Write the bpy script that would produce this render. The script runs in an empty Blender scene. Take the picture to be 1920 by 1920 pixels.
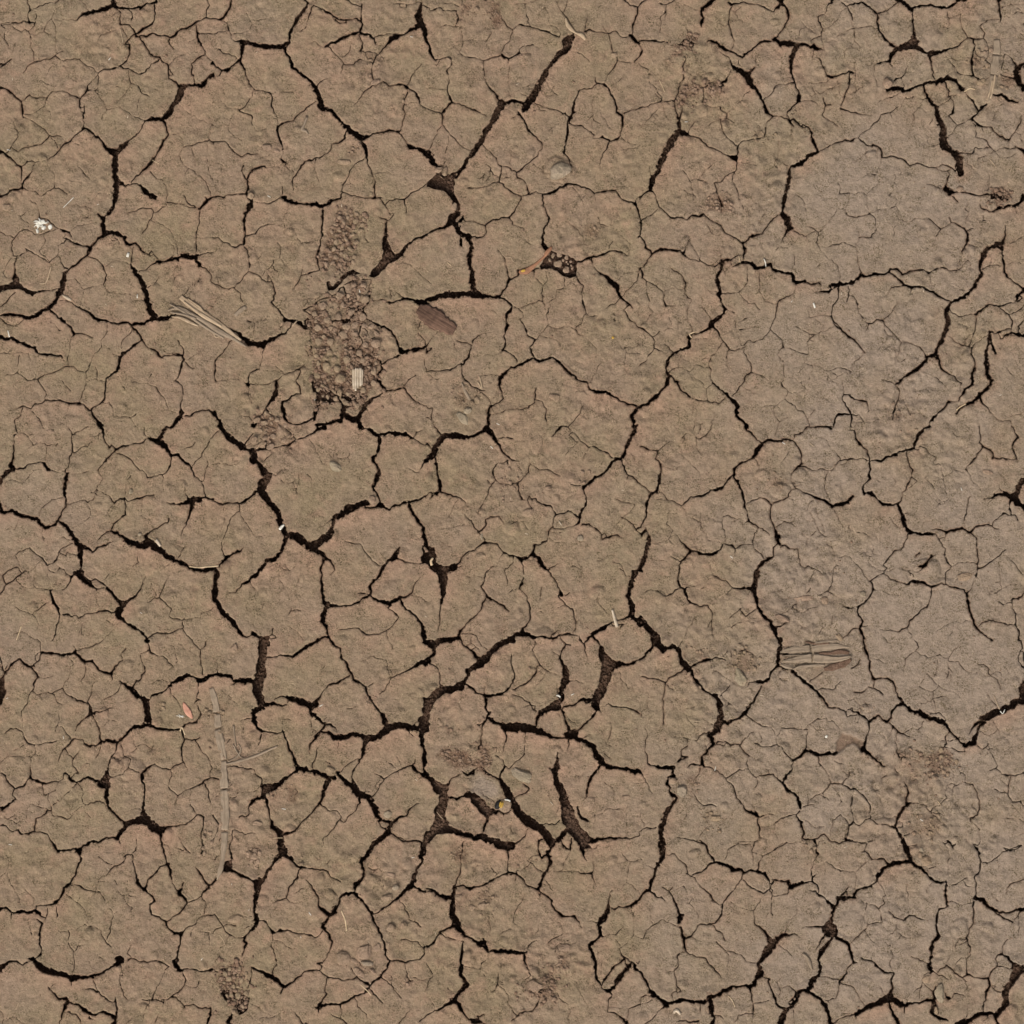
import bpy, bmesh, math, random
import numpy as np
from mathutils import Vector

# ---------------------------------------------------------------- camera, sky, sun, exposure
scene = bpy.context.scene
COL = scene.collection
cam_data = bpy.data.cameras.new('camera')
cam_data.sensor_width = 36.0
CAM_H = 12.0
cam_data.lens = 36.0 * CAM_H / 1.92
cam_data.clip_start = 0.1
cam_data.clip_end = 500.0
cam = bpy.data.objects.new('camera', cam_data)
cam.location = (0, 0, CAM_H)
cam.rotation_euler = (0, 0, 0)
COL.objects.link(cam)
scene.camera = cam

SUN_ELEV, SUN_AZ = 49.0, 202.0        # azimuth clockwise from +Y (top of the picture)
world = bpy.data.worlds.new('World')
scene.world = world
world.use_nodes = True
wn = world.node_tree
bg = wn.nodes['Background']
sky = wn.nodes.new('ShaderNodeTexSky')
sky.sky_type = 'NISHITA'
sky.sun_disc = False
sky.sun_elevation = math.radians(SUN_ELEV)
sky.sun_rotation = math.radians(SUN_AZ)
sky.dust_density = 4.0
sky.air_density = 0.8
sky.ozone_density = 0.6
hsv = wn.nodes.new('ShaderNodeHueSaturation')
hsv.inputs['Saturation'].default_value = 0.30      # thin high cloud: the skylight is nearly white
wn.links.new(sky.outputs[0], hsv.inputs['Color'])
wn.links.new(hsv.outputs[0], bg.inputs['Color'])
bg.inputs['Strength'].default_value = 0.10

sun_data = bpy.data.lights.new('sun', 'SUN')
sun_data.energy = 1.5
sun_data.angle = math.radians(18)
sun_data.color = (1.0, 0.93, 0.84)
sun = bpy.data.objects.new('sun', sun_data)
az, el = math.radians(SUN_AZ), math.radians(SUN_ELEV)
to_sun = Vector((math.sin(az) * math.cos(el), math.cos(az) * math.cos(el), math.sin(el)))
sun.rotation_euler = to_sun.to_track_quat('Z', 'Y').to_euler()
COL.objects.link(sun)

scene.view_settings.view_transform = 'Standard'
scene.view_settings.look = 'None'
scene.view_settings.gamma = 1.0
scene.view_settings.use_curve_mapping = False
scene.view_settings.exposure = 0.6

random.seed(7)
rng = np.random.default_rng(7)
U = 0.001                              # one photograph pixel of ground is one millimetre

# ---------------------------------------------------------------- materials
# exposure = 0.6
CRACK_W = 1.0
NPLATES = 290
# greyer, smoother silt: x, y, radius, amount
GREY_SPOTS = [(1640,400,150,.75),(1800,450,90,.5),(1480,650,120,.6),(1560,740,90,.6),(1700,1180,170,.9),(1820,1260,130,.8),(1800,900,150,.55),(60,930,110,.7),(40,1230,90,.6),(902,1472,20,2.4),(922,1484,16,1.8),(890,1490,10,1.5),(60,1450,90,.35),(1500,1330,150,.5),(1700,1500,150,.45),(1850,1750,130,.5),(1620,1700,120,.5),(1400,980,140,.3),(1500,1050,120,.55),(230,400,90,.25),(1100,1000,110,.35),(1600,1850,130,.35),(1350,1700,130,.3),(500,30,60,.4),(100,20,60,.4),(1330,400,70,.4),(1230,550,120,.25),(1700,620,90,.4),(20,1840,80,.4),(80,720,60,.3),(250,1180,50,.3),(1890,600,60,.3)]
LUMP_SPOTS = [(1500,1150,130,.5),(1300,1250,120,.5),(1400,1420,130,.3),(1650,1450,120,.45),(1780,1550,110,.5),(860,1400,60,.6),(1000,880,120,.35),(870,760,90,.5),(1350,380,90,.6),(1300,160,90,.5),(1460,300,60,.5),(1550,60,60,.3),(700,160,80,.6),(660,1700,120,.4),(900,1650,110,.4),(450,1450,90,.5),(1020,1850,90,.5),(560,1000,80,.2),(720,1650,70,.5),(1100,430,60,.5),(1850,160,70,.5),(640,480,60,.5),(640,680,80,.6),(500,300,70,.3),(540,820,60,.5),(1700,780,80,.3),(1850,370,60,.5),(1640,400,130,-.4),(1720,1200,150,-.5),(60,930,90,-.35),(150,500,100,-.1),(1480,640,100,-.3),(1550,970,90,.1),(450,350,60,-.1),(280,700,120,-.15)]
EXTRA_PITS = [[(806,1459),(821,1467),(841,1469),(838,1482),(840,1498),(834,1523),(838,1545),(868,1560),(845,1561),(821,1565),(806,1579),(798,1580),(806,1551),(817,1534),(820,1513),(822,1485),(812,1470)],
 [(875,1492),(883,1491),(904,1498),(917,1514),(932,1522),(919,1530),(913,1535),(896,1518),(883,1503)],
 [(1053,1513),(1068,1510),(1077,1520),(1078,1545),(1090,1560),(1095,1575),(1110,1590),(1095,1592),(1078,1575),(1064,1560),(1056,1540)],
 [(906,1564),(935,1574),(963,1588),(955,1599),(948,1595),(933,1584),(904,1570)],[(583,718),(597,708),(612,728),(632,742),(626,757),(602,752),(588,740)],[(640,735),(664,740),(690,742),(684,750),(655,752),(640,745)]]
RUBBLE = [
([(628,400),(668,398),(688,400),(676,430),(668,470),(664,500),(640,512),(615,512),(606,495),(618,470),(622,430)],.8),
([(590,578),(612,562),(640,550),(655,545),(660,520),(690,520),(693,550),(684,575),(660,590),(700,600),(712,650),(704,700),(700,740),(672,762),(630,752),(590,755),(583,720),(583,660),(584,610)],1),
([(480,780),(505,770),(535,790),(545,830),(515,840),(485,838)],.7),
([(878,0),(925,0),(930,30),(918,38),(895,25)],1),
([(1272,78),(1304,74),(1306,92),(1280,92)],.9),
([(1275,140),(1340,150),(1345,185),(1318,200),(1278,190)],.6),
([(835,1370),(880,1385),(905,1400),(925,1415),(895,1440),(850,1430),(815,1415)],.8),
([(1690,1410),(1790,1400),(1800,1430),(1780,1460),(1720,1460),(1695,1440)],.6),
([(1860,360),(1895,355),(1900,372),(1870,380)],.9),
([(415,1815),(455,1808),(468,1830),(465,1885),(440,1900),(425,1870),(412,1840)],.8),
([(1000,1820),(1040,1830),(1060,1860),(1030,1870),(990,1850)],.4),
([(980,1855),(1020,1860),(1015,1880),(985,1875)],.5)]
# x, y, rx, ry, angle, height
DOMES = [(1050,318,30,22,20,5),(1463,920,18,14,0,5),(1430,890,14,10,0,4),(1500,890,14,12,0,3),(240,1440,30,20,0,3),(1885,130,22,16,0,3),(960,990,16,12,0,4),(1020,1190,18,14,0,4),(1120,1110,14,12,0,4),(1725,780,18,9,0,-3),(1640,820,22,10,0,3),(1760,1095,26,10,-10,3),(1735,1070,30,22,0,4),(620,780,10,8,0,3),(648,1610,14,10,0,3),(1800,1740,16,18,0,4),(1852,1738,10,9,0,3),(1595,1730,24,22,0,3),(1370,1430,20,12,20,3),(700,1650,16,8,30,4),(455,1000,14,10,0,2),(630,230,18,8,80,-2),(1860,1170,16,10,0,2),(505,1790,20,14,0,2)]
DENTS = [[(1568,1392),(1578,1375),(1595,1377),(1612,1388),(1622,1390),(1622,1404),(1616,1410),(1607,1400),(1600,1393),(1589,1396),(1578,1406),(1570,1412)]]
WORN = [(535,1488,24,.7),(1430,262,20,.6),(1350,385,26,.6),(1490,205,14,.6),(740,190,14,.5),(1110,432,16,.5),(905,1692,20,.6),(1055,1815,28,.6),(1300,1240,26,.45),(1392,1245,26,.5),(690,115,20,.55),(1265,110,20,.5),(690,1310,14,.4),(1560,1070,16,.4),(500,285,16,.5),(960,905,26,.4),(870,745,20,.45),(1460,905,18,.4),(1690,785,24,.4),(1740,1545,26,.45),(1630,1330,18,.4),(445,1420,18,.5),(480,1605,18,.8),(1840,110,20,.6),(1890,150,16,.6),(560,1620,14,.35),(745,1830,18,.4),(1100,900,20,.35),(1520,1590,24,.35),(1290,1470,20,.5),(1340,1530,22,.4),(300,1330,12,.3),(410,1330,20,.45),(660,285,14,.35),(1050,330,14,.4),(200,55,14,.3),(860,1600,22,.6)]

CRACKS = '''
T 0 0
3 0,21:1 10,21:2 20,20 25,19 31,20
2 24,0 26,5 27,8:3 25,12 26,19:4
1.5 27,8 34,6 39,5 42,3 47,1.5 51,2 52,0
1 31,20 32,13 33,10 27,9
1.2 31,20 30,24 26,28
1.2 0,22 10,23 13,26 19,29 22,27 26,28
1.5 26,28 28,35 27,41 30,48 31,55
2.5 31,55 38,54 46,54 50,49
1.5 50,49 58,45
2 31,55 25,59 21,66:1
2 50,50 57,54 62,52 72,53 74,57 83,60 89,65:2.5
1.2 52,7 49,12 47,17 50,24 50,33 50,42 51,48
1 47,17 43,19 40,25 39,28 34,31 28,31
1 40,28 45,31
1 50,17 56,18 62,17 70,17:1.5
1 56,18 54,23
6 70,17:3 76,13 87,9 95,7 102,4:9 102,0:9
1 73,0 77,5 80,11
5 103,4 108,7 117,8:3 126,7 133,4:2.5 140,3 140,0:3
2.5 113,8 118,11 119,15 118,18:1
3 139,4 139,12 139,19 138,22:3
4 138,22 131,25 126,28:5 122,31
3 104,5 108,12 108,22
1.2 108,22 112,28 115,35 116,41
2.5 110,22 116,22 119,27 122,30
3 125,30 119,32 112,39
4 125,33 132,32 138,30 142,32 150,33 154,34 160,28:5 170,25 178,19 186,17 192,17
2.5 153,34 153,40 156,44:1
3 122,31 129,38 135,48 142,52:5 150,57 152,60:3.5 152,70 160,76:5 164,80:10
3.5 116,40 117,48 113,55 108,60
3 108,60 115,62 125,66:2 131,64 138,57:1.5 142,55
1.5 151,60 156,67
1 152,58 160,50 167,48
3.5 109,59 100,63:4 92,63 89,65
2 115,63 116,69 118,74 125,77 126,80 128,84 135,86:1
1 126,80 126,88 124,92 124,101
1 118,75 113,83 107,90
2.5 89,65 89,75 88,79 84,81:1.2 79,81
2.5 89,67 83,72:1.2 78,76:2.5 78,82:4 73,87 71,91:3 74,101 77,102
1.2 85,82 88,86 92,90 96,98 108,96 117,102 123,107 128,108
1 96,98 92,103 92,107
2.5 77,96 77,102:3.5 75,108 75,116
4 0,77:4 6,81 14,86 19,91:4 20,98 20,105:2
2 19,91 27,86 33,88 43,87 48,82:1.5 57,82 65,86 71,88
1.2 43,87 40,95 32,101 27,104 21,103
1 40,96 45,100 45,104
1.2 22,106 31,110 39,116 43,121 49,126 52,134
1 21,106 14,107 12,110 13,115
1.5 16,118 16,123 10,132 6,138:2
2.5 0,135:4 5,139:5 14,147 18,150:5 19,158 20,167 20,170:4
1.5 10,133 16,136
2 21,133 31,131 41,127 44,122 52,122 56,123:1
2.5 19,149 24,145 28,144
3.5 75,116 70,121 62,128 55,132 48,140 42,144:1.5 30,146:1.2 28,153 24,160 21,165
4.5 75,116 84,121 93,130 98,135:7 104,137:14
8 104,137 104,148:10 103,155:8 105,163:9
9 104,137:10 111,131:9 116,127:4 125,119:2.5 130,109:3 137,107 145,106:4
10 164,79 161,88:9 153,100:9 147,107:8
7 164,77 172,77:6 182,77 187,70:4 192,69
6 147,107 149,113:5 151,120:3.5 145,131 140,139:4 135,147 127,155:3.5 118,163:2.5
8 105,163 112,166:3 123,165:1.5 132,172 140,178
9 105,165:9 104,175:7 103,185:7 98,192:6
4 0,176:5 8,172 20,169:4
1.5 20,169 27,171 37,176 45,171 49,169 56,171 61,175
1 49,169 49,162 49,157 44,151
1 19,172 18,180
1.2 28,180 33,184 35,192
2.5 177,22 178,30:4 180,38:5 184,45:3 185,49 178,53:3.5 172,58 172,67:3 175,74:1.5
1.5 185,49 192,55
1.5 180,29 192,30
2.5 187,0 188,4 186,7:3 186,16
1 176,35 170,38
1 161,95 172,104 180,107 192,113
1 190,113 189,120 188,126
2 165,132 175,130 182,127 189,125 192,129
1 165,132 161,140 165,148 170,152 181,158 187,165 190,175
1 172,132 174,140 176,150
1 187,130 187,146 190,156 192,162
1 170,152 167,158
1.2 135,154 142,160 147,162 150,172 150,181
2 115,191 130,187 135,187 138,192 143,190 150,183
2 150,182 160,183 168,185:1 175,187
7 192,177:4 187,179 183,184:5 178,188:6
2 165,175 170,183 178,188
3 179,188 179,192
1 71,150 76,156 81,160
1 63,162 73,163
1 91,174 87,175 86,180
1 100,78 109,78
1 103,108 105,116
1 138,80 146,82
1 105,27 92,31 88,38
1 93,41 100,43
1 74,47 73,52
1 74,58 76,65
1 13,40 11,47
3 0,61 3,57 8,54 12,52:1
1 46,60 42,70
1 38,73 42,76 48,76
1 155,121 160,120 163,125 165,132
1 65,126 71,131
1 62,184 71,185 76,184 82,188
T 400 0
5 16,0 15,7 11,11 7,16:5
2.5 0,17 7,17
1.5 11,20 14,26:2.5 17,35 21,37 27,38:5
1.2 16,30 27,29 33,26 34,20 31,11
2 0,30 10,28
8 27,39:9 33,40:6 40,41 50,42:7 60,42 64,40 68,38:7
6 82,0:4 86,3:5 81,11:6 75,18 71,25:5 69,33 68,38
1.2 90,4 88,10:4 86,18 83,26:1.2 79,28
3 92,6 97,8:2
4 100,9:6 107,13 113,17:4 120,17 128,16:3.5 133,19:4
3 110,18 114,21 119,20
2.5 121,0 126,4 133,6:1.5
3 134,4 133,12:3 134,21:4 132,28:6
6 132,28 125,31 116,34:5 108,38 101,41:4
7 133,29 140,32:5 145,35:4 146,40:1.5
2.5 145,33 155,32 164,31 172,30:3
9 188,2:4 186,9:7 185,15:9 187,22:12
9 186,22 178,27:6 172,30:3 163,33 155,42:2.5 146,50:3 143,56:2.5
7 187,22 190,28:8 192,37:5
3 131,32 134,38 133,46
1.5 134,46 144,47 147,49
1 136,48 139,53
1.2 117,49 123,44 124,39
2 102,42:1.5 110,48 117,55 117,60 116,67:1
1 87,38 90,37 97,41 102,42
1.5 118,58 126,57 133,54 142,56
2.5 142,56 142,65 143,77
2 143,77 137,81 133,86 126,95:1
1 145,77 152,74
6 64,42 66,50:5 70,53:5 70,60 78,66:5 87,73:6 92,80:7 97,92:9 98,97:8 108,101:6 117,110:7 124,118:9 134,125:9
2 94,77 99,73 105,70:1
6 27,40 26,48:6 23,54:5 16,60:4 12,63 5,62:2.5 0,58
1.5 8,63 5,68 0,69
2 5,43 12,47 18,50 21,52
3 24,55 29,63 32,76 36,80 44,82:2 52,84 53,87:1.2 52,92 55,100 57,103:1 58,113:2
1 53,87 62,83 66,82 72,82
2 36,80 35,87:1.2 29,96 24,99:2.5
1 0,92 7,90 14,96 24,99
3 24,100 34,104 34,110:1 38,118:1.5 47,116:1
1 20,101 15,107 14,117 20,124 26,127
2.5 93,91 85,97:2 72,107:3 58,113:4
5 58,113 58,120 60,125:4 62,133:2 63,138:1 61,144:1
3.5 120,118 118,125:4 112,129:3.5 107,130:2 104,136:2 95,142:3 87,144:4 82,145:3 78,150:2.5
7 134,125 144,121:4 156,117:4 166,118:5
6 134,125 137,134:6 138,143:4 142,152:2 144,160:2 145,177:3.5
3 174,79:5 180,82 184,88:5 186,93:2.5 192,99
2.5 153,73 158,77 166,75:3 172,77:5 174,79:6
2 175,76 180,67 188,57:1
2.5 174,82 172,90 170,96
1.2 171,94 180,92 186,92
2.5 170,96 172,103 170,113 168,117
3 166,118 170,124:2.5 174,128:1.5
7 174,129:5 178,132:7 186,133:8 192,138:10
2.5 137,142 126,150:2 121,159 117,166:3 115,172
2.5 114,172 122,174 130,176 135,178:2
3 138,178 145,178:3.5 152,178:2
1 145,156 157,155 163,158
1.2 92,144 91,152 94,163
2.5 0,128 10,128:2 17,134 26,141:2.5 32,138 40,139:2.5
3 61,144 66,147
1.2 63,149 70,153 75,157
2 78,150 73,160:3 71,172:1
1.5 27,148 26,154 29,159:2.5
5 31,160 34,155:5 37,152 46,149:4
1 48,151 60,150
4 31,160 32,167:4 30,173:6 35,180:7 33,185:7 28,192:6
3 30,174 20,175:2.5 12,176:2
3 0,177 10,178
1.5 37,181 43,182 50,183 57,180 62,177:3
6 62,177 67,181:7 77,183:5 90,183 97,185:7
1.5 62,175 62,168
6 98,185 107,181:5 114,178:3.5
5 98,185 99,192
1 68,184 67,192
2.5 172,180 180,174 186,169 192,165
2.5 159,181 165,179 172,180:4
2.5 172,181 174,187 174,192
1.5 150,179 156,186 157,192
1.5 162,3 170,3 175,5:2.5 185,1
2 168,6 173,8
T 800 0
2.5 0,6 4,10:1.5 7,8 13,7 16,10:2 22,10 28,10:3 29,15:3.5 27,20 25,24
1.2 9,24 18,24 25,24 31,26 32,32 33,38 31,44 29,49 36,52 44,52 51,53
2.5 51,53 62,51 68,49:4
1 34,36 44,36 53,37 56,33 59,28
1 54,37 54,42
5 0,37:7 4,45:5 9,53:4
1 0,58 8,57
1 25,40 22,44 23,49
2.5 65,15 70,21 76,28:2
1.5 76,28 83,21 90,23
1.5 77,28 74,37 69,42 68,48:3
5 68,49 71,52 74,54:5 80,51:3 83,48
1.2 83,48 83,45 87,42 94,40:1.5 102,42
1 83,48 90,49 94,50
1.5 51,53 51,62 52,71 57,80:3 64,89:4 67,93:7
1 74,55 74,65 74,77 76,87
3 83,22:1.5 92,23 100,26 110,29:3.5 119,34:3
1.5 89,3 90,15 94,22
1 80,4 90,3 100,0
1 107,22 116,24 121,30
1 117,0 121,8 126,14
1.5 127,0 126,6 123,12
1.5 123,11 129,20 131,24
9 133,29:5 131,33:10 127,37:16 127,42:13 120,49:9 111,59:7 106,67:8 98,83:9 92,92:11 89,97:11
8 67,93:10 66,97:12 62,105:9 53,118:8 45,133:7 38,143:7 29,155:6 26,160:5
6 70,94:7 77,91:5 87,94:6
1 131,46 139,49 147,55
2.5 18,63:3 20,72:2.5 19,81:3 21,88:4 23,92:7
2 11,52:2 22,52 23,57 19,62
1 12,53 9,59:1
1 0,79 17,80
5 23,92 18,97:4 14,102:4 14,112:4
2.5 0,99 8,101 13,103
3 23,92 33,95:2.5 43,99 55,105:1
2.5 14,112 21,120:2 29,129:2 40,135:1.2
1.5 13,114 7,122:1.2 3,132 0,138
1 21,121 21,127 18,135 16,148
8 0,138:8 5,144:9 10,149:6 14,148:4
P 0,163 9,156 14,160 20,163 25,161 25,170 22,176 16,172 0,168
P 10,149 15,150 17,156 22,157 27,153 25,161 20,163 12,158 8,155
10 20,167 23,176:9 26,185:9 28,192:8
2 95,94 103,96 117,99 128,104:2.5
5 138,80:3 133,92:5 130,105:6 128,112:5 127,123:5 125,136:3
2 138,80 147,79 153,75
1.5 152,70 153,74
3.5 153,74 160,75:5 166,81:4 169,92 172,101:4 176,105:6
2 160,74 165,67:1.5 170,58 172,53
1.2 172,53 170,48 167,46:2
2 167,46 166,37 164,29:2
1.2 164,29 158,23
1 173,54 180,56 192,57
2 142,28:4 148,26:3 153,29:2 164,29:1.5 170,28 178,33
1.5 143,26 144,20 145,15
2.5 178,0:3 184,5 190,6:3 189,13 186,22:3.5 185,31
2 192,4 190,6
8 184,32:6 188,36:7 192,39:5
2.5 187,55 192,50
2 178,103 186,99 192,97
5 176,105 175,113:4 174,118:2 175,123:2 171,126 164,128:2.5
1 176,123 180,128 188,130
4 158,123 163,127 162,132:3 157,142:2 155,150:1
2 131,112 140,113 146,117:1 150,121
1 149,124 155,125
4 84,102:5 86,107 92,118:4 99,125:3 104,129:3 104,133:2
1 84,104 77,107
2 104,134 100,140:2.5 92,147:2.5 81,155:3
2.5 81,155 82,159:3 88,162 91,167:4 93,174
2 50,130 55,134 62,143 67,151
2.5 67,151 67,158:3 66,164
2 67,150 73,150 78,153 81,155
2 33,169:1 45,169 55,166 64,164 66,164:2.5
2.5 67,165 76,172 84,176
2 84,176 92,174 98,173:3 106,175
3 85,177 82,184 77,192
3 104,176 105,183:2.5 108,192
4 106,175 113,175:5 120,169:4.5 128,166:5 138,167:3 147,170 152,175:3 162,172:3.5 170,172:4 176,178:4 182,181:3 188,184 192,190
1 152,175 152,181
2 187,182 192,176
1 75,133 77,140 74,147
3 124,136 127,141:3 128,147:3 131,155:1.5
T 1200 0
4 0,37:3 10,36 18,38 25,39:3
2 31,0 28,3 23,5 17,3:1
1.5 23,5 22,10 22.5,17:1
1.5 18,14 19,22 17,31:1
3 0,3 4,0
6 65,0 59,5 55,10:6 57,15:5 54,21 54,24:4
1 55,10 50,8 44,6 40,5 38,0
3 0,39 2,44 0,50
P 33,40 38,35 46,36 50,40 48,43 42,41 35,42
2 60,39 63,36:4 70,39:6 78,45:5 83,46:4 92,52:5
4 94,50 101,44 107,40 111,38 117,37 121,37:2
4 80,2:5 84,5 82,9:3 80,16:2.5 82,26:2 84,36:1.5 82,44:1
3 84,4:4 92,2 100,3 110,6:3 120,10:2
3 120,10 125,4:4 127,0:8
6 127,2 131,7:5 133,14:5 132,20:3 128,27:3 125,32:3 121,33:5
9 121,36:7 127,38:10 137,38:8 150,40:6 160,43:7 165,45:2
8 141,41:9 138,50:7 136,58:6 136,68:5 139,76:4 143,81:3.5 144,90
1.5 156,46 155,54:1
3 160,51:1 165,60:3 168,67:3 172,69:5 180,67 188,65 192,66:4
1.2 170,70 169,74 163,75 152,75
1 164,75 164,81
3 189,67 188,77 184,88 181,97:2
2 182,98 189,100 192,101
2.5 175,1 171,4 169,6:1.5 167,13 161,15 162,22 164,26:2.5 163,31
1.5 163,31 157,34 152,37:1
1 163,31 165,37 178,38
1 165,37 166,45
1 164,26 174,22 178,17 180,12 186,6
1 146,20 150,26 160,30
3 182,2 186,6 192,4:4
1.5 186,6 190,12 192,18
1 142,35 143,28 146,25
3 72,45:1 80,52:1.5 83,58:4
8 84,60:6 90,63:9 95,67:9 99,75:10 103,79:7
5 97,66:6 103,62:5
6 103,79 108,86:5 112,94:5 115,101 119,105:3
2 88,60 89,53 92,52
4 83,61:1.5 79,69:2 75,75:5 72,77:6
2 72,77 68,74 65,74 60,78:3 57,80
2.5 57,80 57,88 56,92
1 56,92 65,96 72,97 78,102 85,96 92,88 99,81
2 78,102 78,107
1 78,107 72,107 66,109 60,113
1 78,107 84,109
1.5 72,107 73,117 78,124 86,131
1 104,50 104,57
2 137,75 128,76 122,77 118,84 111,89
3 40,51:1.5 39,62 40,70
3 40,70 36,75:2 34,86 31,91:4
2.5 31,91 32,99 34,107:3
1.5 31,91 20,92
2 20,91:4 14,93:2.5 8,95:2 0,97
1.5 0,59 8,63 9,73 14,80 19,87 20,91
1 20,94 22,102 26,108
2 39,95:1 36,103:3 34,109:4
9 34,106:4 35,113:6 35,118:9 29,127:10 24,136:10 19,147:9 16,154:8 11,162:9 10,170:7
8 35,118 42,121:6 48,123:3 53,125:3 60,131:3 66,133:3 77,139:2 86,142
1.5 44,118 50,110
4 10,170 5,174:4 0,178:5
2.5 11,171 15,177 17,187 24,192
1.5 17,187 11,192
2.5 119,105 128,105 133,107 137,113:3
2.5 118,106 113,112:2 113,118 112,122
2 112,122 103,125 92,127 88,131:4 86,140:2.5 88,147
2.5 88,147 86,154 84,155
2 84,155 77,158 72,163 67,164
1.5 85,155 83,163 87,170 88,176 90,180
1 88,147 95,146 104,148
1.2 38,154 47,164
1 47,162 50,160 60,163
1.2 47,164 47,172 48,180
2 67,164 69,172:2 74,183:3.5 73,190
3 144,90 140,94 136,98 132,101
2 132,101 135,108 138,114
4 138,107 144,112 148,114:3
1 144,90 155,90 160,95
4 147,110:1.5 153,117:4 156,126:5 160,136:6
6 160,136:5 150,142:6 142,149:7 136,150
8 136,150:6 134,160:7 132,173:6 130,182:7 127,192:7
1.5 136,150 129,147
3 160,136 170,130 178,128 185,126 192,127
1 136,113 136,119 138,125
1.5 165,87 167,95:2.5 166,101 164,104:2
2 164,104 172,109 178,114
2 167,96 172,93
1 178,163 180,171 180,174:2 189,174
1 142,175 149,184 150,190
1 188,176 187,184 182,188
1 176,192 178,188 184,188 187,192
1 168,148 169,154
1 92,185 95,190 104,188
T 1520 0
4 40,2:4 47,3:4 53,6:5 59,12:5
2 60,13:3 70,9:2 78,2
1.5 33,6 37,12 38,22 40,27 40,32
1.5 39,26 48,24 54,23 58,27
1 38,26 32,28 25,33
1 40,32 39,36 45,42
1 39,38 37,43 32,45 31,52 30,60
5 60,13 60,20:4 62,28 68,36 77,43:4
6 79,0:4 86,4:8 91,10:6
5 92,7 100,5 108,4 115,6:5 124,7:5 129,3:6 140,0:5
3 93,9:4 92,20:3 93,32:6 93,37:12
3 123,8 124,14 126,18:1
1 126,18 123,26
1 126,17 135,12
1 118,24 122,25
12 90,40:13 81,43:11 76,45:8 72,50:6 70,55:5
8 108,48:12 115,46:5 123,44:3 131,42:3 137,37:2.5 141,34:1.5
P 91,33 95,33 97,41 104,46 114,46 108,51 104,48 95,45 80,45 78,43 88,40
3 60,57:3 65,55 71,55:3
1.5 71,56 74,60
1 60,57 57,60 58,70 60,76:2
1.5 135,12 136,24 139,30:2.5 141,34
2.5 141,34 147,36:3.5 155,35:2 157,30 153,24
2 153,24 158,18 165,16 170,17
4 168,0:5 169,5 170,11:4 170,20:3
1 170,6 180,4 192,3
3 147,37 147,44:3.5 145,52:5 145,62:4 146,69:4
2 155,35 160,41
1.5 148,45 153,47 158,46 161,44 161,50
2 146,52 154,51 160,55 162,60
1.5 148,46 150,49
4 108,51:5 109,60:3 112,70:2.5 113,75
1 121,46 125,56 131,65 135,69
1.2 128,65 120,70 113,73
1.5 131,66 136,68 145,69 152,72:5 151,76:3
2 152,74 160,69
9 70,80:8 78,79:8 86,82:7 93,78:5 100,76:5 110,75:6 118,72:7 124,70:7 130,73:7 135,77:5 136,80
2 87,60:1.2 86,66 82,70 76,72:3
1.5 82,70 84,77
4 102,77 103,83 108,92:6 114,99:7 116,108:9 120,118:8
12 120,118:9 119,128:12 121,132:12 128,137:8 134,142:12 135,154:13
3 121,73 124,80 124,88
1.5 124,88 132,87
1.5 125,88 129,95
1.5 124,91 115,95
3 129,95:2 128,102:4 125,105:3
2 126,106 131,112
1.5 131,112 128,118 124,124
2.5 131,112 138,110 145,107
4 145,107 152,100:5 159,93:5
4 152,99 146,92:4 140,84:2
3 146,107 150,113:4 156,115 162,115 168,121:4 175,125:4 178,125
2 145,108 149,116 148,124 155,125 162,132
1 154,115 156,119
3 178,125 183,119:2 187,112 190,103:1.2
1 178,126 179,132
3 134,138 141,137 146,137 149,133:1.5 160,132
1.2 162,132 166,137 172,133 178,133:3 185,134
1.2 152,142 160,138 166,135
1 152,141 151,152
1 166,136 170,142 178,143 185,138
1 148,153 142,147 140,140 145,138
2 28,97 33,99 43,102 54,104:1
2 78,96:1 72,101 63,103:2 60,109 53,115 47,120 43,125:3
3 43,125 48,129:2.5 56,133
3 31,127 37,126 43,125
3 56,131 63,134:3 65,137 65,142
3 65,142 73,141 79,142 86,146 90,149 98,147:3 106,150 113,151
2 112,151 118,147 125,149:3 132,155:4
1.5 112,151 118,154 125,152
1 98,96 92,102 91,112 88,122
1 72,100 73,106
1 98,96 104,102
1 51,133 50,138 40,145
1 50,139 53,145
1 65,144 61,152 60,158 59,168
1 51,156 60,157
1 59,157 48,158 42,162
1 27,174 38,174 43,172 51,175 51,184 53,192
1 51,174 58,168
1 80,150 82,154 79,160
1.5 110,132 117,130
1 70,176 78,179 77,185 80,190
1 77,186 60,189 52,192
5 124,157:1.5 121,166:4 121,169:6
9 121,169:6 126,173:9
1.2 104,165 110,166 117,170 120,168
2.5 127,174 129,179:2 131,181
3.5 127,174 135,173 143,174 150,176 158,175 165,176
1 151,177 153,185
3 154,187 163,190 170,186:5 183,186:6 188,182:5 192,176:8
1.5 166,178 170,186
1.2 184,187 186,192
1 184,187 182,192
1 161,156 160,165 158,172
P 163,174 172,171 178,176 177,181 168,178 162,180
5 176,48:1 182,54:4 186,60:7 192,57:5
9 186,61 185,68:9 188,76:7 192,79
4 185,70 178,70:3 172,68:2
1.5 174,48 172,58 171,66
5 165,86 172,85:6 180,90:6 187,92:4
6 185,132:2 192,137:7
1 62,152 60,135
T 0 400
8 88,0:3 92,5:6 92,10:7 95,18:8
4 93,4 98,0
8 95,18 88,24:6 82,31:6 80,38:5
4 80,38 72,43:5 62,50:4 58,54:6 56,62:9 55,70:8 50,77:7 45,82:7 43,86:7 32,92:6 24,94:7 14,91:5 5,91:5 0,93:2
7 95,18 107,18:6 112,21 115,27:5 122,28:4
4 122,28 127,33:4 135,38:2
2.5 36,4 43,5 48,11 55,14:4 63,18:3 66,22:1
3 58,21:2 63,25:3.5 71,28 81,30:4
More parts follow.
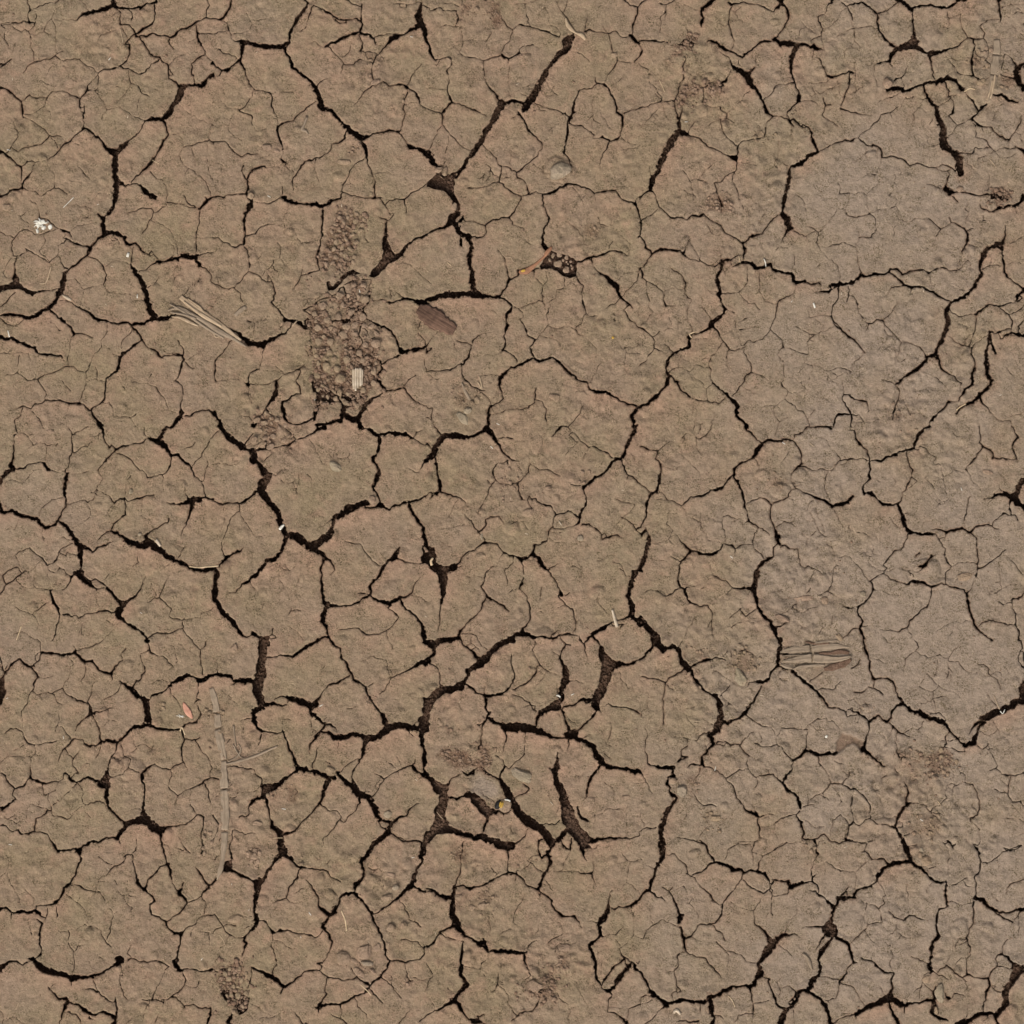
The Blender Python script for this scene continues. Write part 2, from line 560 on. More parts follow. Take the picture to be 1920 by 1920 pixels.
2 52,13 43,16 38,18 33,19:1 26,15
2 25,14 18,17 13,22 11,25:1.5 10,32 11,38
1.5 0,17 8,20 12,22
1.2 39,19 41,24 36,34 45,44
2 23,31 28,35 34,38 45,45
1.2 26,34 18,38 15,38
1.2 45,44 51,39 53,33 53,28 59,25
2 53,39 56,44 59,49:3
1 63,17 67,13 76,10 87,9
3 15,38:2 14,46:3 14,55:4 14,60:10
P 13,57 16,57 18,63 25,69 32,70 37,71 30,75 24,72 17,68 8,69 0,71 0,66 8,64 12,62
4 36,70:5 45,69:2.5 53,67:2
2 0,84:1.2 5,80:3 10,75 14,71:2
2.5 80,39 88,42:2 94,48:3 96,57:3 93,64:1.5
1 96,47 102,43 108,43 118,46
1 93,64 85,66 76,70 75,77 73,83
1 93,64 97,71 110,73 118,74
1 60,60 68,60 75,67 77,70
3 120,30:1 119,38:3 118,46:4 121,51:6 126,57:7 130,66:8 133,78:9 136,88:10 138,94:12
6 117,100:5 127,99:5 138,95:6 148,94:7 157,91:5
3 126,52:1.5 132,50:1.5 137,46:3 140,44:4 148,44:5 158,41:7 165,38:8 175,39:7 178,38:6
1.5 136,33 140,39 142,42
2 138,0:2 134,8:2.5 128,19:1
1 135,4 146,10 153,16 157,23 160,32 161,38
1.5 133,67 139,63 144,57:1
2.5 178,0 180,9 176,18 177,29 177,38:3
2 178,38 192,34
4 177,40:7 180,47:5
2 180,47 186,50 190,58 192,63
1 177,22 192,21
1 159,54 155,62 155,70
2 50,77:1.5 58,78 65,81:2 73,85:4 82,91:5 90,97:6 97,98:5 104,99:5 115,98:5 117,100:4
4 45,87 51,91:4 57,96:5 63,103:4 67,108:5
2.5 67,108 75,109 84,112:1
1.2 67,108 63,116 62,127 62,137
2 0,95 5,98:2.5 12,101:1.2
1.5 16,100 21,96
1 13,101 12,107
6 0,110:7 4,113:6 12,111:6 17,116:6 26,119:6 31,121:5 36,127:5 42,127:5 50,128:4 55,127:3 58,129:2 59,133:1
1.2 96,99 96,106 92,113 92,120 88,124 83,130 80,140 77,144:1.5
1 92,120 100,122
4 117,101:4 122,105 127,110 129,115:3 133,121:2 140,125 145,130 148,128:2 155,128:3 164,129
1.2 119,105 112,113 109,118 111,124
3 129,113:3.5 123,117:4 117,123:5 111,126:6 108,131:6 107,136:6 105,142:5
1 107,129 103,126
4 105,142 100,144:4 96,149:4 95,153:4 96,158:4 94,167:4 90,171:2.5 84,174:2.5 82,177:3
1.5 5,145 11,144 17,143 25,150:2.5 34,149:3 40,145:2.5 50,142 60,137:2.5 66,137:2
1.2 66,137 69,142 77,143
1.2 16,143 17,135 18,128
1.2 77,144 78,150 76,158 74,166 72,171
1 78,150 86,149 94,151:2
1 82,136 87,138 87,149
2.5 34,149 36,154 41,160 41,168:1.5
3 12,175:1 20,174 27,176:2.5 32,171:3 41,168 49,168:4 60,170:4 71,172:4 76,173:3 81,177:3
4 82,177 85,184:5 91,192:8
2 20,174 18,182 13,185:2.5 15,192
1.2 92,170 98,170 101,175 101,181 108,183 118,184 123,192
1.2 119,183 124,180
1 106,146 113,157
1 61,172 60,185
1 29,178 36,186 40,192
1.2 120,151 126,153 133,152 140,157 148,167 152,175
1 133,152 136,144
3 159,114:1.5 164,122:1.5 165,132:5
5 165,133:5 163,140:5 160,147:3 157,150:1.5
2.5 167,135 171,138 175,139
1 168,133 176,127
2.5 158,150 163,155 164,165 163,175:4 163,181:10
9 163,183:9 159,186:7 155,192:6
5 163,183 171,182:3 178,178:3 188,176:3 192,180:5
1 157,151 152,158
1 55,150 60,158 63,161
T 400 400
6 29,0:5 28,14:5 29,19:4 27,28:5
3 27,28 20,30:3.5 9,25:2 4,21:1.5 0,22
1 8,26 7,31 0,34
2.5 29,19 38,18:2.5 43,13 49,10
1 49,10 62,9 65,0
1 64,10 64,18
2 28,30 32,39:3 33,46:2 33,52:1.5
2 33,52 28,56 24,61 20,66 15,68 7,65 0,63:2.5
2 33,53 41,56 44,60 50,62
1.2 44,57 49,50 54,46 54,42 60,40
1 60,40 60,30 58,26
1 60,40 66,47
2 19,66 24,72 26,80:1.5
3 50,56:1.5 54,62:3 55,70:3 54,78:3 52,80
5 99,0:5 98,15:4 97,28:3 93,35:5 93,45:3 95,51:2
2 95,51 86,54:2.5 78,57 75,63 72,67
1.2 79,57 82,47
1 75,23 80,27 90,26
4 52,80:3 59,87:4 64,96:6 73,97:6 79,101:8 83,103:6
1.5 64,98 60,103
1 30,96 38,98 46,96 50,91
1 37,99 36,110
8 4,97:4 12,105:6 20,106:5 26,112:7 34,117:9 45,118:9 51,114:7 57,110:6 64,109:4 70,103:3
2 16,114:1.5 8,125:2.5 2,132:3 1,140:3 1,150:3
1 46,121 45,132 43,139
2.5 31,154:6 34,145:1.5 40,140
1 47,141 55,142 65,145
1.2 56,138 65,145
1 2,150 12,150 26,149 31,155
1.5 82,137:2 74,142:3 65,145:2 58,150:1.5
1.5 58,150 45,155 34,154
1.2 32,156 31,164 35,171
9 57,152:5 56,160:9 54,165:8 50,171:5 46,177:3 40,185:1.5 37,190
3 78,142:2 75,150:2.5 77,156:4 78,163:4
4 76,163:2 70,166:4 62,170:6 63,177:6 64,184:6 68,188:4 76,189:4 85,187:4 91,183:6 91,178:3
3 48,176 52,180:3
7 150,3:1.5 156,7:3 156,15:6 155,25:7 157,35:12 158,38:16
P 153,34 160,36 164,39 170,37 166,42 158,45 150,54 144,58 140,56 148,46 152,40
1.5 158,6 163,0
7 162,40 170,36:7 175,28:6 184,22:5 192,19:5
P 102,61 104,70 112,67 116,61 121,56 133,54 124,51 115,56 112,61 107,65 104,60
1 165,45 175,45 182,50 192,60
P 124,81 128,84 128,90 125,88
4 136,78 138,82 134,87 129,87
5 141,79:1 152,78:2.5 160,80:4 170,77:5 180,79:6 188,82:9 192,82:8
P 115,98 121,93 123,97 120,101 116,101
P 82,97 85,94 88,98 85,102 82,103
4 137,90 138,95 144,98:4 152,102:5 160,106:4 165,113:4 168,120:6 170,125:7
7 170,125 178,123:6 188,121:6 192,118:3
3 170,127 160,131:2.5 153,136:5
4 153,136 150,133:3 146,128 143,122:4
4 152,137 152,141 148,147:3 151,154:5 154,159:5
4 154,160 164,159:3 170,157:4
4 171,156:4 178,165:3 185,171:2.5 192,173:2
1.5 171,156 175,150 182,145
4 153,161:2 148,165 143,167:5 137,171:8
1.5 187,97 184,103 185,110 190,114
3 190,118 192,124:2
1.2 190,129 190,138 192,142
5 110,160:3 114,168:4 117,172:5 117,178:7
12 117,180:10 124,184:10 130,186:10 133,192:8
8 131,185 136,175:7 143,167:6
6 130,172:4 120,173:6
6 94,168:7 93,177:6 91,184:8
6 93,190:6 103,189:6 115,186:6 118,182
6 0,178:6 4,185 8,192:7
3 131,108 132,99 137,97:1
3 82,88 95,79:2 107,74:2 118,66:3 120,72:4 124,85:5 125,91:4 117,96:5 104,98:3 90,93:3 82,88
3 118,64:2 130,58:2 141,60:2 141,75:3 139,82:4 134,87:3 127,83:5 121,72:4
2 132,100 131,110:3 134,118 128,123 122,120
2 143,120 142,130 137,127 128,128 124,125
1.5 134,102 140,108 143,114
2 84,117:3 88,121:3 90,127 86,128 83,124
3 142,112 146,110
2 88,100 87,112 85,118
2 140,133 146,137 150,135
2 143,134 142,144 147,147
T 800 400
8 27,0:8 22,5:12 20,9:9
8 20,9:9 16,12:5 8,15:4 0,19:4
9 22,6:12 28,11:9 31,18:8 38,22:9 40,30:7
9 40,22:5 39,35:7 39,45:7 41,52:8 40,58:8 42,66:7 43,71:9
5 32,19 31,28
4 28,7 33,3:5
10 0,79:5 7,76:9 14,74:9 19,72:11 26,74:9 35,73:8 43,72:11 50,75:8 60,75:5 66,75:5
2 34,7 41,7 46,8 52,10:3 53,14 53,17:1.5 51,20:2.5 46,22:3
3 53,10 60,6:4 68,4:3 74,4:3 77,0:3
1.5 75,5 78,11 87,13 90,17:1
3 108,0 111,5:3 109,11 106,15:3.5 103,22:5 104,28:6 108,34:8
P 106,33 112,34 120,37 127,38 136,43 135,50 134,56 128,57 123,56 118,52 110,50 103,50 101,47 105,43
4 136,43:4 147,40:5 154,38:4 163,35:4 170,34:2.5 176,35 182,37:1.5
2 165,35 166,29 168,25:3
1 183,37 184,30 183,26 176,21
4 134,56 137,61:4 141,66:2 139,73:1.2 141,82 144,90:1.5
1.5 144,90 140,97:2 135,103:2.5 135,107 140,109:1.5
1.2 144,90 148,93 155,92
1 146,114 153,123
4 100,49 94,52 92,50
3 89,50 83,51:5 81,57:3 74,60:5 72,65:5 68,72:5
2.5 74,59 72,53:2 70,42:2.5 67,36:1.5 64,32
4 66,75:5 72,79:5 76,84
3 76,84 82,86:2 86,89:2 87,94:1
1.5 82,86 90,83 101,79:1.5
3 76,84:5 72,90:5 71,97:3
3 72,100:5 71,106:4 69,110:3 71,115:3.5 69,123:4 75,126:2 80,130:2.5 82,137
1 69,90 68,96 71,100
1.2 96,52 97,57 101,62 105,65
1.2 107,52 109,60 105,65
4 105,65:1.2 104,71:4 105,79:3
1 105,79 106,85 110,85
1.2 124,57 123,67 117,69 116,76 111,79 110,88 107,92 110,100 103,107 101,111 97,114:2
1.2 110,101 116,104 124,101 130,103 135,105
2 83,95:1.5 88,102:3.5 91,110:3 97,114:4
4 97,114 93,121:3 95,127 96,130:3
4 96,130:4 91,132:5 82,137:5 74,140:4 68,146:6 66,150:5 66,157:5 69,163:2.5 70,167:3
2 70,167 62,171:1.5 57,174:4 56,180:5 55,192:6
5 97,131:5 102,134:4 113,131:5 120,135:5 128,144:5 134,148:4 144,152:3.5 148,159:4 153,161:6 162,161:5 176,168:4 185,172:4 190,175:5
5 190,175 185,182:6 186,192:6
2 153,161 153,168:1.2
1.5 57,181 65,181 72,177 82,176 92,174:2 97,170:2 98,157:2.5
1.5 97,167 104,169 107,176 107,183 110,192:1
1 134,161 142,160
1.2 147,152 152,143 155,136 160,131
2 127,192:3 132,187:2 137,181 142,172:1
1 137,181 144,185
1 103,110 112,113 118,116 121,119
2.5 27,115 38,117 40,119:3 38,126:3 33,135:3.5 32,136
2 54,108:1 48,110 42,115:2.5 40,119
2.5 0,142:2 10,141 20,141 25,138 31,135:3
3 32,136 32,146:2.5 34,150 38,152 40,156:2.5 46,158 52,159:2
1.2 46,159 43,166
1 50,145 58,145 65,147
1.2 10,107 4,112 0,118
1 52,128 60,128 69,124
1.5 0,183 6,186 8,192
2 0,174 5,175:2 5,183
1 0,60 4,64
3 149,48:1.2 155,53:3 162,57:5 167,62:8 171,66:9 170,70:6 175,75:5
4 175,75 179,79:3 183,82 186,86:1
2.5 175,75 169,82:2 162,86:1
2 175,75 183,67 190,61:2
2 190,61 191,52:4
1 190,52 180,53 171,60
2 182,82 181,85
3 178,87:1.5 183,96:3 188,99 192,103:3
1 179,120 178,136 180,141
1 179,125 192,127
1.2 168,136 178,136
2.5 150,39 148,44:3
3 0,126:4 4,121:1.5
4 188,-10 192,0 194,8 191,20 190,22
T 1200 400
4 24,0:3 28,4 37,4:3 43,6:2.5 47,3 55,2
1 29,5 27,14
2.5 57,0 63,5:2 72,11:3 77,18:3 84,22 91,26:4
1.5 108,8:1 112,0
3 124,1:2.5 119,6 113,13:3 109,18 102,19:5 97,24:3 92,27:4
4 92,26 95,32:5 93,37:3.5 94,43:3
8 128,0:10 133,6:11 135,12:10 132,17:4 128,23:1.5 127,27:1
2 136,14 142,18 149,20
1.2 149,19 157,15
2 151,10:1 157,13:2 160,17 159,26 163,34:2
1 160,17 168,10 174,4 177,0
1 163,34 170,40 177,45 180,55 180,62
1 163,30 172,30 182,26 192,30
2 0,8 4,5 10,1:2.5
5 0,22 4,25:3 5,31 8,34:4 11,37:4
2.5 11,37 7,42 3,48 0,50:3
5 12,36 17,33:5 28,33:5 37,34:4 40,37 45,40:2 54,42:2.5 58,45:2.5 64,46:2 69,47:2.5 74,43:3
1.5 40,34 43,27 48,18:1
1 44,25 50,33 54,41
1 56,46 52,57
6 84,41:3 79,42:5 74,43:6 73,50:5 70,58:6 71,66:6 71,74:6 73,80:4 76,85:6 75,90:6 70,95:6 65,98:7 63,102:8 57,106:5 52,108:2 48,109:4 44,113:7 44,120:6 37,123:5 30,127:5 27,132:6 24,139:5 24,144:3
2 84,41:3 90,37:1.5
2 82,44 84,47 88,46:4 94,43:6 99,44:6 106,49:7 112,48:6 118,46:5 121,51:5 128,53:6 136,54:6 140,62:6
6 140,63:6 148,61:5 155,64:4 161,62:3 163,65:2
1 163,65 163,69
3 156,71:1 163,71:3 169,71:4 176,67:4 181,64:7 186,63:4 192,62:5
1 138,35 139,42 136,52
1.2 97,48 97,62 92,68 88,72
1.2 108,50 108,70 112,78 122,83
1 122,33 126,30 132,31
1.5 73,71 81,71:2 88,72 93,77:1 98,82 103,81 107,87
1 71,71 61,69
2 140,63:1 138,71:1.5 130,76:2.5 124,82:2.5 121,94:2.5 117,104:2
2 117,105 111,112:2 104,117:1.5
1.2 103,117 98,115 94,118:2
1.5 118,105 121,109 127,114 129,121
1.2 129,122 126,124 125,128 129,133 129,150 126,152
1 130,122 137,122 145,126 151,127
1 150,118 151,128 148,136 143,144
2 94,118 95,127 99,134 101,138:2.5 101,143
2.5 101,143 95,149 91,155:3 85,162 82,165:2.5
1.2 101,143 109,145 114,149
1 91,155 103,162
3 0,103 4,104:3 9,107:2.5 12,110 13,118:3.5 13,122:2.5
2 13,122 9,127:2.5 6,133 0,137:2
2 14,122 21,125:1
2 13,110 19,106:1
2 22,118:1 26,121:1.5 29,125
2.5 27,49:1.5 33,52 38,57:2.5 40,62:3.5 40,68:2
1.2 40,69 42,75 46,78 43,84 42,93:1 47,102 47,108
1 39,67 30,67 24,69 22,75
2 2,58 11,63:1 21,70:2 22,76 24,83:4
1.2 23,83 22,88 19,90
1 24,83 33,83
1.2 6,60 6,70 8,78 8,85 11,89 6,97 2,100
1 4,85 8,84
4 0,50 3,55 2,58:4
1.2 56,75 55,85 60,90 65,96
1 78,86 85,90
4 66,102 70,106:3.5 74,114:2.5 80,120:2 84,123:1.2 93,121
1.5 74,115 68,124 65,129 63,138 64,147 66,153:2
1 63,139 50,137 44,143
1 81,121 78,126
1.5 27,144 34,139 38,139 44,143
1 35,138 37,128
5 24,144 26,147:5 25,153:6 18,160:5 13,166:8 7,171:5 0,174:5
2 28,147 34,152:4 38,160:4 45,165:4 54,168:3 61,168:3 70,172:2.5 76,167:2
1 38,161 34,165
3 66,153:3 73,158:4 77,165:7 83,168:7 87,174:8 87,181:7 93,187:6 96,192:6
1.2 66,154 60,157 61,167
1 60,157 54,151 48,147
1 48,170 47,180
1 52,178 51,186 50,192
1 68,182 66,188
1 88,98 98,94
1 86,96 88,108 92,118
1 90,105 105,102
1.2 126,152 133,161:1.5 130,168:1.2 121,173 107,174
1 133,161 141,162
1.2 131,168 138,173 147,179 151,184:1.5 153,192:2
1 120,173 121,182 125,189 124,192
1 125,189 133,182
1 152,183 157,177
1 161,166 168,167 175,174
1.2 140,102 148,105 157,110 167,106 175,101
2 157,110 153,112 149,116:1
1.2 151,87 154,93 162,92 171,92
2.5 171,93 176,101:3 183,107:3.5 190,113:4
3 178,68 178,76:3 173,85:2 171,92:3
3 188,68:2 188,74 185,79:2
1 150,135 158,137 168,141 175,139 180,138
2 180,138 189,143:2
1 169,145 169,150 181,153
1 182,150 183,160
2.5 183,163:2.5 183,167 188,177:3 190,181:3
2 183,163 189,163:2
3 190,181 182,181:3 178,182 175,187 174,192
3 158,191 166,192
3 190,181 189,192
T 1520 400
2 32,0 36,3:2 43,3:2.5 52,1
2 54,0 58,4:1.2 59,14 56,21 50,22 44,22
1 44,15 44,23 41,30 42,38 43,46:2
1.2 43,46 46,54:2
1 18,29 30,26 41,31
5 18,65 25,64:7 33,63:5 42,59:5 45,55:5 50,56 60,55:5 66,55:4 70,52:4
3 70,52 72,49:4 77,50:4 83,54:3 94,51:4 102,51:4 106,54:3 113,50:3.5 119,49:3 125,51:2.5 135,50:1.5
3 70,52 75,56:4 81,59:4 84,64:5 91,67:5
3 83,65 91,67
1.5 90,68 90,76:1
4 94,65 102,67:5 111,72:5 118,75:4 125,79:4 127,80
2 69,74:1 73,66:2 78,66
1 107,54 108,63
1 79,0 79,7 75,13 75,20
1 80,5 88,7 95,4 107,4
1.5 107,4 112,10 117,14:2
1.2 117,14 113,22 109,30
1.2 117,14 126,9
2 124,4:1.5 128,8 133,11:3 139,14:4 142,18:5 141,27:4
2 141,27 137,33:3 136,37:1
2 141,27 149,31:1
1.5 141,16 146,12
2 175,11 175,20:5 173,27:8
P 172,26 175,25 175,33 172,33 165,29 167,27
8 168,28:8 158,32:6 156,37:9 153,43:6 153,49:5 154,54:5 150,62:6 144,70:6 139,75:7 131,79:6 126,80:6 123,84:6 122,91:8 124,98:7 121,106:8 117,116:6 113,122:6 112,127:6
4 173,33 174,38:5 173,43:5 175,51:4 177,56:3 183,62:3 190,67:4 192,70:6
5 192,69:6 186,74:5 184,80:3 176,81:2.5 168,85
2.5 168,85 160,83:4 155,86:4 149,90:4 146,90:2 140,91:2 133,93:3 128,89:2 124,84:1.5
3 184,80 190,76
3 168,85:1.5 174,88 179,92:3
2.5 192,83:1.5 188,85 184,88 179,91
3 179,92 182,97:4 181,103:3 181,109:3
2 149,90 148,98 148,106:2 145,115 143,118:2.5
5 166,126 161,110
2 168,109:1 171,113 173,112 175,110:4 181,107:5 187,109:6 192,111:6
2 170,107:4 166,108 161,107:5 160,112:4 160,118:6 157,125:6 158,135:7 158,145:7 163,151:6 159,158:5 153,163:6 150,167:8
5 150,167 144,171:6 139,173:4 133,176:4 131,180:5
4 152,167:6 158,174:3 163,180:1.5 172,187:1.5 180,186:1.5
1.5 170,107 176,103:2.5
1.5 180,186 181,192
1 180,183 190,180
1.2 146,118 153,114:1 160,109
2 124,110:1 131,116:2.5 136,119:3 145,120
3 145,120:4 144,126:3.5 147,132 148,137:4 146,144:5 145,154:6 139,158:5 135,164:3.5 133,169:2
2 133,169 127,170:1.5
5 124,169:4 120,175:3.5 115,180:3.5 111,185:5 107,189:2 106,192:4
5 112,127:8 106,128:6 104,133:6 98,138:6 90,144:6 84,147:4 80,151:5 76,154:4
1.5 104,127:2 98,120:2 93,119 89,116:2 82,116:2 78,113 75,109:2 72,106 66,100:2
1.5 76,154 71,151:2 65,150
3 76,154 80,160:3 79,166 76,174:3 74,182:4 74,186:3
3 114,128:6 116,134:5 118,139:4 123,142:4 128,147:3 135,153:2
1 119,142 117,148
1.2 112,146 116,150 119,155 122,158
1 135,153 135,160
1.2 82,117 80,122 79,128
1.2 75,111 70,111 66,105 66,100
1 70,111 64,118 61,124
1.5 66,100 65,97:3 60,96:2
1.2 65,97 71,92 74,87 80,78
1 74,88 82,92
3 18,93 25,101:3 30,107:4 36,111 40,115:4 44,119 49,126:3
1.2 48,126 45,131 39,134 37,140 35,145
1.2 34,73 39,75:2 43,81 44,90 49,97 53,100
4 50,104:1.5 53,100:3 57,98:1.5
1.5 30,162 34,163:3 39,167:3 45,169:4 50,169:3 51,174 54,178:2 52,180
2.5 29,162 29,167:2.5 34,175 37,181:3
3 37,181 26,181:4 22,186:3 21,192
2 37,181 43,182 47,188
2 37,182 35,192:3
3 3,192 20,191
1 60,158 64,162 70,159
1 149,24 152,25 157,31
1.5 154,50 163,46:2 172,48:1
1 163,46 163,40
1 137,46 142,42 145,44
1 178,45 184,43 191,46
1 180,26 190,21
3 188,107 187,102 191,97:2.5
1 175,130 178,138
1 175,138 184,146
1 150,180 151,188 153,192
1 83,168 86,175 91,182
1 91,180 100,180 104,184
T 0 800
4 15,0:3 15,4
2.5 15,4 13,7:2 13,18:3 12,27:4 11,34:6
9 11,36:10 13,38:8 6,41:7 0,48:6
4 13,38 18,37:4 22,38:4 25,34:2 30,33:2.5 36,32:3 40,33:6 44,39:6
1 44,39 50,40:1.2 60,41
1 17,4 25,8 30,14
1.2 25,20:1 30,16 36,14 42,16 50,17 53,15
1 43,17 41,30
2.5 62,0:1.2 64,8:2.5 65,20:3 62,30 59,41:3
6 60,42:6 59,52:6 58,62:6 59,70:3
3 59,70 56,77 53,85:3.5
1.5 65,8 71,5 76,2 80,0
1.5 66,22:2 74,19 83,14:1
1 63,43 72,42 82,40
3 92,0:5 93,9:3.5 96,16:2 99,19
2 101,16 104,20
3.5 137,9 130,13 121,14:3 113,18 104,20:4 100,27:4 94,32:2 88,38:2.5
1.5 130,0:1 130,6 135,10
9 150,0:5 145,7:6 143,12:10
9 134,10:5 143,13:10 150,19:8 154,26:5 160,25:5 166,31:5 172,36:5 176,44:3 181,49:2
3 154,26 154,33:3 152,38 146,42:2 141,44:1 133,46
1.2 146,42 147,52 148,58
2 104,23:1.5 111,26 117,29:2.5 122,33 125,40:1.5 128,39 130,42
1.2 88,38 90,43 93,46 90,52 87,57 85,65:1
1 87,57 93,60 98,62 103,69:2.5
1.5 62,69:1.5 68,67 76,66 79,68 85,65:2
1 79,68 81,76 82,82 74,86 65,91
3 103,69 111,64:4 116,66:3 123,64:4 132,63:2 139,62:1.5
1 139,60 140,64
1 103,69 99,73 96,80
4 111,64 113,70:3 112,80:3 106,84:1.5 102,88 100,94:2.5
1 105,86 110,80
1 112,64 113,51 117,44
1 98,87 102,88
1 127,65 128,78
4 88,103:1 94,96:2.5 100,94:5 106,96:5 112,101:8 120,105:10 127,107:10 135,105:12 143,110:10 150,117:9 156,119:7 163,122:6 170,126:5 177,129:6 185,129:6 192,127:6
7 134,103 131,98:6 136,94:3 142,91:3 150,86:2 153,83:1.5
5 148,67:1 155,69:3 162,70:5 167,68:8 174,65:10
9 176,65:10 184,64:5 192,65:6
8 173,67:10 173,72:7 171,77:5 169,84:4 168,88:3 165,92:2 163,97:1
1.2 166,54 168,63:2
2 181,49 185,63:2
2 189,11:1.5 187,17 181,24 181,27:1.5 172,35:1.5
1.5 187,30 186,41 184,46 181,49
1.5 163,20:1 171,18 175,13
7 0,72:6 4,77:6 12,75:6 19,80:6 27,82:5 35,84:6 36,88:6 41,91:6 49,88:5 53,85:5
5 53,85:5 60,90:7 65,97:8 69,104:8 76,109:7
9 73,109:9 73,118:8 73,126:4 71,132:6
5 80,110:5 83,113:4 88,109:4 95,107:4 102,103:1.5
9 72,131:12 67,132:7 64,135:5
10 71,132 76,138:9 81,143:6 86,146:3 95,144:1.5
3 64,135 62,141:3.5 60,145 57,147:2
2 53,126 58,129 63,134:3
2 10,118:1 18,112:1.2 27,109:2 32,115 38,119:3 43,125:3
1.5 43,125 51,119:2.5 53,113:1.5 57,108 65,105
1.5 54,113 59,116 61,112 70,115
1.5 43,125 43,129:2 50,131 53,128
1 43,129 43,136
1 38,120 30,127 22,131
2 5,142:3 2,134:3 7,130:2 15,127 20,132
3 5,142 13,138 21,132 24,128:1
2 5,142 2,148:4 0,150
1 15,138 22,144 32,145 47,147:2
1 15,116 18,125 22,130
1 32,132 31,145
5 46,148 47,156:6 51,163:5 54,169:5
1 48,147 50,142 55,140
3 54,169 51,180:2.5 46,192:1.5
2 54,169 62,169:3 67,171 70,173 76,169:3 85,167 93,166:4 99,167:3 106,168:4
3 82,140:1.5 87,138 92,140:3 97,145:4
6 97,145 101,150:5 106,155:7 111,159:10
8 111,158:10 117,155:5 122,152:4 126,148:3 127,143:1.5 131,134:1
9 111,158 108,164:9 106,169:10 112,176:5 119,180:5 127,184:5 133,190:5 133,192
3 134,190 142,185:3 148,186:3 158,184:3 165,181:2 166,173:1.5
1.5 165,183 170,188 173,192
1.5 133,158:1 139,155 144,153:2.5 146,146 150,140 153,133:1
2 144,153 150,159 155,165:1.5
1.2 155,165 152,170 157,173 165,174:2 174,173 180,172 181,168 192,163
1.2 124,107 124,122 120,126
1 112,105 110,109
1 86,147 87,158
1.5 46,158:1 38,161 30,168
1 14,163 22,166 29,169 34,173 35,180 33,183
1.2 13,186 20,185 27,188 32,192
1 108,176 101,184 93,192
1 74,177 71,190
1.2 47,65 57,64:1.5
1 47,65 39,73 36,82
1 5,50 12,47 20,50 25,45 30,40 40,39
1 17,83 12,93
1 37,91 38,98 40,101 38,104
1 94,137 99,132
1 152,124 142,130
T 400 800
8 6,0:8 12,7:9 20,14:9 26,18:12 29,21:6
7 30,22:4 36,22:11 36,30:11 40,33:6 44,39:11 49,45:13 45,52:13 43,59:12 48,66:10 53,72:9 59,79:9 61,87:9 63,93:8 67,98:10
3 30,13 34,8:4 36,6
3 34,22:4 42,21:6 48,21:3 60,18:2 67,18:4 75,12:4 83,9:3.5 90,6:4 94,3:6 100,0:8
3 75,12 72,8:3 65,0:1
1 87,10 91,17 95,25 97,31 102,34
1 109,28 111,18
1 70,15 63,18 61,14
3 46,12 47,18:4
9 67,98 75,99:10 82,104:11 87,110:11 90,108:15 96,103:11 104,99:10 107,90:6 109,83:7 116,78:9 123,73:10 132,70:9 139,68:8
3 139,68 142,64
4 137,73 145,73:4 149,70:8 153,72:6 158,75:4 164,70:4 175,68:4 184,66:4 190,62:4 192,62
9 133,0:3 140,2:5 145,6:6 150,9:8 149,17:6 147,23:5 143,29:6 147,34:5 149,42:6 146,49:7 145,55:6 147,61:5 150,66:3
6 151,8 158,5:6 165,6:8 173,6:7 180,9:3
1.5 180,9 184,5 189,3
1.5 180,9 186,15 192,17
1.5 174,38:1 180,41:2 185,41 188,35:3 192,29:3
3 0,66:3 8,70:4 14,69 21,69 23,69:3 30,66:5 35,62:5 41,58:6
1.5 23,70 23,77 21,78 15,83 12,89 11,97 8,103:2 9,112 11,118
1 23,77 28,84 32,89 37,97 44,99
5 0,126:3 5,125 11,119:6 17,115:3 21,112 28,108:1
5 66,98:8 63,107:6 59,114:6 54,119:8 47,120:6 44,126:6 37,134:6 31,139:5 25,142:3 20,148:2 14,150:1
8 0,127:4 3,131:8 2,142:9 2,153:9 5,162:8 11,169:8 17,175:7 22,182:7 26,188:6 30,190:3
6 36,186:7 42,190:6 47,192:6
2 49,190 54,182
2.5 51,191 56,189
8 87,110 93,113:8 100,117:7 105,120:5 109,126:3 110,129:1.5
5 100,117 97,126:5 97,136:5 98,146:6 99,156:6 102,161:9
1 109,130 105,134
8 102,161 99,168:9 99,174:6 102,180:5 103,188:5 96,191:4 93,192:4
3 103,188 105,192
4 102,161:8 110,162:5 121,161:4 130,158:4 138,154:4 141,151:5
1.5 118,102:1 126,105 133,107 138,114:2 143,121:2.5 148,125 153,125
6 167,108:4 163,116:9 158,121:6 153,126:7 147,136:5 142,142:6 141,152:5
3 164,118:4 172,120:3 181,123:2
2 181,124 190,123
5 141,152 148,156:6 158,159:8 166,156:6 174,152:5 178,149:3 181,142:2 186,136:1
3 131,150:1 141,152
4 170,156:5 174,164:4 182,170:4 188,179:6 190,187:9 190,192:8
1.5 158,162:1 163,166:2.5 167,171:2 161,179:2 156,184:2.5 150,187 142,187:4 137,187:4 132,182:3 126,181 117,183 113,183:1
1 163,168 170,173
1.2 156,184 158,192
1 178,150 188,153
5 176,67:5 178,75:5 184,84:4 188,90:5 190,99:7 192,105:7
1.2 107,83:1.5 103,87 97,90
1 85,43 88,48 88,56
1 51,42 56,44 63,40 68,38
1 0,33 14,34 22,33
1 60,138 63,143 62,148 60,151
1 77,136 74,144
1 74,147 72,151
1.2 70,162 70,166 68,170
1.5 70,166 75,165 79,166
1 46,156 44,164
1 68,180 74,183 78,188 82,192
1 33,139 38,146
2 0,8:1.5 6,4
3 96,192:3 100,190:4 104,188:4
4 190,121 189,108
T 800 800
3 8,0:3 12,5 14,9:5
